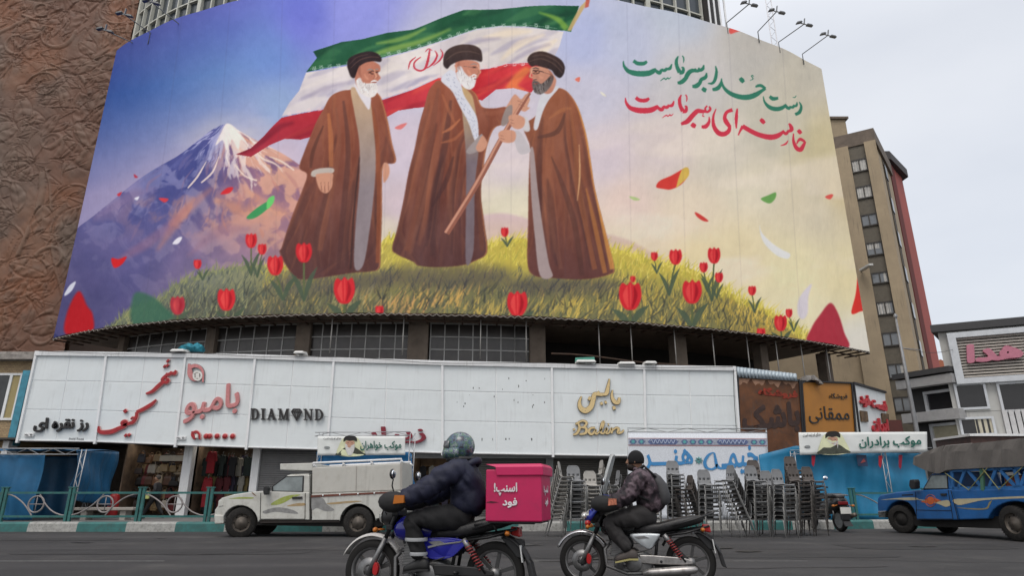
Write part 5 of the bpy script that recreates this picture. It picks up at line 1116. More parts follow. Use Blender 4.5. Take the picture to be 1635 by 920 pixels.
# ------------------------------------------------------------------ ground-floor shops
LAMP = mat('lit_lamp', (1,.93,.8), .5, emit=6)
def truss(m, a, b, h, r=.018, step=.35, side=None):
    a = Vector(a); b = Vector(b); d = b-a; n = max(2, int(d.length/step)); sd = Vector(side) if side else Vector((0, 0, 1))
    m.tube([a, b], r, 6); m.tube([a+sd*h, b+sd*h], r, 6)
    P = []
    for k in range(n+1):
        p = a+d*(k/n); P.append(p if k % 2 == 0 else p+sd*h)
    m.tube(P, r*.7, 5, smooth=False)
def build_shops():
    T = MAIN; Y = 29.0; P = lambda x, y, d=0: at(x, y, Y-d)
    def pil(x0, x1, yt=712, m_=FRAMEW):
        a, b = P(x0, 760), P(x1, 760); m = MB(); m.box(a.x, b.x, Y-.05, Y+.5, .19, 3.3); m.build('pillar', m_, T, True, bevel=.015)
    for x0, x1 in ((289,303),(400,412),(-6,4)): pil(x0, x1)
    for x0, x1 in ((507,519),(640,652),(872,884),(1170,1184)): pil(x0, x1, m_=GREYP)
    # soffit over the shops, recess walls
    a, b = P(-40, 720), P(1190, 720)
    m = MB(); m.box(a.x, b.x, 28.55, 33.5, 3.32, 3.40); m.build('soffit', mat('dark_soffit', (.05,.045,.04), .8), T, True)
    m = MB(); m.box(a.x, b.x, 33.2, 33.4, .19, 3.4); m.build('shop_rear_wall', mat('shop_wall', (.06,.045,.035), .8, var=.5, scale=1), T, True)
    m = MB(); m.box(b.x, b.x+.3, 28.7, 34, .19, 6.3); m.build('end_wall', CONC, T, True)
    def shutter(x0, x1, rgb, nm):
        a, b = P(x0, 760).x, P(x1, 760).x; m = MB(); N = 34
        rows = []
        for k in range(N):
            z = .2+3.1*k/N
            for dz, dy in ((0, 0), (.010, -.028), (.075, -.028), (.088, 0)): rows.append([(x, Y+.12+dy, z+dz) for x in (a, b)])
        m.grid(rows, False); m.build('roller_shutter', mat(nm, rgb, .55, .3, .15, streak=.25), T, True)
    shutter(412, 507, (.17,.17,.17), 'grey_shutter'); shutter(884, 1170, (.085,.08,.072), 'dark_shutter'); shutter(730, 872, (.10,.10,.095), 'mid_shutter')
    m = MB(); a, b = P(654, 735), P(1184, 735); m.box(a.x, b.x, Y-.3, Y-.1, 2.55, 2.95); m.build('lintel', mat('grey_lintel', (.30,.31,.31), .6), T, True)
    # bag shop and clothes shop: walls, shelves, lights
    warm = mat('warm_shop_wall', (.16,.11,.075), .7, var=.5, scale=3)
    for x0, x1, nm in ((190,289,'bag_shop_interior'),(303,400,'clothes_shop_interior'),(655,728,'small_shop_interior')):
        a, b = P(x0, 760).x, P(x1, 760).x; m = MB()
        m.box(a, b, 32.2, 32.3, .2, 3.2); m.box(a-.05, a, 29.3, 32.3, .2, 3.2); m.box(b, b+.05, 29.3, 32.3, .2, 3.2)
        m.build(nm, warm, T, True)
        s = MB()
        for z in (1.0, 1.7, 2.35): s.box(a+.05, b-.05, 31.8, 32.15, z, z+.04)
        s.build('shelf', mat('wood_shelf', (.22,.14,.08), .6), T, True)
        for k in range(3):
            x = a+(b-a)*(k+.6)/3.2; q = MB(); q.box(x-.28, x+.28, 29.5+.5*(k % 2), 29.75+.5*(k % 2), 3.24, 3.29); q.build('ceiling_light', LAMP, T, True)
    m = MB(); a = P(249, 727); b = P(287, 736); m.box(a.x, b.x, 29.35, 29.4, b.z, a.z); m.build('shop_header', mat('cream_board', (.5,.45,.36), .6), T, True)
    # goods
    r = random.Random(21)
    def handbag(x, z, w, h, rgb, Y_, k):
        t = thing('handbag', (x, Y_, z), 'handbag hanging in the crowded bag shop under the red slanted words', 'handbag', 'handbags in the bag shop')
        m = MB(); m.loft([[(x-w/2*q, Y_-d, z+u), (x+w/2*q, Y_-d, z+u), (x+w/2*q, Y_+d, z+u), (x-w/2*q, Y_+d, z+u)] for u, q, d in ((0,.9,.06),(h*.1,1,.08),(h*.7,.92,.07),(h,.8,.04))], False)
        m.build('body', mat('bag_leather_%d' % k, rgb, .45, var=.2), t, True, bevel=.02)
        m = MB(); m.tube([(x+w*.32*cos(a), Y_, z+h*.95+w*.5*sin(a)) for a in np.linspace(0, pi, 9)], .014, 5); m.build('handle', mat('bag_leather_%d' % k, rgb), t, True)
    pal = [(.10,.05,.03),(.02,.018,.016),(.30,.21,.11),(.16,.03,.03),(.35,.27,.18),(.05,.035,.03),(.20,.10,.05),(.40,.36,.30),(.03,.03,.04)]
    a, b = P(193, 760).x, P(287, 760).x
    for row, (z, n, Y_) in enumerate(((2.45,12,29.7),(1.95,12,29.9),(1.45,11,29.8),(.95,11,29.9),(.45,10,30.0))):
        for k in range(n):
            x = a+.2+(b-a-.4)*(k+.5+r.uniform(-.25,.25))/n; q = r.randrange(len(pal)); handbag(x, z+r.uniform(-.08,.08), r.uniform(.22,.42), r.uniform(.2,.42), pal[q], Y_+r.uniform(-.2,.3), q)
    def garment(x, z, w, h, k, rgb, Y_):
        t = thing('garment', (x, Y_, z), 'garment hanging in the clothes shop under the pink logo sign', 'clothes', 'garments in the clothes shop')
        o = [(-.2,1),(-.5,.93),(-.62,.55),(-.47,.52),(-.4,.72),(-.42,0),(.42,0),(.4,.72),(.47,.52),(.62,.55),(.5,.93),(.2,1),(0,.94)]
        m = MB(); m.slab([(x+u*w, Y_+.05*sin(u*9), z+v*h) for u, v in o], (0,.10,0)); m.build('cloth', mat('garment_cloth_%d' % k, rgb, .85, var=.25, scale=6), t, True, bevel=.015)
        m = MB(); m.tube([(x, Y_+.04, z+h*.94), (x, Y_+.04, z+h+.08), (x+.03, Y_+.04, z+h+.12)], .008, 4); m.build('hanger', STEEL, t, True)
    gp = [(.22,.012,.018),(.014,.014,.016),(.12,.08,.045),(.24,.23,.20),(.018,.028,.026),(.16,.125,.05),(.03,.026,.045),(.08,.014,.018)]
    a, b = P(305, 760).x, P(399, 760).x
    for z, n, Y_, h in ((1.85,13,29.8,.9),(1.0,14,29.95,.85),(.35,14,29.9,.8)):
        for k in range(n): q = r.choice((1,1,1,2,3,4,4,5,6,6,7,0)); garment(a+.15+(b-a-.3)*(k+.5)/n, z, r.uniform(.26,.36), h*r.uniform(.85,1.05), q, gp[q], Y_+r.uniform(-.15,.25))
    x = P(326, 760).x; garment(x, 1.95, .42, .95, 0, gp[0], 29.45); garment(P(325,760).x, .55, .4, 1.25, 0, gp[0], 29.45)
    a = P(660, 760).x
    for k in range(9):
        q = k % 8; t = thing('garment', (a+.2*k, 30, 1), 'blurred hanging garment in the small lit shop behind the helmeted rider', 'clothes', 'garments in the small shop'); m = MB(); x = a+.12+.2*k
        z = .5+.9*(k % 2); m.slab([(x-.12,29.6,z),(x+.12,29.6,z),(x+.14,29.6,z+.8),(x,29.6,z+.9),(x-.14,29.6,z+.8)], (0,.1,0)); m.build('cloth', mat('garment_cloth_%d' % q, gp[q]), t, True)
    o = P(192, 818); t = thing('red_gas_cylinder', (o.x, 28.4, .2), 'small red cylinder standing on the pavement before the bag shop', 'cylinder')
    m = MB(); m.lathe([(.0,0),(.2,0),(.21,.05),(.21,.75),(.17,.86),(.08,.92),(.0,.93)], (o.x, 28.4, .19), n=18); m.build('body', mat('red_paint', (.36,.02,.02), .4), t, True)
    m = MB(); m.lathe([(.07,.9),(.07,1.02),(.0,1.02)], (o.x, 28.4, .19), n=10); m.build('valve', BLACKM, t, True)
    a, b = at(118, 822, 24.6), at(216, 822, 24.6); t = thing('low_bench', ((a.x+b.x)/2, 24.6, .19), 'low grey concrete bench behind the left railing', 'bench')
    m = MB(); m.box(a.x, b.x, 24.4, 25.0, .52, .62); m.build('seat', mat('grey_concrete', (.30,.28,.25), .9, var=.2), t, True, bevel=.02)
    m = MB(); m.box(a.x+.3, a.x+.5, 24.5, 24.9, .19, .52); m.build('leg', MATS['grey_concrete'], t, True); m = MB(); m.box(b.x-.5, b.x-.3, 24.5, 24.9, .19, .52); m.build('leg', MATS['grey_concrete'], t, True)
build_shops()

# ------------------------------------------------------------------ blue booths and banners
def cloth(pts, nu, nv, amp, seed, fold=9.0):
    """hanging cloth between 4 corners (bl, br, tr, tl), with vertical folds"""
    a, b, c, d = [Vector(p) for p in pts]; n = (b-a).cross(d-a).normalized(); G = []
    for j in range(nv+1):
        row = []
        for i in range(nu+1):
            u, v = i/nu, j/nv; p = (a*(1-u)+b*u)*(1-v)+(d*(1-u)+c*u)*v
            w = amp*(math.sin(u*fold*2+seed)+.6*math.sin(u*fold*4.7+v*2+seed*2))*(1-.75*v)+amp*.8*math.sin(v*7+u*5+seed)
            row.append(p+n*w)
        G.append(row)
    return G
def build_left_booth():
    Y = 23.6; P = lambda x, y, d=0.: at(x, y, Y-d)
    T = thing('market_booth', (P(40,830).x, Y, .19), 'blue tarpaulin booth on a steel truss frame at the left kerb', 'booth')
    L = P(-70, 760).x
    m = MB(); truss(m, (L, Y, P(0,726).z), (P(124,730).x, Y, P(124,726).z), .20, step=.42); m.build('truss_beam', STEEL, T, True)
    m = MB(); truss(m, (P(116,780).x, Y, .2), (P(119,780).x, Y, P(120,718).z), .16, step=.30, side=(1,0,0)); m.build('truss_post', STEEL, T, True)
    m = MB(); truss(m, (P(62,780).x, Y+2.6, .2), (P(64,780).x, Y+2.6, P(64,722).z), .18, step=.32, side=(1,0,0)); m.build('truss_post', STEEL, T, True)
    for nm, a, b, d1, d2, mm, s in (('front_sheet', (-70,832,726), (61,832,726), 0, 0, BLUET, 1.0),('rear_sheet', (-70,828,722), (125,828,722), -2.7, -2.7, BLUET, 2.0)):
        m = MB(); p0, p1 = P(a[0], 780, d1), P(b[0], 780, d2)
        m.grid(cloth([(p0.x, Y-d1+.03, .22), (p1.x, Y-d2+.03, .22), (p1.x, Y-d2+.03, P(40, a[2]).z), (p0.x, Y-d1+.03, P(40, a[2]).z)], 60, 20, .07, s)); m.build(nm, mm, T, True, solid=.008)
    a = P(125, 720); e = at(188, 722, 27.2)
    m = MB(); m.grid(cloth([(a.x, Y, .9), (e.x, 27.2, .62), (e.x, 27.2, e.z), (a.x, Y, a.z)], 40, 20, .075, 3.3)); m.build('side_sheet', BLUET2 if False else BLUET, T, True, solid=.008)
    m = MB(); m.grid(cloth([(L, Y, a.z+.02), (a.x, Y, a.z+.02), (e.x, 27.2, e.z+.05), (L, 27.2, e.z+.05)], 20, 8, .03, 5)); m.build('roof_sheet', BLUET, T, True, solid=.008)
build_left_booth()
def portrait(T, Q, u0, u1, v0, v1):
    """printed picture of a grey-bearded man in a black turban, made of flat pieces of print on the cloth"""
    def S(u, v, o): return Q(u0+(u1-u0)*u, v0+(v1-v0)*v, o)
    def pc(nm, pts, m_, o, sm=True):
        m = MB(); p2 = smooth_pts(pts, 5) if sm else pts; n_ = Q(0,0,1)-Q(0,0,0)
        m.slab([S(u, v, o) for u, v in p2], n_*.0015); m.build(nm, m_, T, True)
    pc('printed_halo', [(-.05,.0),(.0,.55),(.25,.95),(.75,.98),(1.0,.6),(1.1,0)], mat('print_pale_yellow', (.62,.64,.42), .8), .035)
    pc('printed_robe', [(-.12,.0),(.02,.22),(.30,.42),(.5,.36),(.72,.42),(1.0,.20),(1.15,0)], mat('print_dark_olive', (.055,.06,.045), .8, var=.4, scale=8), .038)
    pc('printed_face', [(.28,.62),(.33,.40),(.46,.28),(.62,.36),(.70,.60),(.66,.76),(.34,.76)], SKINP, .041)
    pc('printed_beard', [(.27,.60),(.38,.55),(.50,.50),(.62,.55),(.71,.58),(.68,.25),(.56,.02),(.42,.02),(.31,.25)], mat('print_white_beard', (.55,.54,.52), .8, var=.15, scale=20), .044)
    pc('printed_turban', [(.20,.72),(.22,.92),(.36,1.03),(.66,1.04),(.80,.92),(.80,.74),(.66,.80),(.48,.77),(.32,.80)], mat('print_black', (.022,.02,.02), .8), .047)
    pc('printed_eye', [(.36,.66),(.44,.68),(.44,.65)], MATS['print_black'], .047, False); pc('printed_eye', [(.54,.67),(.62,.66),(.62,.63)], MATS['print_black'], .047, False)
    pc('printed_mouth', [(.42,.47),(.50,.49),(.58,.47),(.50,.45)], SKINP, .047, False)
def banner(name, label, pts, Y, words, wpos, small=None, cat='banner', slack=.03, port=None, Yr=None):
    Yr = Yr or Y
    a, b, c, d = at(*pts[0], Y), at(*pts[1], Yr), at(*pts[2], Yr), at(*pts[3], Y)
    T = thing(name, tuple((a+b)/2), label, cat)
    n = (b-a).cross(d-a).normalized()
    def Q(u, v, o=0.0):
        p = (a*(1-u)+b*u)*(1-v)+(d*(1-u)+c*u)*v
        sag = .0 if v > .98 else 0
        return p+n*(o+slack*math.sin(u*19)*.5*(1-v)+slack*.4*math.sin(u*41+v*5)*(1-v))
    m = MB(); m.grid([[Q(u, v) for u in np.linspace(0, 1, 50)] for v in np.linspace(0, 1, 8)]); m.build('cloth', PAPER, T, True, solid=.006)
    for w, (u0, u1, v0, v1), mm, bold in words:
        lettering(w, Q(u0,v0), Q(u1,v0), Q(u0,v1), .05, .004, mm, T, bold)
    if port: portrait(T, Q, *port)
    return T, Q
def seal(T, Q, u, v, r, asp):
    m = MB(); n_ = Q(0,0,1)-Q(0,0,0)
    m.tube([Q(u+r*cos(a), v+r*asp*sin(a), .03) for a in np.linspace(0, 2*pi, 17)[:-1]], .012, 4, closed=True)
    m.tube([Q(u+r*.5*cos(a), v+r*.5*asp*sin(a), .03) for a in np.linspace(0, 2*pi, 9)[:-1]], .012, 4, closed=True)
    m.tube([Q(u-r, v, .03), Q(u+r, v, .03)], .008, 4); m.tube([Q(u, v-r*asp, .03), Q(u, v+r*asp, .03)], .008, 4)
    m.build('printed_seal', mat('print_grey', (.32,.34,.34), .8), T, True)
def build_banners():
    GRN = INKG
    T, Q = banner('banner', 'white banner with a turbaned man and green lettering above the white pickup', [(507,728),(647,727),(647,697),(507,697)], 23.2, [('موکب خواهران', (.49,.96,.24,.74), GRN, .03)], None, port=(.25,.50,0,.98))
    lettering('خدای او زنده است', Q(.07,.80), Q(.27,.82), Q(.07,.93), .02, .004, INKB, T, .01); seal(T, Q, .11, .42, .03, 1.6*.9)
    T, Q = banner('banner', 'white banner with a turbaned man and green lettering near the blue pickup', [(1277,727),(1481,721),(1480,690),(1275,691)], 24.6, [('موکب برادران', (.46,.95,.20,.76), GRN, .03)], None, port=(.165,.355,.02,1.0), slack=.035)
    lettering('خدای او زنده است', Q(.03,.76), Q(.17,.82), Q(.03,.93), .02, .004, INKB, T, .01); seal(T, Q, .06, .36, .022, 2.2)
    # booth behind the white pickup
    Y = 23.4; P = lambda x, y: at(x, y, Y)
    T = thing('market_booth', (P(585,800).x, Y, .19), 'blue booth on a truss frame behind the white pickup', 'booth')
    m = MB(); truss(m, (P(503,692).x, Y, P(503,697).z), (P(655,692).x, Y, P(655,696).z), .13, .014, .5); m.build('truss_beam', STEEL, T, True)
    m = MB(); truss(m, (P(650,760).x, Y, .2), (P(652,760).x, Y, P(652,692).z), .18, .016, .3, side=(1,0,0)); m.build('truss_post', STEEL, T, True)
    m = MB(); truss(m, (P(504,760).x, Y, .2), (P(504,760).x, Y, P(504,692).z), .14, .016, .3, side=(1,0,0)); m.build('truss_post', STEEL, T, True)
    m = MB(); m.grid(cloth([(P(505,800).x, Y+.1, .25), (P(652,800).x, Y+.1, .25), (P(652,726).x, Y+.1, P(652,722).z), (P(505,726).x, Y+.1, P(505,722).z)], 60, 16, .06, 1)); m.build('front_sheet', BLUET2, T, True, solid=.008)
    e = at(670, 727, 25.6); m = MB(); m.grid(cloth([(P(655,800).x, Y, .3), (e.x+.1, 25.6, .3), (e.x-.35, 25.6, e.z), (P(655,724).x, Y, P(655,724).z)], 16, 10, .05, 2)); m.build('side_sheet', BLUET2, T, True, solid=.008)
    # tent with the patterned band
    Y = 25.2; P = lambda x, y: at(x, y, Y)
    PAT = mat('pale_mosaic_print', (.60,.63,.67), .7, var=.16, scale=22, dirt=(.36,.44,.52), dirt_amt=.35)
    T = thing('tent_banner', (P(1113,790).x, Y, .19), 'wide white banner with a tiled pattern band and blue lettering behind the stacked chairs', 'banner')
    a, b, c, d = P(1003,800), P(1229,800), P(1224,692), P(1003,691)
    m = MB(); m.grid(cloth([P(1003,829), P(1230,829), P(1229,800), P(1003,800)], 20, 4, .02, 1)); m.build('lower_cloth', PAT, T, True, solid=.006)
    Q = lambda u, v, o=0.: (a*(1-u)+b*u)*(1-v)+(d*(1-u)+c*u)*v+Vector((0,-o,0))
    m = MB(); m.grid([[Q(u, v, .012*sin(u*30)*(1-v)) for u in np.linspace(0,1,40)] for v in np.linspace(0,1,6)]); m.build('cloth', PAT, T, True, solid=.006)
    m = MB(); truss(m, Q(-.005,1.0)+Vector((0,0,.02)), Q(1.005,1.0)+Vector((0,0,.02)), .14, .016, .75); m.build('truss_beam', STEEL, T, True)
    for u in (0, 1):
        m = MB(); m.tube([Q(u,-.02,-.03), Q(u,1.05,-.03)], .03, 6); m.build('post', STEEL, T, True)
    band = mat('indigo_band_print', (.10,.13,.25), .7, var=.3, scale=14)
    def patch(nm, u0, u1, v0, v1, o, mm): m = MB(); m.slab([Q(u0,v0,o), Q(u1,v0,o), Q(u1,v1,o), Q(u0,v1,o)], (0,-.002,0)); m.build(nm, mm, T, True)
    patch('pattern_band', 0, 1, .815, .905, .02, mat('grey_band_print', (.30,.33,.40), .7, var=.3, scale=14))
    patch('red_line', 0, 1, .908, .916, .02, mat('print_red_line', (.35,.10,.10), .7)); patch('red_line', 0, 1, .803, .811, .02, MATS['print_red_line'])
    tq = mat('turquoise_print', (.10,.36,.36), .7); rr = .016
    for u in (.035,.095,.405,.465,.525,.585,.905,.965):
        m = MB(); m.slab([Q(u+.026*cos(t), .86+.042*sin(t), .024) for t in np.linspace(0, 2*pi, 7)[:-1]], (0,-.002,0)); m.build('hexagon_star', band, T, True)
        m = MB(); m.slab([Q(u+(.018 if k % 2 else .009)*cos(k*pi/6), .86+(.032 if k % 2 else .016)*sin(k*pi/6), .028) for k in range(12)], (0,-.002,0)); m.build('star', tq, T, True)
    for u0, u1 in ((.14,.36),(.635,.865)):
        m = MB(); m.slab([Q(u0,.86,.024), Q(u0+.02,.82,.024), Q(u1-.02,.82,.024), Q(u1,.86,.024), Q(u1-.02,.9,.024), Q(u0+.02,.9,.024)], (0,-.002,0)); m.build('cartouche', band, T, True)
        m = MB(); m.tube([Q(u0+.02+(u1-u0-.04)*t, .86+.025*sin(t*40), .03) for t in np.linspace(0,1,90)], .018, 4); m.build('arabesque', mat('print_pale_blue', (.36,.42,.55), .7), T, True)
    BL = mat('blue_print_lettering', (.05,.22,.46), .7)
    lettering('خیمـ', Q(.665,.37), Q(.93,.40), Q(.665,.79), .016, .004, BL, T, .02)
    hm = MB(); pen(hm, [(.700,.475),(.655,.47),(.632,.52),(.622,.63),(.612,.70),(.575,.665),(.548,.57),(.556,.485),(.590,.455),(.620,.475),(.634,.53)], [.034,.030,.024,.018,.014,.022,.024,.026,.028,.024,.014], lambda p: Q(p[0], p[1]), .004, (0,-1,0), lift=.019); hm.build('lettering', BL, T, True)
    lettering('هنـــر', Q(.10,.40), Q(.465,.42), Q(.10,.74), .016, .004, BL, T, .02)
    m = MB()
    for k in range(8): t = k*pi/4; m.tube([Q(.505+.028*cos(t+s*.35)*q, .585+.055*sin(t+s*.35)*q, .026) for s, q in ((-1,.55),(0,1),(1,.55),(0,.2))], .014, 4, closed=True)
    m.build('rosette', tq, T, True)
    # right booth: long blue tarpaulin wall
    Y = 25.0; P = lambda x, y: at(x, y, Y)
    T = thing('market_booth', (P(1350,830).x, Y, .19), 'long bright blue tarpaulin booth between the tiled banner and the blue pickup', 'booth')
    def TOP(x): return float(np.interp(x, [1215,1278,1340,1480,1560], [727,712,722,724,726]))
    m = MB(); G = []
    for v in np.linspace(0, 1, 14):
        row = []
        for x in np.linspace(1215, 1480, 70):
            p0 = P(x, 760); zt = P(x, TOP(x)).z; row.append((p0.x, Y+.07*sin(p0.x*3.1)*(1.2-v)+.05*sin(p0.x*7+v*3)+.03*sin(p0.x*15-v*6)*(1.1-v)+.05*sin(v*9+p0.x*1.3), .2+(zt-.2)*v))
        G.append(row)
    m.grid(G); m.build('front_sheet', mat('cyan_blue_tarpaulin', (.013,.165,.31), .5, var=.18, scale=1.2, bump=.4, bscale=4), T, True, solid=.008)
    for x in (1407, 1262): m = MB(); truss(m, (P(x,760).x, Y-.25, .2), (P(x,760).x, Y-.25, P(x,722).z), .16, .016, .3, side=(1,0,0)); m.build('truss_post', STEEL, T, True)
    m = MB(); truss(m, (P(1260,720).x, Y-.1, P(1260,726).z), (P(1486,720).x, Y-.1, P(1486,722).z), .14, .014, .5); m.build('truss_beam', STEEL, T, True)
    for x, y0, y1, rgb, lb in ((1299,728,746,(.30,.01,.03),'narrow red ribbon hanging under the banner beside the grey stacked chairs'),(1406,728,748,(.32,.01,.02),'red pennant hanging under the banner on its truss post'),(1438,727,750,(.20,.01,.03),'thin dark red pennant hanging at the right end of the booth')):
        a = at(x, y0, Y-.3); b = at(x, y1, Y-.3); t = thing('pennant', tuple(a), lb, 'pennant'); m = MB(); m.slab([a+Vector((-.07,0,0)), a+Vector((.07,0,0)), b+Vector((.05,0,.1)), b, b+Vector((-.05,0,.1))], (0,.01,0)); m.build('cloth', mat('pennant_%d' % x, rgb, .7), t, True)
    a, b = at(1370, 745, Y-.3), at(1383, 727, Y-.3); t = thing('hanging_poster', tuple(a), 'small dark blue and red poster hanging from the long blue booth', 'poster')
    m = MB(); m.slab([(a.x,Y-.3,a.z),(b.x,Y-.3,a.z),(b.x,Y-.3,b.z),(a.x,Y-.3,b.z)], (0,.012,0)); m.build('sheet', mat('dark_poster', (.015,.03,.07), .6, var=.5, scale=5), t, True)
    m = MB(); m.slab([(a.x+.1,Y-.304,a.z+.1),(b.x-.06,Y-.304,a.z+.16),(b.x-.1,Y-.304,b.z-.12),(a.x+.18,Y-.304,b.z-.2)], (0,-.003,0)); m.build('printed_patch', mat('poster_patch', (.25,.05,.05), .6, var=.5, scale=6), t, True)
build_banners()

# ------------------------------------------------------------------ railings on the kerb
RAILG = mat('grey_bar', (.24,.22,.215), .5, .2, .2)
def railing(label, xs, Yf, first=0):
    Y0 = Yf(xs[0]); p0 = at(xs[0], 820, Y0); T = thing('railing', tuple((p0.x, Y0, .27)), label, 'railing')
    zt, zb = 1.10, .42; pts = [(at(x, 800, Yf(x)).x, Yf(x)) for x in xs]
    for x, y in pts:
        m = MB(); m.box(x-.10, x-.02, y-.04, y+.04, .26, 1.24); m.box(x+.02, x+.10, y-.04, y+.04, .26, 1.24); m.box(x-.13, x+.13, y-.055, y+.055, 1.24, 1.27); m.build('post', TEAL, T, True, bevel=.008)
    for k, ((xa, ya), (xb, yb)) in enumerate(zip(pts, pts[1:])):
        L = lambda u, z: Vector((xa+(xb-xa)*u, ya+(yb-ya)*u, z))
        for z in (zt, zb): m = MB(); m.bar(L(.045,z), L(.955,z), .05, .06); m.build('rail', TEAL, T, True)
        c = .50+(.0 if k % 2 else .0); W_ = math.hypot(xb-xa, yb-ya); r = .235
        m = MB(); m.tube([L(c+r*cos(t)/W_, .77+r*sin(t)) for t in np.linspace(0, 2*pi, 33)[:-1]], .025, 6, closed=True); ring = m.build('ring', RAILG, T, True)
        m = MB(); m.tube([L(c-r/W_, .77), L(c+r/W_, .77)], .014, 5); m.tube([L(c, .77-r), L(c, .77+r)], .014, 5); m.build('cross', RAILG, ring, True)
        s = 1 if (k+first) % 2 == 0 else -1
        f = lambda q: .76+s*q
        m = MB(); m.tube([L(u, f(v)) for u, v in smooth_pts([(.045,-.30),(.15,-.24),(.30,-.05),(.42,.20),(.47,.33)], 5, False)], .022, 6); m.build('curved_bar', RAILG, T, True)
        m = MB(); m.tube([L(u, f(v)) for u, v in smooth_pts([(.52,-.33),(.62,-.05),(.75,.18),(.88,.29),(.955,.31)], 5, False)], .022, 6); m.build('curved_bar', RAILG, T, True)
railing('teal steel railing with grey rings and curved bars along the left kerb', [-104,5,113,225,334,445,556], lambda x: 20.75)
railing('teal steel railing with grey rings and curved bars by the parked scooter', [1362,1480,1600], lambda x: 22.75+(x-1362)*.004, 1)

# ------------------------------------------------------------------ right-hand buildings
def wallframe(P0, P1):
    D = Vector((P1.x-P0.x, P1.y-P0.y, 0)); L = D.length; D.normalize(); N = Vector((D.y, -D.x, 0))
    if N.y > 0: N = -N
    def W_(px, py, o=0.0):
        l, z = onplane(px, py, P0, D); return Vector((P0.x+D.x*l, P0.y+D.y*l, z))+N*o
    return D, L, N, W_
def build_tower():
    C = at(1391, 206, 46.0); zC = C.z; L = atz(1333, 220, zC); Rr = atz(1418, 262, zC)
    T = thing('brick_tower', (C.x, C.y, 0), 'tall narrow tan brick tower with a column of windows beside the billboard', 'building')
    zb = 0; back = Vector((3.0, 14, 0))
    D, LL, N, W_ = wallframe(L, C); Lx = L-D*8
    m = MB(); m.slab([(Lx.x,Lx.y,0),(C.x,C.y,0),(Rr.x,Rr.y,0),(Rr.x-6,Rr.y+6,0),(Lx.x,Lx.y+12,0)], (0,0,zC-1.2)); m.build('wall', TAN, T, True)
    m = MB(); m.slab([Vector((p.x, p.y, zC-1.2))+o for p, o in ((Lx,N*.15),(C,N*.15+D*.15),(Rr,D*.2),(Vector((Rr.x-6,Rr.y+6,0)),Vector((0,0,0))),(Vector((Lx.x,Lx.y+12,0)),Vector((0,0,0))))], (0,0,1.2)); m.build('parapet', CONC, T, True)
    a = W_(1345, 190); m = MB(); m.box(a.x-4, a.x+1.1, a.y+1.5, a.y+7, zC-.5, a.z+.9); m.build('roof_room', mat('tan_render', (.30,.24,.16), .85), T, True)
    m = MB(); m.box(a.x-4.2, a.x+1.3, a.y+1.3, a.y+7, a.z+.9, a.z+1.1); m.build('roof_slab', CONC, T, True)
    # recessed bay with windows and spandrels: dark band set in front of the wall by its frame
    rows = [(1358,1383,253,276),(1363,1388,296,319),(1370,1396,341,363),(1377,1404,386,410),(1385,1410,434,455),(1392,1418,481,505),(1399,1426,530,555),(1406,1434,580,606),(1413,1440,633,660)]
    a, b = W_(1354,236), W_(1380,232); c, d = W_(1440,690), W_(1408,690)
    lx0 = (a-L).dot(D); lx1 = (W_(1382,245)-L).dot(D)
    at_ = lambda l, z, o: L+D*l+N*o+Vector((0,0,z-L.z))
    m = MB(); m.hexa([at_(lx0,3,.01), at_(lx1,3,.01), at_(lx1,3,.05), at_(lx0,3,.05), at_(lx0,zC-1.2,.01), at_(lx1,zC-1.2,.01), at_(lx1,zC-1.2,.05), at_(lx0,zC-1.2,.05)]); m.build('spandrel_strip', mat('dark_brown_panel', (.13,.115,.09), .7, var=.2, streak=.3), T, True)
    for l0, l1 in ((lx0-1.6,lx0),(lx1,LL+.12)):
        m = MB(); m.hexa([at_(l0,3,0), at_(l1,3,0), at_(l1,3,.45), at_(l0,3,.45), at_(l0,zC-1.2,0), at_(l1,zC-1.2,0), at_(l1,zC-1.2,.45), at_(l0,zC-1.2,.45)]); m.build('pier', TAN, T, True)
    cur = mat('pale_curtain', (.52,.51,.48), .8, var=.3, scale=2.5)
    for k, (x0, x1, y0, y1) in enumerate(rows):
        zt = W_((x0+x1)/2, y0+2).z; zb_ = W_((x0+x1)/2, y1).z
        f = MB(); w = .10
        for (l0, l1, za, zb2) in ((lx0,lx1,zb_,zb_+w),(lx0,lx1,zt-w,zt),(lx0,lx0+w,zb_+w,zt-w),(lx1-w,lx1,zb_+w,zt-w),((lx0+lx1)/2-.04,(lx0+lx1)/2+.04,zb_+w,zt-w)):
            f.hexa([at_(l0,za,.06), at_(l1,za,.06), at_(l1,za,.16), at_(l0,za,.16), at_(l0,zb2,.06), at_(l1,zb2,.06), at_(l1,zb2,.16), at_(l0,zb2,.16)])
        wf = f.build('window', mat('brown_frame', (.05,.045,.04), .5), T, True)
        g = MB(); g.hexa([at_(lx0+w,zb_+w,.07), at_(lx1-w,zb_+w,.07), at_(lx1-w,zb_+w,.09), at_(lx0+w,zb_+w,.09), at_(lx0+w,zt-w,.07), at_(lx1-w,zt-w,.07), at_(lx1-w,zt-w,.09), at_(lx0+w,zt-w,.09)]); g.build('pane', mat('tower_pane', (.16,.175,.19), .12, spec=.7), wf, True)
        if k in (0,1,3,4,5,7):
            g = MB(); h0, h1 = ((w,LL) if k in (0,1) else (w,.9) if k in (3,5) else (.8,2.0)); l0 = lx0+h0; l1 = min(lx1-w, lx0+h1); za = zb_+w if k != 3 else (zb_+zt)/2
            g.grid([[at_(l, z, .10+.012*sin(l*30)) for l in np.linspace(l0, l1, 24)] for z in (za, zt-w)]); g.build('curtain', cur, wf, True)
    # side face: dark strip with the shade of its openings painted in, then the red block
    D2, L2, N2, W2 = wallframe(C, Rr)
    if N2.x < 0: N2 = -N2
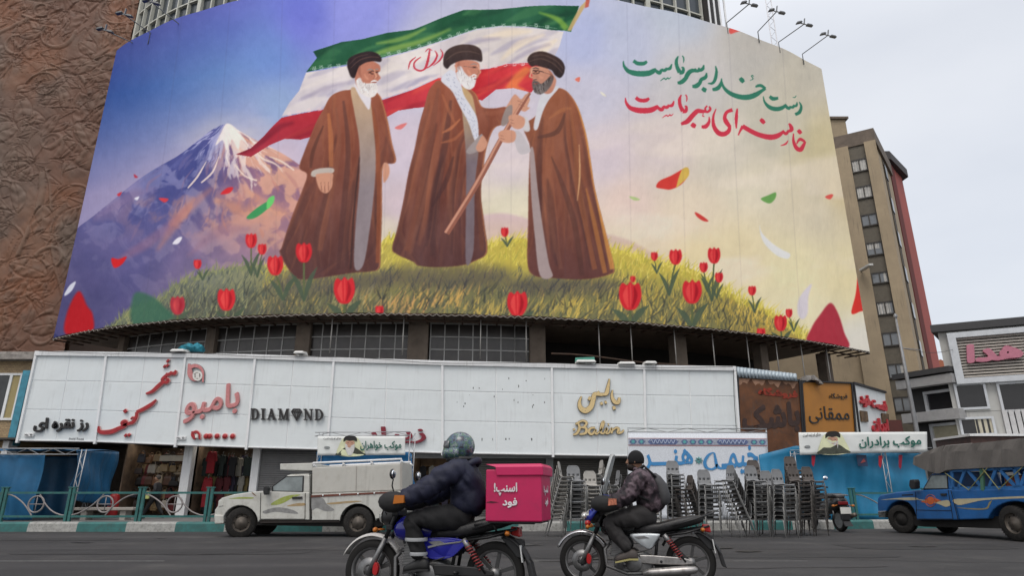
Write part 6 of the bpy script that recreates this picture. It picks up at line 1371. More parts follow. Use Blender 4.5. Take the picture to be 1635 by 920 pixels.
    q = lambda l, z, o: Vector((C.x+D2.x*l+N2.x*o, C.y+D2.y*l+N2.y*o, z))
    m = MB(); m.hexa([q(L2*.42,2,.01), q(L2*.60,2,.01), q(L2*.60,2,.05), q(L2*.42,2,.05), q(L2*.42,zC-1.3,.01), q(L2*.60,zC-1.3,.01), q(L2*.60,zC-1.3,.05), q(L2*.42,zC-1.3,.05)]); m.build('side_shade_strip', mat('painted_slot_shade', (.06,.045,.03), .8), T, True)
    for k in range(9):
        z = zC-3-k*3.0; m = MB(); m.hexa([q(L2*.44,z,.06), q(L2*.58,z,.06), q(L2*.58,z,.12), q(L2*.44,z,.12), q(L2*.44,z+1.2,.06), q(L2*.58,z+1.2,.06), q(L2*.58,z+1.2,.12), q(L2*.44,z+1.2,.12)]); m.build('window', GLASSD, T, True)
    # red block
    A = atz(1420, 262, zC); zr = at(1420, 258, A.y+.5).z; B = atz(1440, 284, zr); A2 = Vector((Rr.x+.05, Rr.y+.3, 0))
    T2 = thing('red_tower', (B.x, B.y, 0), 'red rendered high-rise block just behind the tan brick tower', 'building')
    m = MB(); m.slab([(A2.x-4,A2.y+.2,0),(A2.x+.15,A2.y+.1,0),(B.x,B.y,0),(B.x-1,B.y+8,0),(A2.x-5,A2.y+10,0)], (0,0,zr)); m.build('wall', REDW, T2, True)
    m = MB(); m.slab([(A2.x-4,A2.y-.1,zr),(A2.x+.3,A2.y-.3,zr),(B.x+.5,B.y-.2,zr),(B.x,B.y+8,zr),(A2.x-5,A2.y+10,zr)], (0,0,.8)); m.build('roof_cap', mat('dark_cap', (.05,.045,.045), .7), T2, True)
    m = MB(); d_ = Vector((B.x-A2.x, B.y-A2.y, 0)); n_ = Vector((d_.y, -d_.x, 0)).normalized()
    p = lambda t, z, o: Vector((A2.x+.15, A2.y+.1, z))+d_*t+n_*o
    m.hexa([p(.02,0,.02), p(.30,0,.02), p(.30,0,.10), p(.02,0,.10), p(.02,zr,.02), p(.30,zr,.02), p(.30,zr,.10), p(.02,zr,.10)]); m.build('dark_strip', mat('deep_red', (.12,.022,.018), .8), T2, True)
    # lamp bracket on the tower
    a = W_(1376, 436, .5); b = W_(1393, 434, 1.6)
    t = thing('wall_lamp', tuple(a), 'small grey lamp on a bracket at the billboard edge of the tower', 'lamp'); m = MB(); m.tube([a-N*.5, a, b], .05, 6); m.build('bracket', GREYM, t, True)
    m = MB(); m.bar(a+N*.2, b+N*.3, .35, .16); m.build('lamp_head', mat('pale_lamp', (.55,.55,.52), .4), t, True, bevel=.03)
build_tower()
def build_white_building():
    D0 = at(1497, 532, 36.0); zD = D0.z; R0 = atz(1635, 520, zD)
    Dv, L, N, W_ = wallframe(D0, R0)
    far = R0+Dv*6
    T = thing('white_building', (D0.x, D0.y, 0), 'pale stone clad building with a slatted panel carrying large pink letters', 'building')
    ST = mat('pale_stone', (.42,.42,.40), .6, var=.1, scale=1, streak=.2)
    n = ST.node_tree.nodes; l = ST.node_tree.links
    m = MB(); m.slab([(D0.x,D0.y,0),(far.x,far.y,0),(far.x+9,far.y+14,0),(D0.x+12,D0.y+14,0)], (0,0,zD)); m.build('wall', ST, T, True)
    m = MB(); m.slab([Vector((p.x,p.y,zD))+o for p, o in ((D0,N*.35-Dv*.35),(far,N*.35),(far+Vector((9,14,0)),Vector((0,0,0))),(D0+Vector((12,14,0)),-Dv*.35))], (0,0,.42)); m.build('roof_edge', mat('charcoal_fascia', (.045,.045,.047), .6), T, True)
    def fbox(x0, y0, x1, y1, o0, o1, m_, nm, par=T, bev=0):
        a, c = W_(x0, y0), W_(x1, y1); la, lc = (a-D0).dot(Dv), (c-D0).dot(Dv); za, zc_ = c.z, a.z
        q = lambda l, z, o: Vector((D0.x+Dv.x*l+N.x*o, D0.y+Dv.y*l+N.y*o, z))
        k = MB(); k.hexa([q(la,za,o0), q(lc,za,o0), q(lc,za,o1), q(la,za,o1), q(la,zc_,o0), q(lc,zc_,o0), q(lc,zc_,o1), q(la,zc_,o1)]); return k.build(nm, m_, par, True, bevel=bev), q, la, lc, za, zc_
    AL = mat('brushed_frame', (.50,.52,.54), .4, .4, .1)
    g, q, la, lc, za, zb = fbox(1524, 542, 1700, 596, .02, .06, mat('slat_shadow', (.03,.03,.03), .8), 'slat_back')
    k = MB()
    for i in range(14): z = za+(zb-za)*(i+.35)/14; k.hexa([q(la,z,.08), q(lc,z,.08), q(lc,z,.2), q(la,z,.2), q(la,z+.09,.08), q(lc,z+.09,.08), q(lc,z+.09,.2), q(la,z+.09,.2)])
    k.build('slat', mat('pale_slat', (.40,.37,.33), .5), g, True)
    k = MB()
    for l0, l1, a, b in ((la-.38,la,za-.3,zb+.3),(la,lc,zb,zb+.3),(la,lc,za-.3,za)): k.hexa([q(l0,a,.02), q(l1,a,.02), q(l1,a,.4), q(l0,a,.4), q(l0,b,.02), q(l1,b,.02), q(l1,b,.4), q(l0,b,.4)])
    k.build('panel_frame', AL, T, True)
    A = [W_(*p, .25) for p in ((1541,583), (1631,574), (1541,553))]
    lettering('هدا', *A, .0, .18, mat('pink_sign_letter', (.44,.16,.22), .5), T, .05)
    for i, (x0, y0, x1, y1) in enumerate(((1526,617,1576,650),(1594,615,1680,652),(1534,671,1587,692))):
        a, c = W_(x0, y0), W_(x1, y1)
        w, q, la, lc, za, zb = fbox(x0, y0, x1, y1, .01, .04, mat('dark_pane', (.018,.018,.02), .12, spec=.5), 'window')
        k = MB(); e = .12
        for l0, l1, a_, b_ in ((la-e,la,za-e,zb+e),(lc,lc+e,za-e,zb+e),(la,lc,zb,zb+e),(la,lc,za-e,za)): k.hexa([q(l0,a_,.01), q(l1,a_,.01), q(l1,a_,.14), q(l0,a_,.14), q(l0,b_,.01), q(l1,b_,.01), q(l1,b_,.14), q(l0,b_,.14)])
        k.build('frame', AL, w, True)
        if i == 2: k = MB(); k.grid([[q(l, z, .045+.02*sin(l*25)) for l in np.linspace(la+(lc-la)*.45, lc, 30)] for z in (za, zb)]); k.build('curtain', mat('cream_curtain', (.45,.42,.33), .8), w, True)
    w, q, la, lc, za, zb = fbox(1598, 656, 1680, 692, .01, .04, BLACKM, 'slot_panel')
    k = MB()
    for i in range(7): l0 = la+(lc-la)*i/7; k.hexa([q(l0,za,.05), q(l0+.22,za,.05), q(l0+.22,za,.2), q(l0,za,.2), q(l0,zb,.05), q(l0+.22,zb,.05), q(l0+.22,zb,.2), q(l0,zb,.2)])
    k.build('fin', mat('pale_fin', (.45,.45,.45), .5), w, True)
    k = MB()                                                  # stone joints
    for y in (606, 660): a, b = W_(1508, y, .004), W_(1640, y-2, .004); k.bar(a, Vector((b.x,b.y,a.z)), .01, .03)
    for x in (1530,1555,1580,1605,1630): a, b = W_(x, 606, .004), W_(x+2, 614, .004); k.bar(a, Vector((a.x,a.y,b.z)), .03, .01, (0,1,0))
    k.build('stone_joint', mat('joint_grey', (.2,.2,.19), .8), T, True)
    # awning roof at its foot
    a, b = at(1542, 696, 33.5), at(1640, 693, 33.5); t = thing('shop_canopy', tuple(a), 'dark shop canopy with a thin pale edge at the foot of the pale stone building', 'canopy')
    k = MB(); k.box(a.x, b.x+5, 33.2, 36, a.z-.9, a.z-.06); k.build('body', mat('maroon_canopy', (.06,.03,.025), .6, var=.4), t, True)
    k = MB(); k.box(a.x-.1, b.x+5, 33.05, 36, a.z-.06, a.z+.05); k.build('edge', FRAMEW, t, True)
    # low grey block between tower and white building
    E0 = at(1446, 606, 38.0); E1 = atz(1512, 596, E0.z); Dv2, L2, N2, V = wallframe(E0, E1)
    t = thing('grey_block', (E0.x, E0.y, 0), 'low grey block with dark strip windows, left of the pale stone building', 'building')
    q = lambda l, z, o: Vector((E0.x+Dv2.x*l+N2.x*o, E0.y+Dv2.y*l+N2.y*o, z)); L2 += .4
    k = MB(); k.hexa([q(0,0,-6), q(L2,0,-6), q(L2,0,-.3), q(0,0,-.3), q(0,E0.z,-6), q(L2,E0.z,-6), q(L2,E0.z,-.3), q(0,E0.z,-.3)]); k.build('wall', mat('black_wall', (.03,.03,.03), .7), t, True)
    GR = mat('grey_band', (.30,.30,.30), .6, streak=.2)
    for y0, y1 in ((608,622),(662,677)):
        a, b = V(1450,y1), V(1450,y0); k = MB(); k.hexa([q(-.4,a.z,-.35), q(L2,a.z,-.35), q(L2,a.z,.4), q(-.4,a.z,.4), q(-.4,b.z,-.35), q(L2,b.z,-.35), q(L2,b.z,.4), q(-.4,b.z,.4)]); k.build('floor_band', GR, t, True)
    k = MB(); k.hexa([q(-.5,E0.z,-6), q(L2,E0.z,-6), q(L2,E0.z,.5), q(-.5,E0.z,.5), q(-.5,E0.z+.3,-6), q(L2,E0.z+.3,-6), q(L2,E0.z+.3,.5), q(-.5,E0.z+.3,.5)]); k.build('roof_edge', MATS['charcoal_fascia'], t, True)
    for y0, y1, cur in ((632,658,0),(684,720,1)):
        a, b = V(1460,y1), V(1460,y0); l0, l1 = .9, L2-.5; e = .15
        k = MB(); k.hexa([q(l0,a.z,-.28), q(l1,a.z,-.28), q(l1,a.z,-.24), q(l0,a.z,-.24), q(l0,b.z,-.28), q(l1,b.z,-.28), q(l1,b.z,-.24), q(l0,b.z,-.24)]); w = k.build('window', MATS['dark_pane'] if not cur else mat('blind_pane', (.30,.28,.2), .5), t, True)
        k = MB()
        for x0, x1, za, zb in ((l0-e,l0,a.z-e,b.z+e),(l1,l1+e,a.z-e,b.z+e),(l0,l1,b.z,b.z+e),(l0,l1,a.z-e,a.z)): k.hexa([q(x0,za,-.29), q(x1,za,-.29), q(x1,za,-.1), q(x0,za,-.1), q(x0,zb,-.29), q(x1,zb,-.29), q(x1,zb,-.1), q(x0,zb,-.1)])
        k.build('frame', MATS['brushed_frame'], w, True)
    # far orange house
    a, b = at(1486, 600, 70), at(1520, 588, 70); t = thing('orange_house', tuple(a), 'distant orange brick house just visible above the low grey block', 'building')
    k = MB(); k.box(a.x, b.x, 70, 78, 0, b.z); k.build('wall', mat('orange_brick', (.48,.20,.10), .8), t, True); k = MB(); k.slab([(a.x-.3,69.7,b.z),((a.x+b.x)/2,69.7,b.z+.9),(b.x+.3,69.7,b.z)], (0,8,0)); k.build('roof', mat('orange_roof', (.36,.13,.07), .8), t, True)
    # foot of the street behind the booths
    k = MB(); a = at(1290, 700, 33); b = at(1445, 700, 33); t = thing('shop_row', (a.x, 33, .19), 'dark brown shop front behind the right-hand banner, under the tower', 'building'); k.box(a.x, b.x, 33, 37, .19, 4.2); k.build('wall', mat('brown_shopfront', (.10,.06,.045), .7, var=.4), t, True)
    k = MB(); k.box(a.x+3.4, b.x-.2, 32.7, 33, 3.4, 4.6); k.build('awning', mat('maroon_awning', (.09,.025,.02), .7), t, True)
build_white_building()
def build_pole():
    Y = 31.0; b = at(1464, 690, Y); t_ = at(1437, 507, Y); T = thing('lamp_post', (b.x, Y, .19), 'slim grey steel post standing before the low grey block', 'post')
    m = MB(); m.tube([(b.x, Y, .19), (b.x, Y, 3), (b.x, Y, 6), (b.x, Y, t_.z)], [.13,.12,.09,.05], 10); m.build('pole', GREYM, T, True)
    m = MB(); m.lathe([(.09,0),(.09,.12),(.02,.2)], (b.x, Y, t_.z), n=10); m.build('cap', GREYM, T, True)
    a = at(1442, 556, Y); m = MB(); m.tube([(b.x, Y, a.z), (b.x+.9, Y, a.z-.1)], .025, 5); m.build('bracket', GREYM, T, True)
    w = thing('overhead_wire', (b.x, Y, a.z), 'thin black wire from the slim post to the pale stone building', 'wire'); m = MB(); e = at(1530, 556, 36); m.tube([Vector((b.x, Y, a.z)).lerp(e, t)-Vector((0,0,.25*sin(pi*t))) for t in np.linspace(0,1,12)], .012, 4); m.build('wire', BLACKM, w, True)
build_pole()

# ------------------------------------------------------------------ floodlights on arms above the billboard, mast, things on the sign roof
def floodlight(px0, py0, px1, py1, Yb, reach, label):
    a = at(px0, py0, Yb); d = ray(px1, py1); t = (Yb-reach)/d.y; b = Vector((d.x*t, Yb-reach, CH+d.z*t))
    T = thing('floodlight', tuple(a), label, 'floodlight', 'floodlights along the top of the billboard')
    m = MB(); m.tube([a-Vector((0,0,.8)), a, b], .032, 6); m.build('arm', GREYM, T, True)
    for s in (-1, 1):
        c = b+Vector((s*.30, 0, -.10*s)); m = MB(); m.hexa([c+Vector((q[0]*.62, q[1]*.7, q[2]*.8-.16*s*q[0])) for q in ((-.3,-.2,-.10),(.3,-.2,-.10),(.3,.2,-.02),(-.3,.2,-.02),(-.22,-.15,.08),(.22,-.15,.08),(.22,.15,.12),(-.22,.15,.12))]); m.build('lamp_head', mat('floodlight_body', (.09,.095,.10), .5, .3), T, True, bevel=.03)
    m = MB(); m.bar(b+Vector((-.3,0,.10)), b+Vector((.3,0,-.10)), .05, .05); m.bar(b, b+Vector((.05,-.05,.36)), .05, .09); m.build('bracket', GREYM, T, True)
def yb(px, py):                                                # depth of the billboard top edge at that column
    s = min(np.linspace(0, 1, 600), key=lambda s: abs(CX+F*plan(s)[0]/(plan(s)[1]*cP+(htop(s)-CH)*sP)-px)); return float(plan(s)[1])
for a, b, l in (((1210,50),(1240,18),'grey twin floodlight left-most against the open sky, right of the glazing'),((1243,67),(1284,38),'grey twin floodlight in the middle of the three against the sky'),((1281,86),(1322,56),'grey twin floodlight nearest the billboard right end'),((1160,36),(1196,6),'grey twin floodlight in front of the dark shaft right of the glazing'),
                ((212,68),(168,48),'dark twin floodlight lowest on the billboard left edge, against the relief wall'),((240,52),(199,23),'dark twin floodlight second up the billboard left edge, at the relief wall border'),((286,38),(242,3),'dark twin floodlight in front of the left glazing, cut by the top of the photo')):
    floodlight(*a, *b, yb(*a), 2.0, l)
def build_mast():
    T = thing('lattice_mast', tuple(at(1236,62,60)), 'thin pale lattice mast far behind the right end of the billboard', 'mast'); m = MB(); a = at(1237, 70, 60); 
    zt = a.z+12
    for dx_ in (-.3, .3): m.tube([(a.x+dx_, 60, a.z-25), (a.x+dx_, 60, zt)], .06, 5)
    P = [(a.x+(.3 if k % 2 else -.3), 60, a.z-20+k*.7) for k in range(45)]; m.tube(P, .035, 4, smooth=False); m.build('lattice', mat('pale_lattice', (.6,.6,.62), .6), T, True)
build_mast()
def build_roof_clutter():
    for x0, x1, y, lb in ((473,491,563,'white flat floodlight on the sign roof above the serif capitals'),(918,950,577,'silver floodlight before the green sheet on the sign roof'),(985,1012,580,'grey rounded floodlight on the sign roof right of the green sheet'),(1026,1046,579,'white floodlight on the sign roof, right-most of its row'),(279,303,560,'white floodlight under the teal cloth bundle on the sign roof')):
        a, b = at(x0, y+4, 28.2), at(x1, y, 28.2); T = thing('sign_floodlight', tuple(a), lb, 'floodlight', 'floodlights on the sign roof')
        m = MB(); m.hexa([(a.x,27.7,a.z-.02),(b.x,27.7,a.z-.02),(b.x,28.4,a.z),(a.x,28.4,a.z),(a.x+.08,27.75,a.z+.09),(b.x-.08,27.75,a.z+.09),(b.x-.05,28.3,a.z+.15),(a.x+.05,28.3,a.z+.15)]); m.build('housing', mat('pale_housing', (.6,.6,.58), .4), T, True, bevel=.03)
        m = MB(); m.bar((a.x+.2,28.1,a.z-.25), (a.x+.2,28.1,a.z), .04, .04, (0,1,0)); m.bar((b.x-.2,28.1,a.z-.25), (b.x-.2,28.1,a.z), .04, .04, (0,1,0)); m.build('bracket', GREYM, T, True)
    c = at(307, 556, 28.5); T = thing('cloth_bundle', tuple(c), 'crumpled teal cloth bundle lying on the sign roof at the left', 'bundle'); r = random.Random(4); m = MB(); rings = []
    for k in range(9):
        x = c.x-.45+k*.12; h = .06+.12*sin(pi*k/8)+r.uniform(-.04,.08); rings.append([(x+r.uniform(-.05,.05), 28.4+.3*cos(t)+r.uniform(-.05,.05), c.z-.2+h*(1+sin(t))) for t in np.linspace(0, 2*pi, 11)[:-1]])
    m.loft(rings, False); m.build('cloth', mat('teal_cloth', (.02,.18,.24), .8, var=.5, scale=5), T, True)
    a, b = at(918, 580, 28.7), at(950, 570, 28.7); T = thing('green_sheet', tuple(a), 'small green sheet standing upright on the sign roof', 'sheet'); m = MB(); m.slab([(a.x,28.7,a.z-.1),(b.x,28.7,a.z-.1),(b.x-.02,28.75,b.z),(a.x+.03,28.75,b.z-.03)], (0,.03,0)); m.build('sheet', mat('green_board', (.06,.24,.18), .6, var=.2), T, True)
build_roof_clutter()
# ------------------------------------------------------------------ vehicles
TYRE = mat('tyre_rubber', (.016,.015,.014), .85, var=.3, scale=9, dirt=(.06,.055,.048), dirt_amt=.6, spec=.25)
RIM = mat('dirty_steel_rim', (.11,.095,.08), .55, .5, .3, 8, dirt=(.05,.045,.04), dirt_amt=.6)
UNDER = mat('underbody', (.012,.011,.010), .9)
CHROME = mat('chrome', (.55,.55,.55), .18, .95, .08)
GLASSV = mat('car_glass_sky_tone', (.20,.23,.23), .05, 0, .35, 2.2, spec=.7)  # pale base colour stands in for sky reflected in and seen through the glass
BLKPL = mat('black_plastic', (.018,.018,.019), .5, var=.25)
def wheel(T, c, r, w, ax, rim=.58, name='wheel', steel=RIM, tmat=TYRE):
    """car wheel: c = centre, ax = unit vector along the axle, outwards"""
    ax = Vector(ax).normalized(); up = Vector((0,0,1)); sd = ax.cross(up).normalized()
    def lath(prof, n=32):
        m = MB(); vs = [];
        for q, h in prof:
            for k in range(n):
                t = 2*pi*k/n; vs.append(Vector(c)+ax*h+(sd*cos(t)+up*sin(t))*q)
        fs = [(i*n+k, i*n+(k+1) % n, (i+1)*n+(k+1) % n, (i+1)*n+k) for i in range(len(prof)-1) for k in range(n)]
        m.add(vs, fs, True); return m
    h = w/2
    t = lath([(r*rim,-h),(r*.9,-h*1.02),(r*.98,-h*.8),(r,-h*.4),(r,h*.4),(r*.98,h*.8),(r*.9,h*1.02),(r*rim,h)])
    for k in range(40):                                      # tread blocks
        a = 2*pi*k/40
        for s in (-1, 1):
            p = Vector(c)+(sd*cos(a+s*.04)+up*sin(a+s*.04))*(r*.998)+ax*h*.5*s; t.bar(p-ax*h*.35, p+ax*h*.35, r*.05, r*.03, (sd*cos(a)+up*sin(a)))
    o = t.build(name, tmat, T, True)
    lath([(r*rim,h*.9),(r*rim*.93,h*.55),(r*rim*.8,h*.35),(r*.40,h*.55),(r*.36,h*.75),(r*.2,h*.8),(r*.14,h*1.0),(0,h*1.02)]).build('rim', steel, o, True)
    m = MB()
    for k in range(8):
        a = 2*pi*k/8; p = Vector(c)+(sd*cos(a)+up*sin(a))*r*rim*.78+ax*h*.37; m.bar(p, p+ax*.012, r*.09, r*.09)
    m.build('rim_slot', UNDER, o, True)
    lath([(r*rim,-h*.5),(0,-h*.5)], 20).build('rim_back', UNDER, o, True)
    return o
def arc(cx, cy, rx, ry, a0, a1, n=10): return [(cx+rx*cos(R(a)), cy-ry*sin(R(a))) for a in np.linspace(a0, a1, n)]
def pickup_white():
    YN = 17.75; WD = 1.72
    M = lambda x, y, d=0.0: at(x, y, YN)+Vector((0, d, 0))
    o = M(475, 858)
    T = thing('pickup_truck', (o.x, YN+WD/2, 0), 'dirty white pickup truck with a boxy white canopy and green decals parked at the kerb', 'pickup truck')
    PW = mat('dirty_white_paint', (.50,.50,.46), .4, var=.10, scale=2.5, dirt=(.24,.21,.17), dirt_amt=.55, streak=.25, coat=.2)
    def sl(nm, pts, d0, d1, m_, par=T, bev=0.0): k = MB(); k.slab([M(x, y, d0) for x, y in pts], (0, d1-d0, 0)); return k.build(nm, m_, par, True, bevel=bev)
    prof = [(343,836),(341.5,826),(342.5,815),(347,809),(348.5,800),(354,795.5),(373,790),(396,786.5),(419,784.5),(495,786.5),(495,831),(415,831)]+arc(383.5,835,28.5,27.5,0,180,12)+[(353,838)]
    # rounded plan: slices across the width narrow slightly towards the sides
    def body(nm, pts, par, d0=0., d1=WD, m_=PW):
        k = MB(); rings = []
        cx_ = sum(p[0] for p in pts)/len(pts); cy_ = sum(p[1] for p in pts)/len(pts)
        for d, s in ((d0, .985), (d0+.05, 1.0), ((d0+d1)/2, 1.0), (d1-.05, 1.0), (d1, .985)): rings.append([M(cx_+(x-cx_)*s, cy_+(y-cy_)*(1-(1-s)*.6), d) for x, y in pts])
        k.loft(rings, False); return k.build(nm, m_, par, True, bevel=.02)
    B = body('body', prof, T)
    bed = [(497,789),(642,784),(647,787),(648.5,800),(647,819),(640,822),(600.5,829)]+arc(571,834.5,29.5,30,4,176,12)+[(541,831),(497,831)]
    body('cargo_bed', bed, T)
    # cab above the belt line
    k = MB(); base = [(424,785.5),(495,787),(495,756.5),(458,758)]; rings = []
    top = [(432,784.5),(456,759.5),(462,757),(490,755.5),(495,757.5),(495,787)]
    for d, i in ((.03, 0), (.16, 1), (WD-.16, 1), (WD-.03, 0)):
        sc = [(431,785.5),(455.5,761.5),(461,759.5),(489,758.5),(494.5,760),(494.5,787)] if not i else top
        rings.append([M(x, y, d) for x, y in sc])
    k.loft(rings, False); cab = k.build('cab', PW, T, True, bevel=.02)
    w = sl('side_window', [(436,784),(435.5,778),(456.5,762.5),(483,761.5),(482,785)], .015, .06, GLASSV, T)
    sl('window_rubber', [(433.5,786.5),(434,777.5),(456,761),(485,760),(484,786.8),(482,785),(483,761.5),(456.5,762.5),(435.5,778),(436,784),(482,785),(484,786.8)], .010, .05, BLKPL, w)
    k = MB(); k.tube([M(441+4*cos(t), 782+4*sin(t), .55) for t in np.linspace(0,2*pi,14)[:-1]], .014, 5, closed=True); k.build('steering_wheel', BLKPL, T, True)
    k = MB(); k.grid([[M(431.5,784,d), M(456,760,d+.0)] for d in (.14, WD-.14)]); k.build('windscreen', GLASSV, T, True, solid=.02)
    # door with shut lines
    for pts in ([(416.5,788),(415.5,829)],[(415.5,829.5),(487,829.5)],[(487.5,788),(487,829.5)],[(494.8,757),(495.2,831)],[(496.6,789),(496.6,831)]):
        k = MB(); a, b = M(*pts[0], -.004), M(*pts[1], -.004); k.bar(a, b, .014, .010, (0,1,0)); k.build('shut_line', UNDER, B, True)
    h = sl('door_handle', [(467,794),(483,793.5),(483,797),(467,797.5)], -.035, .0, BLKPL)
    G1 = mat('decal_green', (.28,.33,.06), .5, dirt=(.4,.4,.36), dirt_amt=.6); G2 = mat('decal_tan', (.34,.24,.12), .5, dirt=(.4,.4,.36), dirt_amt=.6); G3 = mat('grey_filler', (.22,.22,.215), .7, var=.3, scale=8)
    for nm, pts, m_ in (('decal',[(432,806),(446,797),(462,791.5),(480,790.5),(466,796),(456,802),(444,806.5)],G1),('decal',[(458,809),(472,804.5),(486,804),(486,808)],G2),('decal',[(365,797),(384,794.5),(404,795),(402,797),(384,797)],G1),('decal',[(523,804),(560,800.5),(578,801),(560,803.5),(530,806)],G2),
                        ('filler_patch',[(420,817),(440,811),(456,812),(470,816),(476,821),(460,820),(440,818),(424,821)],G3),('filler_patch',[(498,795),(515,796),(522,806),(534,815),(520,817),(506,812),(498,815)],G3),('rust_patch',[(402,785.8),(410,793),(404,790)],mat('rust_stain', (.16,.09,.05), .9))):
        sl(nm, smooth_pts(pts, 4), -.0035, .0, m_, B)
    sl('headlight', [(349,800.5),(355,799),(357,808),(349,810)], -.015, .25, mat('headlight_glass', (.5,.5,.46), .1, spec=.6), T, .01)
    sl('front_bumper', [(342,822),(357,823),(358,837),(343,837.5)], -.03, WD+.03, PW, T, .03)
    sl('mirror', [(425.5,778),(430,776),(432.5,780),(432,790),(426,791),(424.5,785)], -.22, -.04, BLKPL, T, .02)
    # undercarriage
    k = MB(); k.slab([M(x, y, .15) for x, y in ((362,838),(362,826),(640,822),(628,838),(600,842),(545,842),(420,840))], (0, WD-.3, 0)); k.build('underbody', UNDER, T, True)
    sl('sill', [(414,830),(541,830),(541,835),(414,836)], .06, .12, mat('dirty_sill', (.06,.05,.045), .9))
    r = .385
    wheel(T, M(382.5, 835.5, .12), r, .24, (.32,-.95,0)); wheel(T, M(571.3, 835.0, .10), r, .24, (0,-1,0))
    wheel(T, M(386, 835.5, WD-.14), r, .24, (-.3,.95,0)); wheel(T, M(571.3, 835, WD-.14), r, .24, (0,1,0))
    for cx, cy in ((383.5,835),(571,834.5)):                 # dark wheel wells
        k = MB(); k.slab([M(x, y, .30) for x, y in arc(cx, cy, 29, 29, 0, 180, 14)], (0, WD-.6, 0)); k.build('wheel_well', UNDER, T, True)
    # canopy
    CANV = mat('canopy_sheet', (.46,.45,.41), .6, var=.08, scale=2, dirt=(.28,.25,.2), dirt_amt=.35, streak=.2)
    can = sl('canopy', [(497.5,788.5),(498,747),(640,740.5),(643,737),(643,783.5)], .02, WD-.02, CANV, T, .03)
    sl('cab_visor', [(446,741),(499,739.5),(498,752),(484,752),(446,750.5)], .05, WD-.05, PW, T, .015)
    for d in (.04, WD-.04):
        k = MB(); k.tube([M(499,740,d), M(641,733.5,d)], .03, 6)
        for x in (500,547,592,640): k.tube([M(x,747-(x-498)*.046,d), M(x+.5,739.8-(x-499)*.046,d)], .022, 5); k.tube([M(x+5,746.6-(x-498)*.046,d), M(x-2,740-(x-499)*.046,d)], .02, 5)
        k.build('roof_rail', FRAMEW, T, True)
    sl('rust_strip', [(496.5,791.5),(632,785),(632,787.5),(496.5,795)], -.015, .0, mat('red_brown_strip', (.12,.035,.022), .7, var=.3), T)
    k = MB()
    for x in (516,543,572,598,626): p = M(x, 792.5-(x-497)*.045, -.03); k.ball(p, .022, 6, 4)
    k.build('strip_bolt', FRAMEW, T, True)
    k = MB(); k.bar(M(640.5,741,.0), M(640.5,783,.0), .05, .03, (0,1,0)); k.bar(M(569,744.5,.012), M(568,788,.012), .012, .01, (0,1,0)); k.build('canopy_seam', mat('canopy_trim', (.34,.32,.29), .6), can, True)
    k = MB(); k.box(M(648.6,800).x, M(648.6,800).x+.03, YN+.1, YN+WD-.1, M(648,818).z, M(648,788).z); k.build('tailgate', PW, T, True)
    k = MB(); k.box(M(648,800).x, M(648,800).x+.05, YN+.02, YN+.14, M(648,812).z, M(648,798).z); k.build('tail_light', mat('red_lens', (.35,.02,.02), .25), T, True)
    return T
pickup_white()
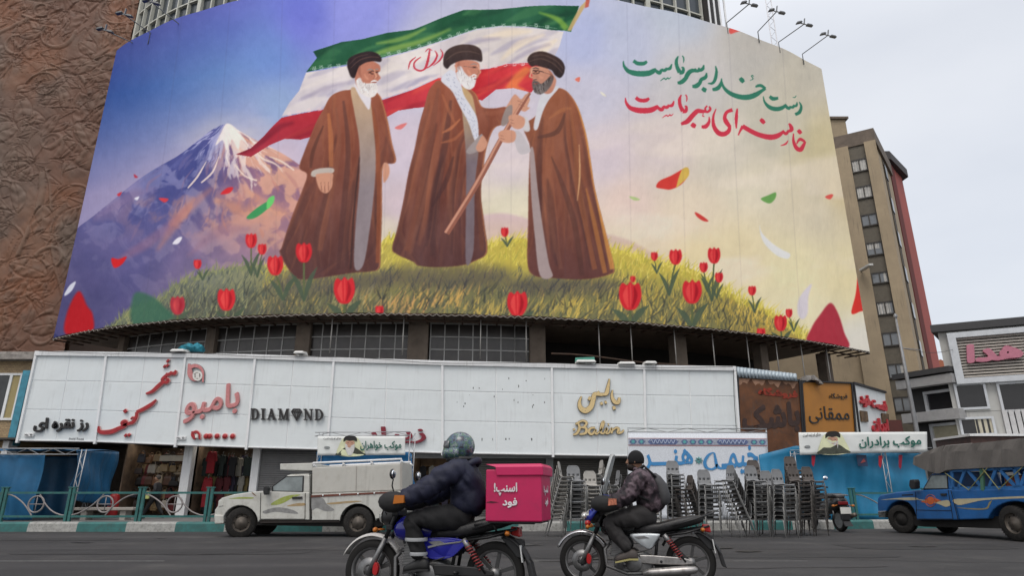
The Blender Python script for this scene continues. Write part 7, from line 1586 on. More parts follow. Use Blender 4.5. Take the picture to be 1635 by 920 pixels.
def pickup_blue():
    A = atz(1436, 852, 0); Bp = atz(1616, 865, 0)
    D = Vector((Bp.x-A.x, Bp.y-A.y, 0)); D.normalize(); N = Vector((D.y, -D.x, 0))
    if N.x > 0: N = -N                                        # N points out of the side we see
    WD = 1.65
    def M(x, y, d=0.0):
        l, z = onplane(x, y, A, D); return Vector((A.x+D.x*l, A.y+D.y*l, z))-N*d
    T = thing('pickup_truck', tuple((A+Bp)/2-N*WD/2), 'blue pickup truck with a grey tarpaulin over its blue stake frame at the right', 'pickup truck')
    PB = mat('blue_paint', (.016,.10,.29), .35, var=.18, scale=2, dirt=(.03,.07,.15), dirt_amt=.4, coat=.3)
    def sl(nm, pts, d0, d1, m_, par=T, bev=0.0): k = MB(); k.slab([M(x, y, d0) for x, y in pts], -N*(d1-d0)); return k.build(nm, m_, par, True, bevel=bev)
    prof = [(1402,822),(1400.5,806),(1401,796),(1405,791),(1430,786.5),(1463,783.5),(1517,781),(1520,784),(1530,831),(1464,831)]+arc(1437.5,830,25,30,0,172,12)+[(1408,826)]
    B = sl('body', prof, 0, WD, PB, T, .035)
    bed = [(1520,783),(1780,779),(1790,836),(1668,834)]+arc(1620,838,44,37,12,164,14)+[(1577,829),(1532,830.5)]
    sl('cargo_bed', bed, 0, WD, PB, T, .025)
    k = MB(); rings = []
    for d, i in ((.03,0),(.15,1),(WD-.15,1),(WD-.03,0)):
        sc = [(1470,783),(1485,757.5),(1512,756.5),(1517,782)] if not i else [(1471,783),(1484.5,754.5),(1512.5,753.5),(1517,782)]
        rings.append([M(x, y, d) for x, y in sc])
    k.loft(rings, False); k.build('cab', PB, T, True, bevel=.025)
    w = sl('side_window', [(1475,780.5),(1487,760),(1511,759.5),(1512,780)], .012, .06, GLASSV)
    sl('window_rubber', [(1473.5,781.5),(1486.5,758.7),(1512,758.2),(1513,781),(1512,780),(1511,759.5),(1487,760),(1475,780.5),(1512,780),(1513,781)], .008, .05, BLKPL, w)
    k = MB(); k.tube([M(1496+5*cos(t), 776+6*sin(t), .5) for t in np.linspace(0,2*pi,14)[:-1]], .014, 5, closed=True); k.build('steering_wheel', BLKPL, T, True)
    for pts in ([(1462,786),(1464,829)],[(1464,829.5),(1522,829.5)],[(1514,783),(1522,829.5)],[(1518.5,783),(1530,830.5)],[(1464,815),(1520,816)]):
        k = MB(); k.bar(M(*pts[0], -.004), M(*pts[1], -.004), .014, .010, N); k.build('shut_line', UNDER, B, True)
    sl('door_handle', [(1503,788.5),(1512,788.5),(1512,792),(1503,792)], -.03, 0, BLKPL)
    sl('mirror', [(1462,767),(1469,766),(1471,770),(1471,781),(1464,782),(1461,776)], -.2, -.03, BLKPL, T, .02)
    C1 = mat('decal_cream', (.45,.40,.26), .5, dirt=(.3,.3,.3), dirt_amt=.3); C2 = mat('decal_orange', (.46,.10,.03), .5, var=.3, scale=14); C3 = mat('decal_gold', (.24,.20,.10), .5)
    for nm, pts, m_, k_ in (('decal',[(1406,799),(1432,796),(1460,795),(1466,798.5),(1450,799.5),(1430,798)],C1,1),('decal',[(1462,798),(1476,799),(1494,802),(1512,799),(1517,803),(1518,807),(1510,810),(1498,805),(1484,802)],C1,1),('decal',[(1522,798),(1560,796.5),(1640,792.5),(1760,790),(1760,793),(1640,796),(1574,799),(1548,804),(1530,807)],C1,2),('decal',[(1527,811),(1560,812.5),(1575,811),(1579,803),(1584,800),(1580,808),(1576,813.5),(1556,814.5)],C3,2),
                        ('emblem',[(1486+6.5*cos(t), 800+6.5*sin(t)) for t in np.linspace(0,2*pi,16)[:-1]],C2,0),('decal',[(1470,802),(1480,797),(1494,796.5),(1503,800),(1494,804),(1480,804)],C2,0)):
        sl(nm, pts if k_ == 0 else smooth_pts(pts, 3), -.0035 if nm == 'decal' else -.007, .0, m_, B)
    k = MB(); k.tube([M(1486+8.5*cos(t), 800+9.5*sin(t), -.004) for t in np.linspace(0,2*pi,20)[:-1]], .008, 4, closed=True); k.build('emblem_ring', C2, B, True)
    sl('front_bumper', [(1402.5,817),(1415,816),(1415,827),(1404,827)], -.03, WD, CHROME, T, .02)
    sl('hood_vent', [(1440,790.5),(1458,789.5),(1458,791.5),(1440,792.5)], -.004, .0, UNDER, B)
    k = MB(); k.slab([M(x, y, .15) for x, y in ((1416,836),(1418,824),(1690,826),(1690,848),(1560,844),(1470,842))], -N*(WD-.3)); k.build('underbody', UNDER, T, True)
    cA, cB = M(1436, 829.5), M(1619, 836.5)
    rA = cA.z; rB = cB.z
    wheel(T, cA-N*.12, rA, .24, N+D*.35, steel=UNDER); wheel(T, cB-N*.10, rB, .25, N, steel=RIM)
    wheel(T, cA-N*(WD-.14), rA, .24, -N); wheel(T, cB-N*(WD-.14), rB, .25, -N)
    for cx, cy, r_ in ((1437.5,830,25),(1620,838,42)):
        k = MB(); k.slab([M(x, y, .3) for x, y in arc(cx, cy, r_, r_, 0, 180, 14)], -N*(WD-.6)); k.build('wheel_well', UNDER, T, True)
    # stake frame of blue bars with the tarpaulin on top
    PB2 = mat('worn_blue_paint', (.025,.13,.34), .5, var=.3, scale=5)
    for d in (.05, WD-.05):
        k = MB()
        for a, b, w in (((1519,781),(1760,778),.09),((1519,752),(1760,742),.07),((1519,781),(1517,752),.09),((1528,780),(1538,752),.075),((1542,751),(1566,780),.075),((1577,779),(1588,749),.075),((1592,749),(1620,779),.075),((1627,778),(1638,747),.075),((1617,747),(1624,778),.09),((1642,747),(1668,778),.075),((1690,778),(1702,745),.075),((1706,744),(1740,778),.075)):
            k.bar(M(*a, d), M(*b, d), w*1.0, .04, N)
        k.build('stake_frame', PB2, T, True)
    k = MB(); k.bar(M(1568.5,784,.02), M(1566.5,749,.02), .09, .05, N); k.build('stake_post', mat('green_post', (.06,.15,.10), .6), T, True)
    k = MB()
    for a, b, c in (((1510,756),(1548,783),(1578,747)),((1570,749),(1596,782),(1634,746))): k.tube([M(*a,-.02), M(*b,-.02), M(*c,-.02)], .012, 5, smooth=False)
    k.build('tie_rope', mat('yellow_green_rope', (.25,.25,.10), .9), T, True)
    TARP = mat('grey_tarpaulin', (.125,.115,.105), .8, var=.18, scale=1.5, bump=.8, bscale=4)
    k = MB(); low = [(1460,742),(1482,752),(1502,756.5),(1515,751),(1560,748.5),(1600,746.5),(1640,745),(1700,742),(1770,738)]
    mid = [(1459,731),(1480,727),(1503,722),(1516,722),(1560,720),(1600,718),(1640,716),(1700,711),(1770,704)]
    top = [(1460.5,729),(1481,721),(1505,712.5),(1518,712),(1560,708),(1600,704),(1640,699.5),(1700,694),(1770,688)]
    n = 6
    def dens(L): return smooth_pts(L, n, False)
    rows = [[M(x, y, -.04+.02*sin(i*1.7)) for i, (x, y) in enumerate(dens(low))], [M(x, y, -.03+.03*sin(i*1.1+1)) for i, (x, y) in enumerate(dens(mid))], [M(x, y, .0+.012*sin(i*2.3)) for i, (x, y) in enumerate(dens(top))]]
    rows.append([M(x, y, WD/2)+Vector((0,0,.05+.02*sin(i))) for i, (x, y) in enumerate(dens(top))])
    rows += [[M(x, y, WD) for x, y in dens(top)], [M(x, y, WD) for x, y in dens(mid)], [M(x, y, WD+.03) for x, y in dens(low)]]
    k.grid(rows, False); k.build('tarpaulin', TARP, T, True, solid=.012)
    k = MB(); k.grid([[p for p in (r[0], r[3], r[6])] for r in [rows[0]]] + [[rows[2][0], rows[3][0], rows[4][0]]]); k.build('tarpaulin_front', TARP, T, True, solid=.01)
    q = M(1600, 776, .7); t = thing('crate', tuple(q), 'small orange crate lying in the bed of the blue pickup', 'crate'); k = MB(); k.box(q.x-.3, q.x+.3, q.y-.3, q.y+.3, q.z-.2, q.z+.22); k.build('box', mat('orange_plastic', (.30,.08,.03), .5), t, True, bevel=.02)
    k = MB(); k.box(q.x-.24, q.x+.24, q.y-.24, q.y+.24, q.z+.22, q.z+.24); k.build('rim', UNDER, t, True)
pickup_blue()

# ------------------------------------------------------------------ people: one continuous skinned body, clothes as children
def skin(name, J, E, m, T, lvl=2, fn=None, extra=None):
    """J: name -> (x,y,z,r) in the thing's own frame; E: list of joint pairs; first joint is the root"""
    names = list(J); b = bmesh.new(); L = b.verts.layers.skin.verify(); V = {}
    for i, k in enumerate(names):
        v = b.verts.new(J[k][:3]); r = J[k][3]; v[L].radius = (r, r) if not isinstance(r, tuple) else r; v[L].use_root = (i == 0); V[k] = v
    for a, c in E: b.edges.new((V[a], V[c]))
    me = bpy.data.meshes.new(name); b.to_mesh(me); b.free()
    o = bpy.data.objects.new(name, me); COL.objects.link(o)
    md = o.modifiers.new('skin', 'SKIN'); md.use_smooth_shade = True; md.branch_smoothing = .6
    s = o.modifiers.new('sub', 'SUBSURF'); s.levels = lvl; s.render_levels = lvl
    bpy.context.view_layer.update()
    m2 = bpy.data.meshes.new_from_object(o.evaluated_get(bpy.context.evaluated_depsgraph_get()))
    bpy.data.objects.remove(o); m2.name = name; m2.materials.clear(); m2.materials.append(m)
    m2.polygons.foreach_set('use_smooth', np.ones(len(m2.polygons), bool))
    if extra:                                                # extra shapes (head, fingers) joined to the same mesh
        b = bmesh.new(); b.from_mesh(m2); t = bpy.data.meshes.new('t'); t.from_pydata([tuple(p) for p in extra.v], [], extra.f); t.polygons.foreach_set('use_smooth', np.ones(len(t.polygons), bool)); b.from_mesh(t); b.to_mesh(m2); b.free(); bpy.data.meshes.remove(t)
    o = bpy.data.objects.new(name, m2); COL.objects.link(o); o.parent = T; ROOT[o] = ROOT[T]
    return o
def head_mb(c, r, face=-1, tilt=0.0):
    """head with brow, nose, lips, chin and ears; face=-1 looks to -x"""
    m = MB(); c = Vector(c); n, k = 20, 16; G = []
    for i in range(k+1):
        a = pi*i/k; row = []
        for j in range(n):
            b = 2*pi*j/n; x, y, z = sin(a)*cos(b), sin(a)*sin(b), cos(a)
            f = max(0, x)                                     # +x is the face before mirroring
            X = x*.98; Y = y*.78; Z = z*1.22
            if z < 0: X *= 1-.18*abs(z)*(1-f); Y *= 1-.28*abs(z)
            if f > .8 and abs(z+.05) < .35: X += .05
            row.append(Vector((X, Y, Z)))
        G.append(row)
    V = [p for q in G for p in q]; P = [Vector((c.x+face*(p.x*cos(tilt)-p.z*sin(tilt))*r, c.y+p.y*r, c.z+(p.x*sin(tilt)*1+p.z*cos(tilt))*r)) for p in V]
    m.add(P, [(i*n+j, (i+1)*n+j, (i+1)*n+(j+1) % n, i*n+(j+1) % n) for i in range(k) for j in range(n)], True)
    f = lambda x, y, z: (c.x+face*x*r, c.y+y*r, c.z+z*r)
    m.loft([[f(.92,-.05,.20), f(.92,.05,.20), f(1.02,0,.22)],[f(.95,-.16,-.22), f(.95,.16,-.22), f(1.28,0,-.20)],[f(.95,-.12,-.30), f(.95,.12,-.30), f(1.05,0,-.34)]])
    m.ball(f(.94,0,-.52), (.10*r,.26*r,.06*r), 10, 6); m.ball(f(.90,0,-.60), (.11*r,.22*r,.07*r), 10, 6); m.ball(f(.80,0,-.95), (.2*r,.26*r,.18*r), 10, 6)
    for s in (-1, 1): m.ball(f(.0,.80*s,-.02), (.16*r,.10*r,.26*r), 10, 6); m.ball(f(.84,.32*s,.14), (.10*r,.14*r,.09*r), 8, 5)
    return m
def tubeloc(T, nm, pts, r, m, n=8, closed=False): k = MB(); k.tube(pts, r, n, closed); return k.build(nm, m, T)
SKIN = mat('skin', (.30,.17,.11), .55, var=.1)
# ------------------------------------------------------------------ motorcycles (local frame: -x is forward, -y faces the camera)
BTY = mat('motorcycle_tyre', (.014,.0135,.013), .8, var=.2, spec=.25)
ALU = mat('dull_aluminium', (.22,.22,.22), .45, .75, .25, 8, dirt=(.06,.055,.05), dirt_amt=.5)
SEATM = mat('black_seat_vinyl', (.014,.014,.015), .45, var=.3, bump=.2, bscale=30)
ORNG = mat('orange_lens', (.42,.13,.015), .3); REDLENS = mat('red_lens', ())  if 'red_lens' not in MATS else MATS['red_lens']
MIRR = mat('mirror_glass', (.75,.77,.8), .05, 1.0, .02)
ENG = mat('engine_metal', (.13,.13,.13), .5, .6, .3, 12)
def spoke_wheel(T, x, r, tw, spokes):
    c = (x, 0, r); m = MB()
    m.lathe([(r-.075,-tw*.8),(r-.045,-tw),(r-.012,-tw*.8),(r,-tw*.25),(r,tw*.25),(r-.012,tw*.8),(r-.045,tw),(r-.075,tw*.8),(r-.075,-tw*.8)], c, 'y', 40); w = m.build('wheel', BTY, T)
    m = MB(); m.lathe([(r-.074,-tw*.75),(r-.095,-tw*.6),(r-.10,0),(r-.095,tw*.6),(r-.074,tw*.75)], c, 'y', 40); m.build('rim', ALU, w)
    m = MB(); m.lathe([(.0,-.075),(.05,-.075),(.055,-.03),(.035,0),(.055,.03),(.05,.075),(0,.075)], c, 'y', 20); m.build('hub', ALU, w)
    m = MB()
    for k in range(spokes):
        a = 2*pi*k/spokes+.3; p = Vector((x+.05*cos(a), 0, r+.05*sin(a))); q = Vector((x+(r-.095)*cos(a), 0, r+(r-.095)*sin(a))); m.bar(p, q, .035, .022, (0,1,0))
    m.build('spoke', mat('dark_alloy', (.07,.07,.07), .45, .5), w)
    return w
def motorcycle(loc, rz, label, tank, side, fender, front_fairing, blue_frame, shield, pipe=None):
    T = thing('motorcycle', loc, label, 'motorcycle', rz=rz)
    r = .29; xf, xr = -.64, .64
    wf = spoke_wheel(T, xf, r, .045, 6); wr = spoke_wheel(T, xr, r, .05, 6)
    m = MB(); m.lathe([(.06,-.085),(.125,-.085),(.125,-.08),(.06,-.08)], (xf,0,r), 'y', 24); m.build('brake_disc', ALU, T)
    m = MB(); m.slab(smooth_pts([(xf+.06,-.13,r-.02),(xf+.10,-.13,r-.03),(xf+.115,-.13,r+.04),(xf+.085,-.13,r+.085),(xf+.06,-.13,r+.05)], 3), (0,.06,0)); m.build('brake_caliper', mat('red_caliper', (.36,.01,.012), .4), T, bevel=.005)
    for s in (-1, 1):                                        # fork legs
        m = MB(); m.tube([(xf,s*.085,r-.02),(xf+.075,s*.085,.43),(xf+.16,s*.085,.60)], [.028,.028,.024], 10); m.build('fork_slider', ALU, T)
        m = MB(); m.tube([(xf+.16,s*.085,.60),(xf+.285,s*.085,.88)], .021, 10); m.build('fork_tube', BLKPL, T)
    m = MB(); m.bar((xf+.26,-.12,.84), (xf+.26,.12,.84), .07, .05); m.bar((xf+.20,-.11,.70), (xf+.20,.11,.70), .07, .05); m.build('yoke', BLKPL, T, bevel=.006)
    def fend(cx, R0, a0, a1, w, nm, m_, tip=0.0):
        G = []
        for a in np.linspace(a0, a1, 16):
            row = []
            for q in np.linspace(-1, 1, 7): rr = R0+.025*(1-q*q); row.append((cx-rr*cos(R(a)), q*w, r+rr*sin(R(a))))
            G.append(row)
        k = MB(); k.grid(G); return k.build(nm, m_, T, solid=.006)
    fend(xf, r+.035, 25, 150, .062, 'front_fender', fender)
    m = MB(); m.tube([(xf-.1*0-(r+.03)*cos(R(150))+.0,.07,r+(r+.03)*sin(R(150))),(xf,.08,r)], .007, 5); m.build('fender_stay', ALU, T)
    fend(xr, r+.06, 30, 165, .085, 'rear_fender', BLKPL)
    m = MB(); m.slab([(xr+.30,-.08,.47),(xr+.36,-.08,.40),(xr+.40,-.08,.24),(xr+.35,-.08,.26)], (0,.16,0)); m.build('mud_flap', BLKPL, T, bevel=.008)
    # frame and engine
    m = MB()
    m.tube([(xf+.25,0,.80),(xf+.36,0,.50),(xf+.46,0,.22),(-.05,0,.18),(.25,0,.20)], .022, 8); m.tube([(xf+.25,0,.80),(-.05,0,.66),(.3,0,.60),(.85,0,.68)], .024, 8)
    m.tube([(.28,-.10,.62),(.22,-.10,.25)], .018, 7); m.tube([(.28,.10,.62),(.22,.10,.25)], .018, 7)
    for s in (-1, 1): m.tube([(.22,s*.11,.24),(xr,s*.11,r)], .022, 7); m.tube([(.30,s*.12,.58),(.60,s*.13,.62),(.88,s*.12,.70)], .014, 7)
    m.build('frame', mat('black_frame', (.015,.015,.016), .4, .3), T)
    m = MB(); m.loft([[(x, -w, z0), (x, w, z0), (x, w, z1), (x, -w, z1)] for x, w, z0, z1 in ((-.26,.08,.20,.33),(-.20,.13,.17,.38),(.10,.14,.17,.40),(.20,.10,.20,.36))], False); e = m.build('engine', ENG, T, bevel=.02)
    m = MB(); m.lathe([(.0,-.155),(.085,-.155),(.10,-.14),(.10,-.1)], (-.02,0,.28), 'y', 22); m.lathe([(.0,-.15),(.06,-.15),(.07,-.13),(.07,-.1)], (-.18,0,.27), 'y', 18); m.build('crankcase_cover', ALU, e)
    m = MB()
    for k in range(8): t = k/7; m.bar((-.27+.05*t-.06,0,.36+.18*t), (-.27+.05*t+.13,0,.38+.18*t), .17, .010)
    m.loft([[(x, -.07, z), (x, .07, z), (x+.13, .07, z+.02), (x+.13, -.07, z+.02)] for x, z in ((-.30,.34),(-.26,.60))], False); m.build('cylinder_fin', ALU, e)
    m = MB(); m.tube([(-.29,-.05,.50),(-.36,-.09,.42),(-.34,-.13,.24),(-.1,-.15,.16),(.12,-.15,.17)], .020, 8); ex = m.build('exhaust_pipe', ENG, T)
    m = MB(); m.tube([(.08,-.165,.175),(.16,-.17,.18),(.55,-.18,.21),(.68,-.18,.225),(.71,-.18,.228)], [.025,.048,.055,.04,.02], 12); sc_ = mat('scuffed_chrome', (.36,.35,.34), .38, .8, .3, 6, dirt=(.08,.07,.06), dirt_amt=.6); m.build('muffler', pipe or sc_, ex)
    m = MB(); m.loft([[(x,-.125,z0),(x,-.15,z0),(x,-.15,z1),(x,-.125,z1)] for x, z0, z1 in ((.05,.28,.37),(.2,.27,.37),(.55,.27,.35),(.66,.28,.32))], False); m.build('chain_case', pipe or MATS['scuffed_chrome'], T, bevel=.01)
    m = MB(); m.tube([(-.12,-.10,.25),(-.12,-.27,.27)], .013, 6); m.tube([(-.12,-.20,.27),(-.12,-.29,.27)], .020, 8); m.build('foot_peg', BLKPL, T)
    m = MB(); m.tube([(.30,-.14,.30),(.30,-.24,.31)], .016, 6); m.build('pillion_peg', BLKPL, T)
    for s in (-1, 1):
        m = MB(); m.tube([(.36,s*.135,.59),(.58,s*.14,.30)], .016, 8); m.lathe([(.036,.0),(.036,.16)], (0,0,0)) if False else None
        P = []
        for k in range(100):
            t = k/99; c = Vector((.39+.15*t, s*.138, .55-.205*t)); a = k*.55; P.append(c+Vector((.028*cos(a)*.8, .032*sin(a), .028*cos(a)*.6)))
        sp = m.build('shock_absorber', BLKPL, T); k = MB(); k.tube(P, .007, 5); k.build('spring', mat('red_spring', (.22,.03,.03), .4), sp)
        k = MB(); k.tube([(.35,s*.137,.60),(.42,s*.137,.505)], .030, 10); k.build('shroud', ALU, sp)
    # tank, side cover, seat, tail
    m = MB(); rings = []
    for x, w, z0, z1 in ((-.42,.07,.62,.74),(-.36,.13,.57,.80),(-.24,.15,.55,.83),(-.10,.14,.56,.81),(.00,.10,.58,.75),(.04,.06,.60,.70)):
        rings.append([(x, w*cos(t)*(1 if abs(cos(t)) < .9 else 1), (z0+z1)/2+(z1-z0)/2*sin(t)*1.0) for t in np.linspace(0, 2*pi, 17)[:-1]])
    m.loft(rings); tk = m.build('fuel_tank', tank, T, sub=1)
    m = MB(); m.lathe([(.03,0),(.03,.02),(0,.022)], (-.22,0,.83), n=12); m.build('fuel_cap', CHROME, tk)
    for s in (-1, 1):
        m = MB(); o = smooth_pts([(-.05,.60),(.10,.615),(.29,.61),(.30,.58),(.24,.50),(.19,.43),(.10,.46),(.0,.53)], 4)
        m.loft([[(x, s*(.12+.03*k), z) for x, z in [(.12+(x-.12)*q, .53+(z-.53)*q) for x, z in o]] for k, q in ((0,1.0),(1,.96),(1.3,.80))]); sc = m.build('side_cover', side, T)
        m = MB(); m.slab([(x, s*.165, z) for x, z in ((-.0,.575),(.12,.585),(.18,.56),(.05,.548))], (0,-s*.012,0)); m.build('side_decal', ALU if side is not ALU else BLKPL, sc)
    m = MB(); rings = []
    for x, w, z0, z1 in ((-.03,.08,.58,.68),(.10,.12,.59,.715),(.30,.135,.61,.735),(.50,.13,.65,.785),(.70,.115,.70,.82),(.82,.08,.74,.81)):
        rings.append([(x, w*math.copysign(abs(cos(t))**.6, cos(t)), (z0+z1)/2+(z1-z0)/2*math.copysign(abs(sin(t))**.6, sin(t))) for t in np.linspace(0, 2*pi, 17)[:-1]])
    m.loft(rings); m.build('seat', SEATM, T)
    if blue_frame:                                           # painted tail panel under the seat
        for s in (-1, 1):
            m = MB(); m.slab(smooth_pts([(-.10,s*.13,.52),(-.02,s*.135,.60),(.16,s*.14,.615),(.34,s*.14,.60),(.40,s*.14,.58),(.32,s*.14,.50),(.22,s*.14,.43),(.02,s*.13,.42)], 3), (0,s*.02,0)); p = m.build('tail_panel', blue_frame, T, bevel=.008)
            m = MB(); m.slab([(.0,s*.165,.535),(.12,s*.165,.56),(.36,s*.162,.59),(.33,s*.162,.572),(.12,s*.165,.545),(.0,s*.165,.515)], (0,s*.003,0)); m.build('panel_stripe', CHROME, p)
    m = MB(); m.tube([(.45,-.16,.70),(.70,-.15,.77),(.92,-.11,.84),(.95,0,.85),(.92,.11,.84),(.70,.15,.77),(.45,.16,.70)], .012, 7); m.build('grab_rail', BLKPL, T)
    m = MB(); m.hexa([(.80,-.05,.64),(.90,-.06,.62),(.90,.06,.62),(.80,.05,.64),(.80,-.05,.72),(.89,-.06,.71),(.89,.06,.71),(.80,.05,.72)]); m.build('tail_light', REDLENS, T, bevel=.015)
    for s in (-1, 1):
        m = MB(); m.tube([(.80,s*.05,.66),(.80,s*.15,.66)], .010, 6); m.ball((.80,s*.18,.66), (.026,.036,.025), 10, 7); m.build('indicator', ORNG, T)
        m = MB(); m.tube([(xf+.14,s*.08,.68),(xf+.10,s*.16,.68)], .010, 6); m.ball((xf+.09,s*.19,.68), (.025,.036,.026), 10, 7); m.build('indicator', ORNG, T)
    m = MB(); m.slab([(.92,-.10,.40),(.92,.10,.40),(.90,.10,.55),(.90,-.10,.55)], (.012,0,0)); m.build('number_plate', mat('white_plate', (.55,.56,.55), .5, dirt=(.3,.3,.3)), T)
    m = MB(); m.slab([(.70,-.06,.62),(.92,-.04,.60),(.94,-.04,.42),(.86,-.05,.44)], (0,.1,0)); m.build('plate_holder', BLKPL, T, bevel=.01)
    # handlebar, mirrors, lamp
    m = MB(); m.tube([(-.27,-.36,.96),(-.33,-.26,.99),(-.37,-.10,.93),(-.37,.10,.93),(-.33,.26,.99),(-.27,.36,.96)], .012, 7); hb = m.build('handlebar', BLKPL, T)
    for s in (-1, 1):
        m = MB(); m.tube([(-.33,s*.25,.98),(-.35,s*.30,1.10),(-.33,s*.33,1.16)], .007, 5); st = m.build('mirror_stalk', BLKPL, hb)
        m = MB(); m.ball((-.33,s*.35,1.21), (.022,.058,.05), 14, 9); m.build('mirror', BLKPL, T)
        m = MB(); m.ball((-.318,s*.35,1.21), (.014,.05,.043), 14, 9); m.build('mirror_glass', MIRR, T)
        # fabric muff over the grip
        m = MB(); m.loft([[(-.30+dx, s*y, z0) for dx, z0 in ()] for y in ()] if False else [[(cx_+rx*cos(t), s*y, cz+rz_*sin(t)) for t in np.linspace(0, 2*pi, 15)[:-1]] for y, cx_, rx, cz, rz_ in ((.16,-.36,.07,.95,.06),(.20,-.36,.13,.95,.095),(.28,-.34,.16,.95,.10),(.36,-.31,.15,.945,.10),(.42,-.29,.08,.945,.06))]); mf = m.build('handlebar_muff', mat('black_muff_fabric', (.014,.014,.014), .75, var=.3, bump=.3, bscale=20), T)
        if s < 0:
            m = MB(); m.slab([(-.27,-.443,.93),(-.17,-.425,.94),(-.17,-.425,1.01),(-.26,-.443,1.01)], (0,.05,0)); m.build('muff_patch', ORNG if not shield else mat('rainbow_patch', (.40,.14,.08), .6, var=.9, scale=22), mf)
    m = MB(); m.lathe([(.0,-.10),(.05,-.09),(.085,-.05),(.09,.02),(.088,.05)], (-.47,0,.80), 'x', 22); hl = m.build('headlight', BLKPL, T)
    m = MB(); m.lathe([(.0,-.112),(.05,-.104),(.078,-.07)], (-.475,0,.80), 'x', 22); m.build('headlight_lens', mat('headlamp_glass', (.55,.55,.52), .06, .6), hl)
    m = MB(); m.ball((-.42,-.05,.93), (.05,.05,.035), 12, 8); m.ball((-.42,.05,.93), (.05,.05,.035), 12, 8); m.build('gauge', BLKPL, T)
    m = MB()
    for P in (([(-.34,-.22,.98),(-.44,-.16,.98),(-.50,-.10,.88),(-.46,-.07,.72),(xf+.10,-.09,.45),(xf+.03,-.11,.30)]),([(-.34,.22,.98),(-.46,.12,1.0),(-.47,0,.88),(-.38,.03,.70),(-.25,.06,.5)]),([(-.35,-.2,.97),(-.45,-.05,1.02),(-.45,.08,.92),(-.36,.05,.75),(-.1,.08,.62)]),([(.3,-.12,.55),(.2,-.15,.45),(.05,-.16,.40),(-.05,-.14,.36)])):
        m.tube(smooth_pts(P, 4, False), .006, 5)
    m.build('cable', BLKPL, T)
    if front_fairing:
        m = MB(); G = []
        for x, z, w in ((-.62,.76,.10),(-.56,.84,.15),(-.48,.93,.16),(-.40,1.02,.14),(-.36,1.06,.11)):
            G.append([(x+.10*(abs(q)**2), q*w, z-.015*abs(q)) for q in np.linspace(-1, 1, 9)])
        m.grid(G); m.build('front_cowl', front_fairing, T, solid=.008)
        m = MB(); m.ball((-.60,0,.80), (.05,.09,.05), 12, 8); m.build('cowl_lamp', mat('headlamp_glass', ()) if 'headlamp_glass' not in MATS else MATS['headlamp_glass'], T)
        m = MB(); m.ball((-.555,-.12,.72), (.04,.035,.035), 10, 7); m.build('red_marker', REDLENS, T)
    if shield:
        m = MB(); G = []
        for x, z, w in ((-.42,1.02,.20),(-.37,1.18,.24),(-.31,1.36,.25),(-.265,1.50,.20),(-.25,1.545,.10)):
            G.append([(x+.05*q*q, q*w, z) for q in np.linspace(-1, 1, 11)])
        m.grid(G); m.build('windshield', mat('scratched_acrylic', (.62,.65,.64), .22, 0, .05, 8, alpha=.6), T, solid=.004)
        for s in (-1, 1): m = MB(); m.tube([(-.36,s*.16,.96),(-.39,s*.17,1.15)], .007, 5); m.build('shield_stay', ALU, T)
    return T
def fold(o, amp, seed):
    """cloth creases: ridged noise pushed along the normals, drawn out across the limb"""
    me = o.data; n = len(me.vertices); co = np.empty(n*3); me.vertices.foreach_get('co', co); co = co.reshape(-1, 3)
    no = np.empty(n*3); me.vertices.foreach_get('normal', no); no = no.reshape(-1, 3)
    a = fbm(co[:, 0]*1.0+co[:, 2]*.9+co[:, 1]*.5+9, co[:, 2]*.55-co[:, 0]*.4+co[:, 1]*.9+9, .075, seed, 3); b = fbm(co[:, 2]+9, co[:, 0]*.6+co[:, 1]+9, .16, seed+5, 3)
    d = (1-np.abs(2*a-1)*2)*amp+(b-.5)*amp*1.8
    co += no*d[:, None]; me.vertices.foreach_set('co', co.ravel()); me.update()
    return o
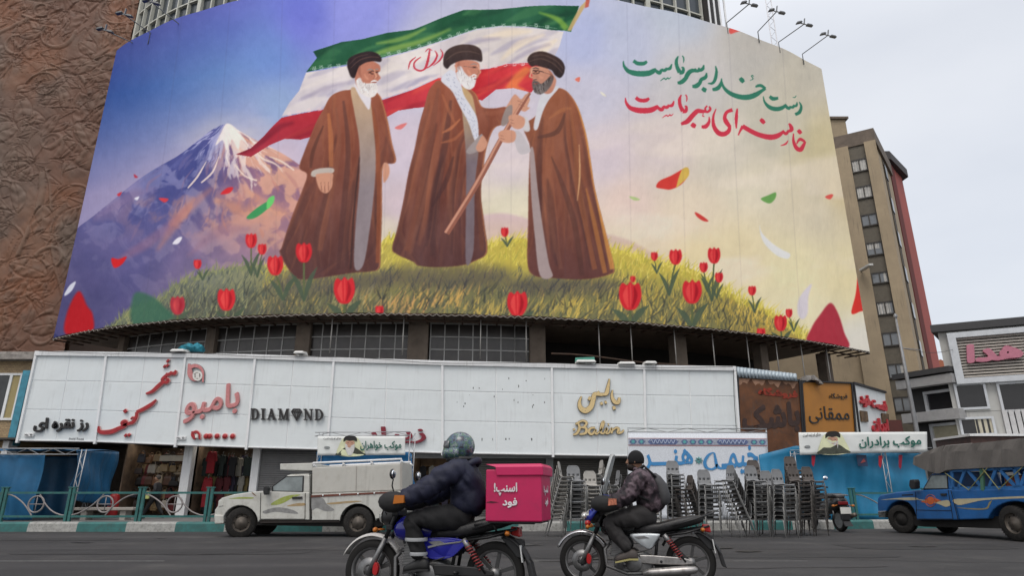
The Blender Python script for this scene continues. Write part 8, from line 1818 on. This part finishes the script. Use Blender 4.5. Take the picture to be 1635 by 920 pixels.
def rider(T, jacket, pants, shoe, spec, helmet):
    """seated rider, one continuous skinned body plus clothes; spec holds joints in the motorcycle frame"""
    J = spec; S = lambda p, r, s=1: (p[0], p[1]*s, p[2], r)
    hip, chest, neck, head = J['hip'], J['chest'], J['neck'], J['head']
    def arms(rs, full=True):
        d = {}
        for s, n_ in ((-1,'l'),(1,'r')):
            d['sh'+n_] = (*J['sh'][:1], s*J['sh'][1], J['sh'][2], rs[0]); d['el'+n_] = (J['el'][0], s*J['el'][1], J['el'][2], rs[1]); d['wr'+n_] = (J['wr'][0], s*J['wr'][1], J['wr'][2], rs[2])
        return d
    def legs(rs):
        d = {}
        for s, n_ in ((-1,'l'),(1,'r')):
            d['hp'+n_] = (hip[0]-.02, s*(.075 if rs[0] < .1 else .105), hip[2], rs[0]); d['kn'+n_] = (J['kn'][0], s*J['kn'][1], J['kn'][2], rs[1]); d['an'+n_] = (J['an'][0], s*J['an'][1], J['an'][2], rs[2])
        return d
    EA = [('chest','shl'),('shl','ell'),('ell','wrl'),('chest','shr'),('shr','elr'),('elr','wrr')]
    EL = [('hip','hpl'),('hpl','knl'),('knl','anl'),('hip','hpr'),('hpr','knr'),('knr','anr')]
    mid = tuple((a+b)/2 for a, b in zip(hip, chest))
    body = {'hip': (*hip, .12), 'mid': (*mid, .12), 'chest': (*chest, .13), 'neck': (*neck, .058), **arms((.06,.045,.032)), **legs((.06,.05,.038))}
    hx = head_mb(head, .098, -1, J.get('tilt', 0.))
    for s in (-1, 1):                                        # hands closed round the grips, inside the muffs
        wx, wy, wz = J['wr'][0], s*J['wr'][1], J['wr'][2]
        hx.ball((wx-.05, wy, wz), (.05,.042,.028), 10, 7)
        for k in range(4): y = wy+(-.033+.022*k); L = (.075,.085,.08,.065)[k]; hx.tube([(wx-.08, y, wz+.012), (wx-.08-L*.45, y, wz+.014), (wx-.08-L*.6, y, wz-.014), (wx-.08-L*.35, y, wz-.034)], [.011,.010,.009,.007], 6)
        hx.tube([(wx-.03, wy-s*.04, wz), (wx-.07, wy-s*.058, wz-.012), (wx-.105, wy-s*.045, wz-.022)], [.012,.011,.008], 6)
    skin('body', body, [('hip','mid'),('mid','chest'),('chest','neck')]+EA+EL, SKIN, T, 2, extra=hx)
    q = J.get('bulk', 1.0)
    low = (hip[0]+.03, 0, hip[2]+.0)
    jk = {'low': (*low, .165*q), 'mid': (mid[0]+.02, 0, mid[2], .178*q), 'chest': (chest[0]+.02, 0, chest[2]-.03, .178*q), 'neck': (neck[0]+.01, 0, neck[2]-.015, .085), **arms((.112*q,.082*q,.064*q))}
    fold(skin('jacket', jk, [('low','mid'),('mid','chest'),('chest','neck')]+EA, jacket, T, 3), .024, 3)
    pt = {'hip': (hip[0], 0, hip[2]-.01, .15), 'seat': (hip[0]+.085, 0, hip[2]-.01, .125), **legs((.132,.090,.066))}
    fold(skin('trousers', pt, EL+[('hip','seat')], pants, T, 3), .017, 8)
    for s in (-1, 1):
        ax_, ay, az = J['an'][0], s*J['an'][1], J['an'][2]; f = J['toe']
        m = MB(); rings = []
        for t, w, h in ((-.55,.030,.05),(-.35,.042,.075),(0,.045,.085),(.4,.05,.06),(.75,.05,.045),(1.0,.035,.03)):
            cx = ax_+(f[0])*t; cz = az-.055+(f[1])*max(t, 0)
            rings.append([(cx, ay+w*math.copysign(abs(cos(a))**.7, cos(a)), cz-.01+(h if sin(a) > 0 else .035)*math.copysign(abs(sin(a))**.8, sin(a))) for a in np.linspace(0, 2*pi, 13)[:-1]])
        m.loft(rings); sh = m.build('shoe', shoe, T)
        m = MB(); m.loft([[(ax_+f[0]*t, ay-w, az-.105+f[1]*max(t,0)), (ax_+f[0]*t, ay+w, az-.105+f[1]*max(t,0)), (ax_+f[0]*t, ay+w, az-.085+f[1]*max(t,0)), (ax_+f[0]*t, ay-w, az-.085+f[1]*max(t,0))] for t, w in ((-.58,.035),(0,.045),(.6,.05),(1.02,.036))], False); m.build('sole', J['sole'], sh)
    return body
# ---- rider one: delivery motorcycle with the pink box
B1 = at(689, 966, 6.98); B1 = Vector((B1.x, 6.98, 0)); RZ1 = -R(13)
BLUEP = mat('royal_blue_paint', (.014,.016,.24), .25, var=.1, coat=.6)
bk1 = motorcycle(tuple(B1), RZ1, 'royal blue motorcycle carrying a big pink delivery box and a helmeted rider', BLUEP, BLUEP, mat('white_fender', (.48,.47,.45), .35, var=.1, dirt=(.2,.18,.15), dirt_amt=.4), None, BLUEP, False, BLKPL)
P1 = thing('person', tuple(B1), 'rider in a camouflage helmet, navy jacket and black trousers on the blue motorcycle', 'person', rz=RZ1)
NAVY = mat('navy_jacket', (.011,.013,.032), .65, var=.3, scale=7, bump=.6, bscale=9)
BTRO = mat('black_trousers', (.009,.009,.010), .8, var=.3, scale=5, bump=.5, bscale=8)
rider(P1, NAVY, BTRO, mat('black_shoe', (.012,.012,.012), .5), dict(hip=(.36,0,.80), chest=(.30,0,1.22), neck=(.27,0,1.36), head=(.24,0,1.48), sh=(.29,.19,1.27), el=(.00,.28,1.07), wr=(-.24,.30,.965), kn=(-.17,.22,.79), an=(-.06,.20,.42), toe=(-.16,-.03), sole=BLKPL, bulk=1.16), True)
def helmet1():
    c = Vector((.25, 0, 1.49)); m = MB(); G = []
    m.ball(c, (.158,.132,.150), 28, 18)
    hm = mat('camouflage_helmet', (.05,.06,.07), .3, coat=.5); n = hm.node_tree.nodes; l = hm.node_tree.links
    t = n.new('ShaderNodeTexCoord'); z = n.new('ShaderNodeTexNoise'); z.inputs['Scale'].default_value = 13; z.inputs['Detail'].default_value = 5; z.inputs['Roughness'].default_value = .65; l.new(t.outputs['Object'], z.inputs['Vector'])
    rp = n.new('ShaderNodeValToRGB'); rp.color_ramp.interpolation = 'CONSTANT'
    cols = [(0,(.03,.035,.05,1)),(.40,(.06,.10,.15,1)),(.47,(.05,.12,.07,1)),(.53,(.20,.24,.25,1)),(.57,(.06,.07,.13,1)),(.64,(.10,.20,.10,1))]
    e = rp.color_ramp.elements; e[0].position = 0; e[0].color = cols[0][1]; e[1].position = .40; e[1].color = cols[1][1]
    for p, c_ in cols[2:]: k = e.new(p); k.color = c_
    l.new(z.outputs['Fac'], rp.inputs[0]); l.new(rp.outputs[0], n['Principled BSDF'].inputs['Base Color'])
    h = m.build('helmet', hm, P1)
    m = MB(); G = []                                          # chin bar and neck roll
    for a in np.linspace(-100, 100, 21): x, y = -cos(R(a)), sin(R(a)); G.append([(c.x+x*.165, c.y+y*.128, c.z-.02), (c.x+x*.178, c.y+y*.134, c.z-.065), (c.x+x*.165, c.y+y*.125, c.z-.115)])
    m.grid(G); m.build('chin_bar', hm, h, solid=.02)
    m = MB(); G = []
    for a in np.linspace(-62, 62, 17): x, y = -cos(R(a)), sin(R(a)); G.append([(c.x+x*.163, c.y+y*.136, c.z+.055), (c.x+x*.172, c.y+y*.140, c.z+.01), (c.x+x*.168, c.y+y*.137, c.z-.03)])
    m.grid(G); m.build('visor', mat('smoke_visor', (.10,.105,.11), .12, 0, .1, spec=.7), h, solid=.006)
    m = MB(); m.tube([(c.x+.13*cos(a)+.01, .115*sin(a), c.z-.125) for a in np.linspace(0, 2*pi, 21)[:-1]], .022, 8, closed=True); m.build('neck_roll', BLKPL, h)
    m = MB(); m.tube([(.29+.085*cos(a), .10*sin(a), 1.345+.02*cos(a)) for a in np.linspace(0, 2*pi, 21)[:-1]], .026, 8, closed=True); m.build('collar', mat('grey_collar', (.10,.10,.11), .8), P1)
    m = MB(); m.tube([(.38+.07*cos(a), .11*sin(a), 1.30+.05*abs(cos(a))) for a in np.linspace(-1.8, 1.8, 15)], .035, 8); m.build('hood', NAVY, P1)
    RF = mat('reflective_band', (.32,.33,.34), .4)
    for z, xx, rb in ((.60,-.105,.112),(.47,-.075,.088)):
        m = MB(); m.lathe([(rb-.004,-.016),(rb,0),(rb-.004,.016)], (xx,-.21,z), n=18); m.build('reflective_band', RF, P1)
helmet1()
def food_box():
    o = Vector((.80, 0, .80)); T = thing('delivery_box', tuple(B1), 'big bright pink delivery box with white Persian lettering on the blue motorcycle rack', 'box', rz=RZ1)
    PK = mat('hot_pink_panel', (.46,.012,.085), .45, var=.10, scale=3, dirt=(.25,.02,.07), dirt_amt=.4)
    x0, x1, y0, y1, z0, z1 = .60, 1.15, -.25, .25, .77, 1.27
    m = MB(); m.box(x0, x1, y0, y1, z0, z1-.02); m.build('body', PK, T, bevel=.012)
    m = MB(); m.loft([[(x0+.11, y0-.018, z1-.08), (x1+.02, y0-.018, z1-.08), (x1+.02, y1+.018, z1-.08), (x0+.11, y1+.018, z1-.08)],[(x0+.10, y0-.02, z1), (x1+.022, y0-.02, z1), (x1+.022, y1+.02, z1), (x0+.10, y1+.02, z1)],[(x0-.01, y0, z1+.03),(x1, y0, z1+.03),(x1, y1, z1+.03),(x0-.01, y1, z1+.03)]], False); m.build('lid', mat('hot_pink_lid', (.50,.016,.10), .45, var=.1), T, bevel=.008)
    m = MB(); m.box(x0-.004, x0+.008, y0-.004, y0+.01, z0, z1-.03); m.build('edge_trim', BLKPL, T) if False else None
    WL = mat('white_print', (.62,.58,.60), .5, dirt=(.5,.1,.2), dirt_amt=.3)
    r0 = ROOT[T]; L = lambda x, y, z: Vector((x, y, z))+r0
    f = lambda x, z: L(x, y0-.0, z)
    lettering('اسنپ!', f(.685,1.005), f(.915,1.005), f(.685,1.125), .004, .003, WL, T, .035)
    lettering('فود', f(.77,.895), f(.915,.895), f(.77,.985), .004, .003, WL, T, .035)
    lettering('اسنپ!', L(x1,-.16,1.005), L(x1,.06,1.005), L(x1,-.16,1.10), .004, .003, WL, T, .03)
    lettering('فود', L(x1,-.10,.905), L(x1,.04,.905), L(x1,-.10,.985), .004, .003, WL, T, .03)
    m = MB(); m.slab([L(.60,y0-.002,.945)-r0, L(.66,y0-.002,.955)-r0, L(.73,y0-.002,.945)-r0, L(.67,y0-.002,.938)-r0], (0,-.002,0)); m.build('scuff', mat('dark_scuff', (.06,.01,.02), .8), T)
    m = MB()
    for y in (-.14, .14): m.tube([(.46,y,.73),(.64,y,.755),(1.06,y,.755)], .012, 6)
    m.tube([(.64,-.14,.755),(.68,-.13,.68)], .010, 6); m.build('rack', BLKPL, bk1)
    m = MB(); m.box(x0+.02, x1-.02, y0+.03, y1-.03, .755, .77); m.build('base_plate', BLKPL, T)
food_box()
# ---- rider two
B2 = at(1017.5, 931, 8.2); B2 = Vector((B2.x, 8.2, 0)); RZ2 = -R(13)
bk2 = motorcycle(tuple(B2), RZ2, 'black motorcycle with a silver side cover, blue cowl and tall clear windshield', mat('black_tank_paint', (.012,.012,.013), .25, coat=.5), mat('silver_paint', (.50,.54,.56), .3, .3, .05, coat=.4), mat('chrome_fender', (.45,.45,.46), .2, .9, .1), mat('cobalt_cowl', (.015,.03,.26), .3, var=.15, coat=.4), None, True)
P2 = thing('person', tuple(B2), 'rider in a black knit cap, dark patterned jacket and grey backpack on the black motorcycle', 'person', rz=RZ2)
CAMO = mat('dark_camouflage_jacket', (.04,.028,.034), .7, bump=.6, bscale=9)
n = CAMO.node_tree.nodes; l = CAMO.node_tree.links; t = n.new('ShaderNodeTexCoord'); z = n.new('ShaderNodeTexNoise'); z.inputs['Scale'].default_value = 11; z.inputs['Detail'].default_value = 3; l.new(t.outputs['Object'], z.inputs['Vector'])
rp = n.new('ShaderNodeValToRGB'); rp.color_ramp.interpolation = 'EASE'; e = rp.color_ramp.elements; e[0].position = .42; e[0].color = (.014,.010,.014,1); e[1].position = .60; e[1].color = (.105,.075,.090,1); k = e.new(.5); k.color = (.035,.022,.028,1)
l.new(z.outputs['Fac'], rp.inputs[0]); l.new(rp.outputs[0], n['Principled BSDF'].inputs['Base Color'])
rider(P2, CAMO, mat('charcoal_trousers', (.028,.026,.026), .8, var=.25, scale=6, bump=.4, bscale=9), mat('grey_brown_shoe', (.06,.05,.045), .6), dict(hip=(.22,0,.83), chest=(.15,0,1.20), neck=(.10,0,1.345), head=(.055,0,1.455), sh=(.13,.165,1.27), el=(-.07,.25,1.04), wr=(-.24,.30,.965), kn=(-.31,.19,.74), an=(-.06,.19,.42), toe=(-.17,-.035), sole=mat('yellow_sole', (.38,.34,.14), .6), bulk=1.12), False)
def cap2():
    c = Vector((.06, 0, 1.462)); m = MB(); G = []
    for i in range(9):
        a = i/8*1.98; row = []
        for b in np.linspace(0, 2*pi, 25)[:-1]:
            d = .06*(1 if i == 8 else 0); tl = .30
            x, y, z = sin(a)*cos(b)*.106, sin(a)*sin(b)*.090, cos(a)*.122
            row.append((c.x+.004+x, y, c.z+z+.010-x*-.05))
        G.append(row)
    m.loft(G); m.build('knit_cap', mat('black_knit', (.006,.006,.007), .95, bump=.5, bscale=120), P2)
    m = MB(); m.ball((.015, 0, 1.385), (.07,.072,.05), 14, 9); m.build('beard', mat('dark_beard', (.02,.013,.010), .9, bump=.6, bscale=90), P2)
    m = MB(); rings = []
    for z, cx, rx, ry in ((.93,.36,.04,.10),(.96,.38,.07,.14),(1.05,.375,.085,.155),(1.18,.345,.08,.145),(1.27,.30,.06,.12),(1.31,.275,.03,.07)): rings.append([(cx+rx*cos(t), ry*math.copysign(abs(sin(t))**.7, sin(t)), z) for t in np.linspace(0, 2*pi, 17)[:-1]])
    m.loft(rings); bp = thing('backpack', tuple(B2), 'grey backpack worn by the rider in the black knit cap', 'backpack', rz=RZ2); bp.scale = (.965,)*3; m.build('bag', mat('grey_backpack_cloth', (.055,.055,.058), .75, var=.2, bump=.4, bscale=15), bp)
    for s in (-1, 1): m = MB(); m.tube([(.30,s*.12,1.26),(.16,s*.13,1.40),(-.03,s*.13,1.28),(-.06,s*.15,1.10),(.20,s*.18,.99)], .015, 8); m.build('strap', mat('black_strap', (.015,.015,.016), .7), bp)
    m = MB(); m.tube([(.11+.08*cos(a), .085*sin(a), 1.345-.02*cos(a)) for a in np.linspace(0, 2*pi, 19)[:-1]], .024, 8, closed=True); m.build('collar', CAMO, P2)
cap2()

for o in (bk2, P2): o.scale = (.965,)*3
# ------------------------------------------------------------------ parked scooter seen from behind
def scooter():
    Y = 20.4; o = at(1344, 850, Y); T = thing('scooter', (o.x, Y, 0), 'black scooter parked nose to the kerb, seen from behind beside the stacked chairs', 'scooter', rz=R(6)); T.scale = (1.22,1.22,1.22)
    BK = mat('black_gloss', (.012,.012,.013), .3, coat=.4)
    def whl(y, nm='wheel'):
        m = MB(); r = .26; m.lathe([(r-.08,-.05),(r-.03,-.062),(r,-.02),(r,.02),(r-.03,.062),(r-.08,.05)], (0,y,r), 'x', 28); w = m.build(nm, BTY, T)
        m = MB(); m.lathe([(r-.08,-.04),(.0,-.03)], (0,y,r), 'x', 20); m.lathe([(r-.08,.04),(.0,.03)], (0,y,r), 'x', 20); m.build('rim', ALU, w)
    whl(0); whl(1.3)
    m = MB(); m.loft([[(w*math.copysign(abs(cos(t))**.7, cos(t)), y, z+h*math.copysign(abs(sin(t))**.7, sin(t))) for t in np.linspace(0, 2*pi, 17)[:-1]] for y, w, z, h in ((-.22,.08,.70,.05),(-.18,.15,.68,.12),(.1,.19,.62,.20),(.5,.17,.55,.17),(.75,.12,.40,.10))]); m.build('tail_body', BK, T)
    m = MB(); m.loft([[(w*cos(t), y, z+h*sin(t)) for t in np.linspace(0, 2*pi, 15)[:-1]] for y, w, z, h in ((-.2,.08,.80,.03),(-.1,.15,.83,.06),(.3,.15,.83,.06),(.62,.11,.80,.05))]); m.build('seat', mat('grey_seat', (.045,.045,.047), .6, var=.3), T)
    m = MB(); m.tube([(-.14,-.05,.86),(-.15,-.24,.84),(.15,-.24,.84),(.14,-.05,.86)], .014, 7); m.build('grab_rail', ALU, T)
    m = MB(); m.box(-.12,.12,-.255,-.20,.62,.70); m.build('tail_light', mat('dark_red_lens', (.16,.01,.012), .2), T, bevel=.015)
    m = MB(); m.box(-.13,.13,-.30,-.285,.42,.57); m.build('number_plate', mat('bright_plate', (.62,.62,.58), .5), T)
    m = MB(); m.box(-.10,.10,-.29,-.20,.28,.60); m.loft([[(-.09,-.24,.30),(.09,-.24,.30),(.09,-.20,.30),(-.09,-.20,.30)],[(-.10,-.36,.14),(.10,-.36,.14),(.10,-.32,.14),(-.10,-.32,.14)]], False); m.build('rear_fender', BLKPL, T)
    lettering('482', Vector((o.x-.09,Y-.305,.445)), Vector((o.x+.09,Y-.305,.445)), Vector((o.x-.09,Y-.305,.54)), .002, .002, INKB, T, 0, persian=False) if False else None
    m = MB(); m.tube([(.16,.35,.30),(.22,.0,.34),(.24,-.28,.40)], [.03,.055,.05], 12); m.build('muffler', mat('dull_muffler', (.14,.12,.10), .5, .6), T)
    for s in (-1, 1):
        m = MB(); m.tube([(s*.13,-.2,.62),(s*.22,-.22,.60)], .01, 6); m.ball((s*.25,-.22,.60), (.045,.03,.03), 10, 7); m.build('indicator', mat('amber_lens', (.40,.13,.02), .25), T)
        m = MB(); m.tube([(s*.12,.05,.55),(s*.12,.02,.30)], .02, 8); m.build('shock_absorber', ALU, T)
    m = MB(); m.tube([(0,1.3,.26),(0,1.15,.62),(0,1.02,1.0)], .035, 8); m.build('steering_column', BLKPL, T)
    m = MB(); m.loft([[(-.16,1.12,.35),(.16,1.12,.35),(.14,1.18,.35),(-.14,1.18,.35)],[(-.24,1.05,.62),(.24,1.05,.62),(.2,1.14,.62),(-.2,1.14,.62)],[(-.17,.98,.98),(.17,.98,.98),(.14,1.06,.98),(-.14,1.06,.98)]], False); m.build('front_shield', BK, T, bevel=.02)
    m = MB(); m.tube([(-.36,.92,1.04),(-.24,.98,1.06),(0,1.0,1.02),(.24,.98,1.06),(.36,.92,1.04)], .02, 8); hb = m.build('handlebar', BLKPL, T)
    for s in (-1, 1):
        m = MB(); m.tube([(s*.22,.97,1.06),(s*.30,.95,1.22)], .008, 5); m.build('mirror_stalk', BLKPL, hb)
        m = MB(); m.ball((s*.34,.945,1.27), (.07,.02,.055), 14, 8); m.build('mirror', MIRR, T)
    m = MB(); m.box(-.16,.16,.62,1.1,.30,.36); m.build('footboard', BLKPL, T, bevel=.015)
scooter()

# ------------------------------------------------------------------ passer-by on the pavement
def walker():
    Y = 26.2; o = at(243, 826, Y); sc = 1.0; T = thing('person', (o.x, Y, .19), 'man in dark clothes walking left past the bag shop with a yellow bag', 'person')
    k = (at(243,760,Y).z-.19)/1.74
    J = lambda x, y, z, r: (x*k, y*k, z*k, r*k)
    legs = {'hpl': J(0,-.09,.90,.095), 'knl': J(-.20,-.09,.52,.062), 'anl': J(-.36,-.09,.12,.042), 'hpr': J(.02,.09,.90,.095), 'knr': J(.14,.09,.50,.062), 'anr': J(.38,.09,.16,.042)}
    arms = {'shl': J(.0,-.20,1.40,.062), 'ell': J(.10,-.26,1.12,.048), 'wrl': J(-.12,-.24,1.02,.034), 'shr': J(.0,.20,1.40,.062), 'elr': J(.06,.26,1.12,.048), 'wrr': J(-.16,.22,1.06,.034)}
    EA = [('chest','shl'),('shl','ell'),('ell','wrl'),('chest','shr'),('shr','elr'),('elr','wrr')]; EL = [('hip','hpl'),('hpl','knl'),('knl','anl'),('hip','hpr'),('hpr','knr'),('knr','anr')]
    hx = head_mb((-.03*k,0,1.63*k), .098*k, -1)
    for s in (-1, 1):
        w = arms['wrl' if s < 0 else 'wrr']; hx.ball((w[0]-.05,w[1],w[2]), (.05,.03,.04), 10, 7)
        for q in range(4): hx.tube([(w[0]-.08,w[1]-.01,w[2]+.03-.02*q),(w[0]-.13,w[1]-.02*s*-1,w[2]+.028-.02*q),(w[0]-.14,w[1]+.02*s,w[2]+.02-.02*q)], [.010,.009,.007], 6)
        hx.tube([(w[0]-.03,w[1],w[2]+.04),(w[0]-.08,w[1]+.015*s,w[2]+.06)], [.011,.008], 6)
    skin('body', {'hip': J(.02,0,.92,.12), 'mid': J(.03,0,1.15,.115), 'chest': J(.0,0,1.36,.13), 'neck': J(-.02,0,1.50,.055), **arms, **legs}, [('hip','mid'),('mid','chest'),('chest','neck')]+EA+EL, SKIN, T, 2, extra=hx)
    ar2 = {a: (*v[:3], v[3]*1.5) for a, v in arms.items()}
    skin('jacket', {'low': J(.03,0,.88,.155), 'mid': J(.04,0,1.12,.165), 'chest': J(.01,0,1.34,.165), 'neck': J(-.01,0,1.48,.075), **ar2}, [('low','mid'),('mid','chest'),('chest','neck')]+EA, mat('charcoal_jacket', (.018,.017,.018), .75, bump=.4, bscale=9), T, 2)
    skin('trousers', {'hip': J(.02,0,.92,.14), **{a: (*v[:3], v[3]*1.4) for a, v in legs.items()}}, EL, BTRO, T, 2)
    m = MB(); m.ball((.0,0,1.67*k), (.112*k,.088*k,.105*k), 14, 9); m.build('hair', mat('grey_brown_hair', (.05,.042,.036), .9, bump=.5, bscale=60), T)
    for s, a in ((-1,'anl'),(1,'anr')):
        x, y, z, r = legs[a]; m = MB(); m.loft([[(x+dx, y+w*cos(t), z-.07+h*sin(t)) for t in np.linspace(0,2*pi,11)[:-1]] for dx, w, h in ((.09,.03,.03),(.03,.045,.05),(-.08,.05,.04),(-.18,.035,.025))]); m.build('shoe', MATS['black_shoe'], T)
    w = arms['wrl']; t = thing('shopping_bag', (o.x+w[0]-.1, Y+w[1], .19+w[2]-.05), 'small yellow green bag held by the man walking past the bag shop', 'bag')
    m = MB(); m.loft([[(dx*.5*q, -.05, z), (dx*.5, -.05, z), (dx*.5, .05, z), (-dx*.5, .05, z)] if False else [(-dx, -.04, z), (dx, -.04, z), (dx, .04, z), (-dx, .04, z)] for z, dx, q in ((-.16,.08,1),(-.02,.10,1),(.06,.05,1))], False); m.build('bag', mat('yellow_green_plastic', (.42,.46,.16), .5), t, bevel=.015)
    m = MB(); m.tube([(-.03,0,.05),(0,0,.12),(.03,0,.05)], .008, 5); m.build('handle', MATS['yellow_green_plastic'], t)
walker()

# ------------------------------------------------------------------ stacked chairs
def chair_parts(shellm, tint):
    T = thing('stacking_chair', (0,0,0), 'chair', 'chair', 'plastic chairs stacked at the kerb')
    # seat faces -y; shell: seat pan curving up into a back with three slots
    prof = [(-.22,.435),(-.20,.452),(-.10,.450),(.02,.440),(.10,.445),(.15,.48),(.175,.54),(.19,.62),(.205,.72),(.215,.80),(.216,.845)]
    wid = [.17,.19,.20,.20,.195,.185,.18,.185,.185,.16,.11]
    G = []
    P = smooth_pts([(*p, w) for p, w in zip(prof, wid)], 3, False)
    for y, z, w in P: G.append([(w*q, y-.02*(abs(q)**3)*(1 if z > .5 else 0), z+(.012*abs(q)**3 if z < .5 else 0)) for q in np.linspace(-1, 1, 13)])
    m = MB(); N = len(G); M_ = 13; vs = [p for r_ in G for p in r_]
    fs = []
    for i in range(N-1):
        for j in range(M_-1):
            z = (G[i][j][2]+G[i+1][j][2])/2
            if .575 < z < .625 and j in (1,2,5,6,9,10) and G[i][j][1] > .1: continue      # hand slots
            fs.append((i*M_+j, i*M_+j+1, (i+1)*M_+j+1, (i+1)*M_+j))
    m.add(vs, fs, True); m.build('shell', shellm, T, solid=.008)
    LG = mat('grey_chair_tube', (.30,.30,.29), .45, .3, .2, 6) if tint else mat('dark_chair_tube', (.17,.16,.15), .45, .3, .2, 6)
    for s in (-1, 1):
        m = MB(); m.tube([(s*.18,-.15,.43),(s*.195,-.19,.40),(s*.205,-.22,.0)], .0115, 6); m.build('leg', LG, T)
        m = MB(); m.tube([(s*.18,.10,.43),(s*.195,.13,.40),(s*.205,.23,.0)], .0115, 6); m.build('leg', LG, T)
        m = MB(); m.tube([(s*.17,-.15,.43),(s*.17,.10,.43)], .0115, 6); m.build('seat_rail', LG, T)
    m = MB(); m.tube([(-.19,-.19,.415),(.19,-.19,.415)], .0115, 6); m.build('seat_rail', LG, T)
    return T
ORD = ['topmost','second from the top','third from the top','fourth from the top','fifth from the top','sixth from the top','seventh from the top','eighth from the top','ninth from the top','tenth from the top','eleventh from the top','twelfth from the top','thirteenth from the top','lowest']
PROTO = {}
def stack(px, py, Y, rz, n, col, desc, step=.104, lean=.016):
    """stack of n chairs standing where photo pixel px meets depth Y"""
    rgb = {'grey': (.20,.205,.21), 'beige': (.36,.345,.315), 'brown': (.085,.072,.064), 'black': (.03,.029,.029)}
    c0 = at(px, py, Y)
    r = random.Random(px)
    for k in range(n):
        kc = col if k == n-1 else ('black' if col in ('grey','brown') and (k*7+px) % 10 < 7 else col)
        kc = kc if k != n-2 else col
        tint = col != 'brown'
        key = (kc, tint)
        first = key not in PROTO
        if first: PROTO[key] = chair_parts(mat('chair_'+kc, rgb[kc], .5, var=.12, scale=4, dirt=(.2,.19,.18) if kc != 'beige' else (.15,.14,.12), dirt_amt=.2), tint)
        o = PROTO[key] if first else copy_tree(PROTO[key])
        d = Vector((sin(rz)*1, -cos(rz), 0))                # direction the seat faces
        o.location = (c0.x+d.x*lean*k+r.uniform(-.006,.006), Y+d.y*lean*k, step*k); o.rotation_euler = (0, 0, rz+r.uniform(-.02,.02))
        q = n-1-k
        word_ = ORD[q] if k else 'lowest'
        o['label'] = '%s plastic chair, %s of the stack %s' % (kc, word_, desc)
        o['category'] = 'chair'
for args in ((919,857,17.9,R(14),10,'grey','right of the pink box'),(946,856,18.9,R(10),9,'beige','left of the tall windshield'),(886,857,18.1,R(76),11,'beige','half hidden by the pink box',.104,.034),
             (972,856,19.4,R(-80),12,'beige','rising behind the windshield',.104,.03),(999,856,18.6,R(-84),9,'grey','just behind the windshield',.104,.04),
             (1040,856,19.0,R(12),8,'beige','behind the rider in the cap'),(1082,857,19.6,R(8),12,'grey','rising behind the backpack'),(1110,857,19.2,R(-76),8,'brown','edge-on beside the backpack',.104,.03),
             (1134,858,17.9,R(12),9,'grey','above the motorcycle tail'),(1188,859,17.8,R(-74),10,'grey','sideways below the tiled banner',.104,.044),(1211,858,18.0,R(16),10,'grey','at the tiled banner edge'),(1215,857,19.2,R(10),12,'brown','behind the tiled banner edge'),
             (1236,857,18.7,R(14),9,'grey','squeezed between two front stacks'),(1255,858,17.6,R(22),9,'grey','before the blue tarpaulin'),(1281,857,18.4,R(18),10,'brown','second from the scooter'),(1276,856,19.3,R(10),13,'brown','rearmost by the blue tarpaulin'),(1304,857,18.6,R(18),10,'brown','next to the black scooter')):
    stack(*args)
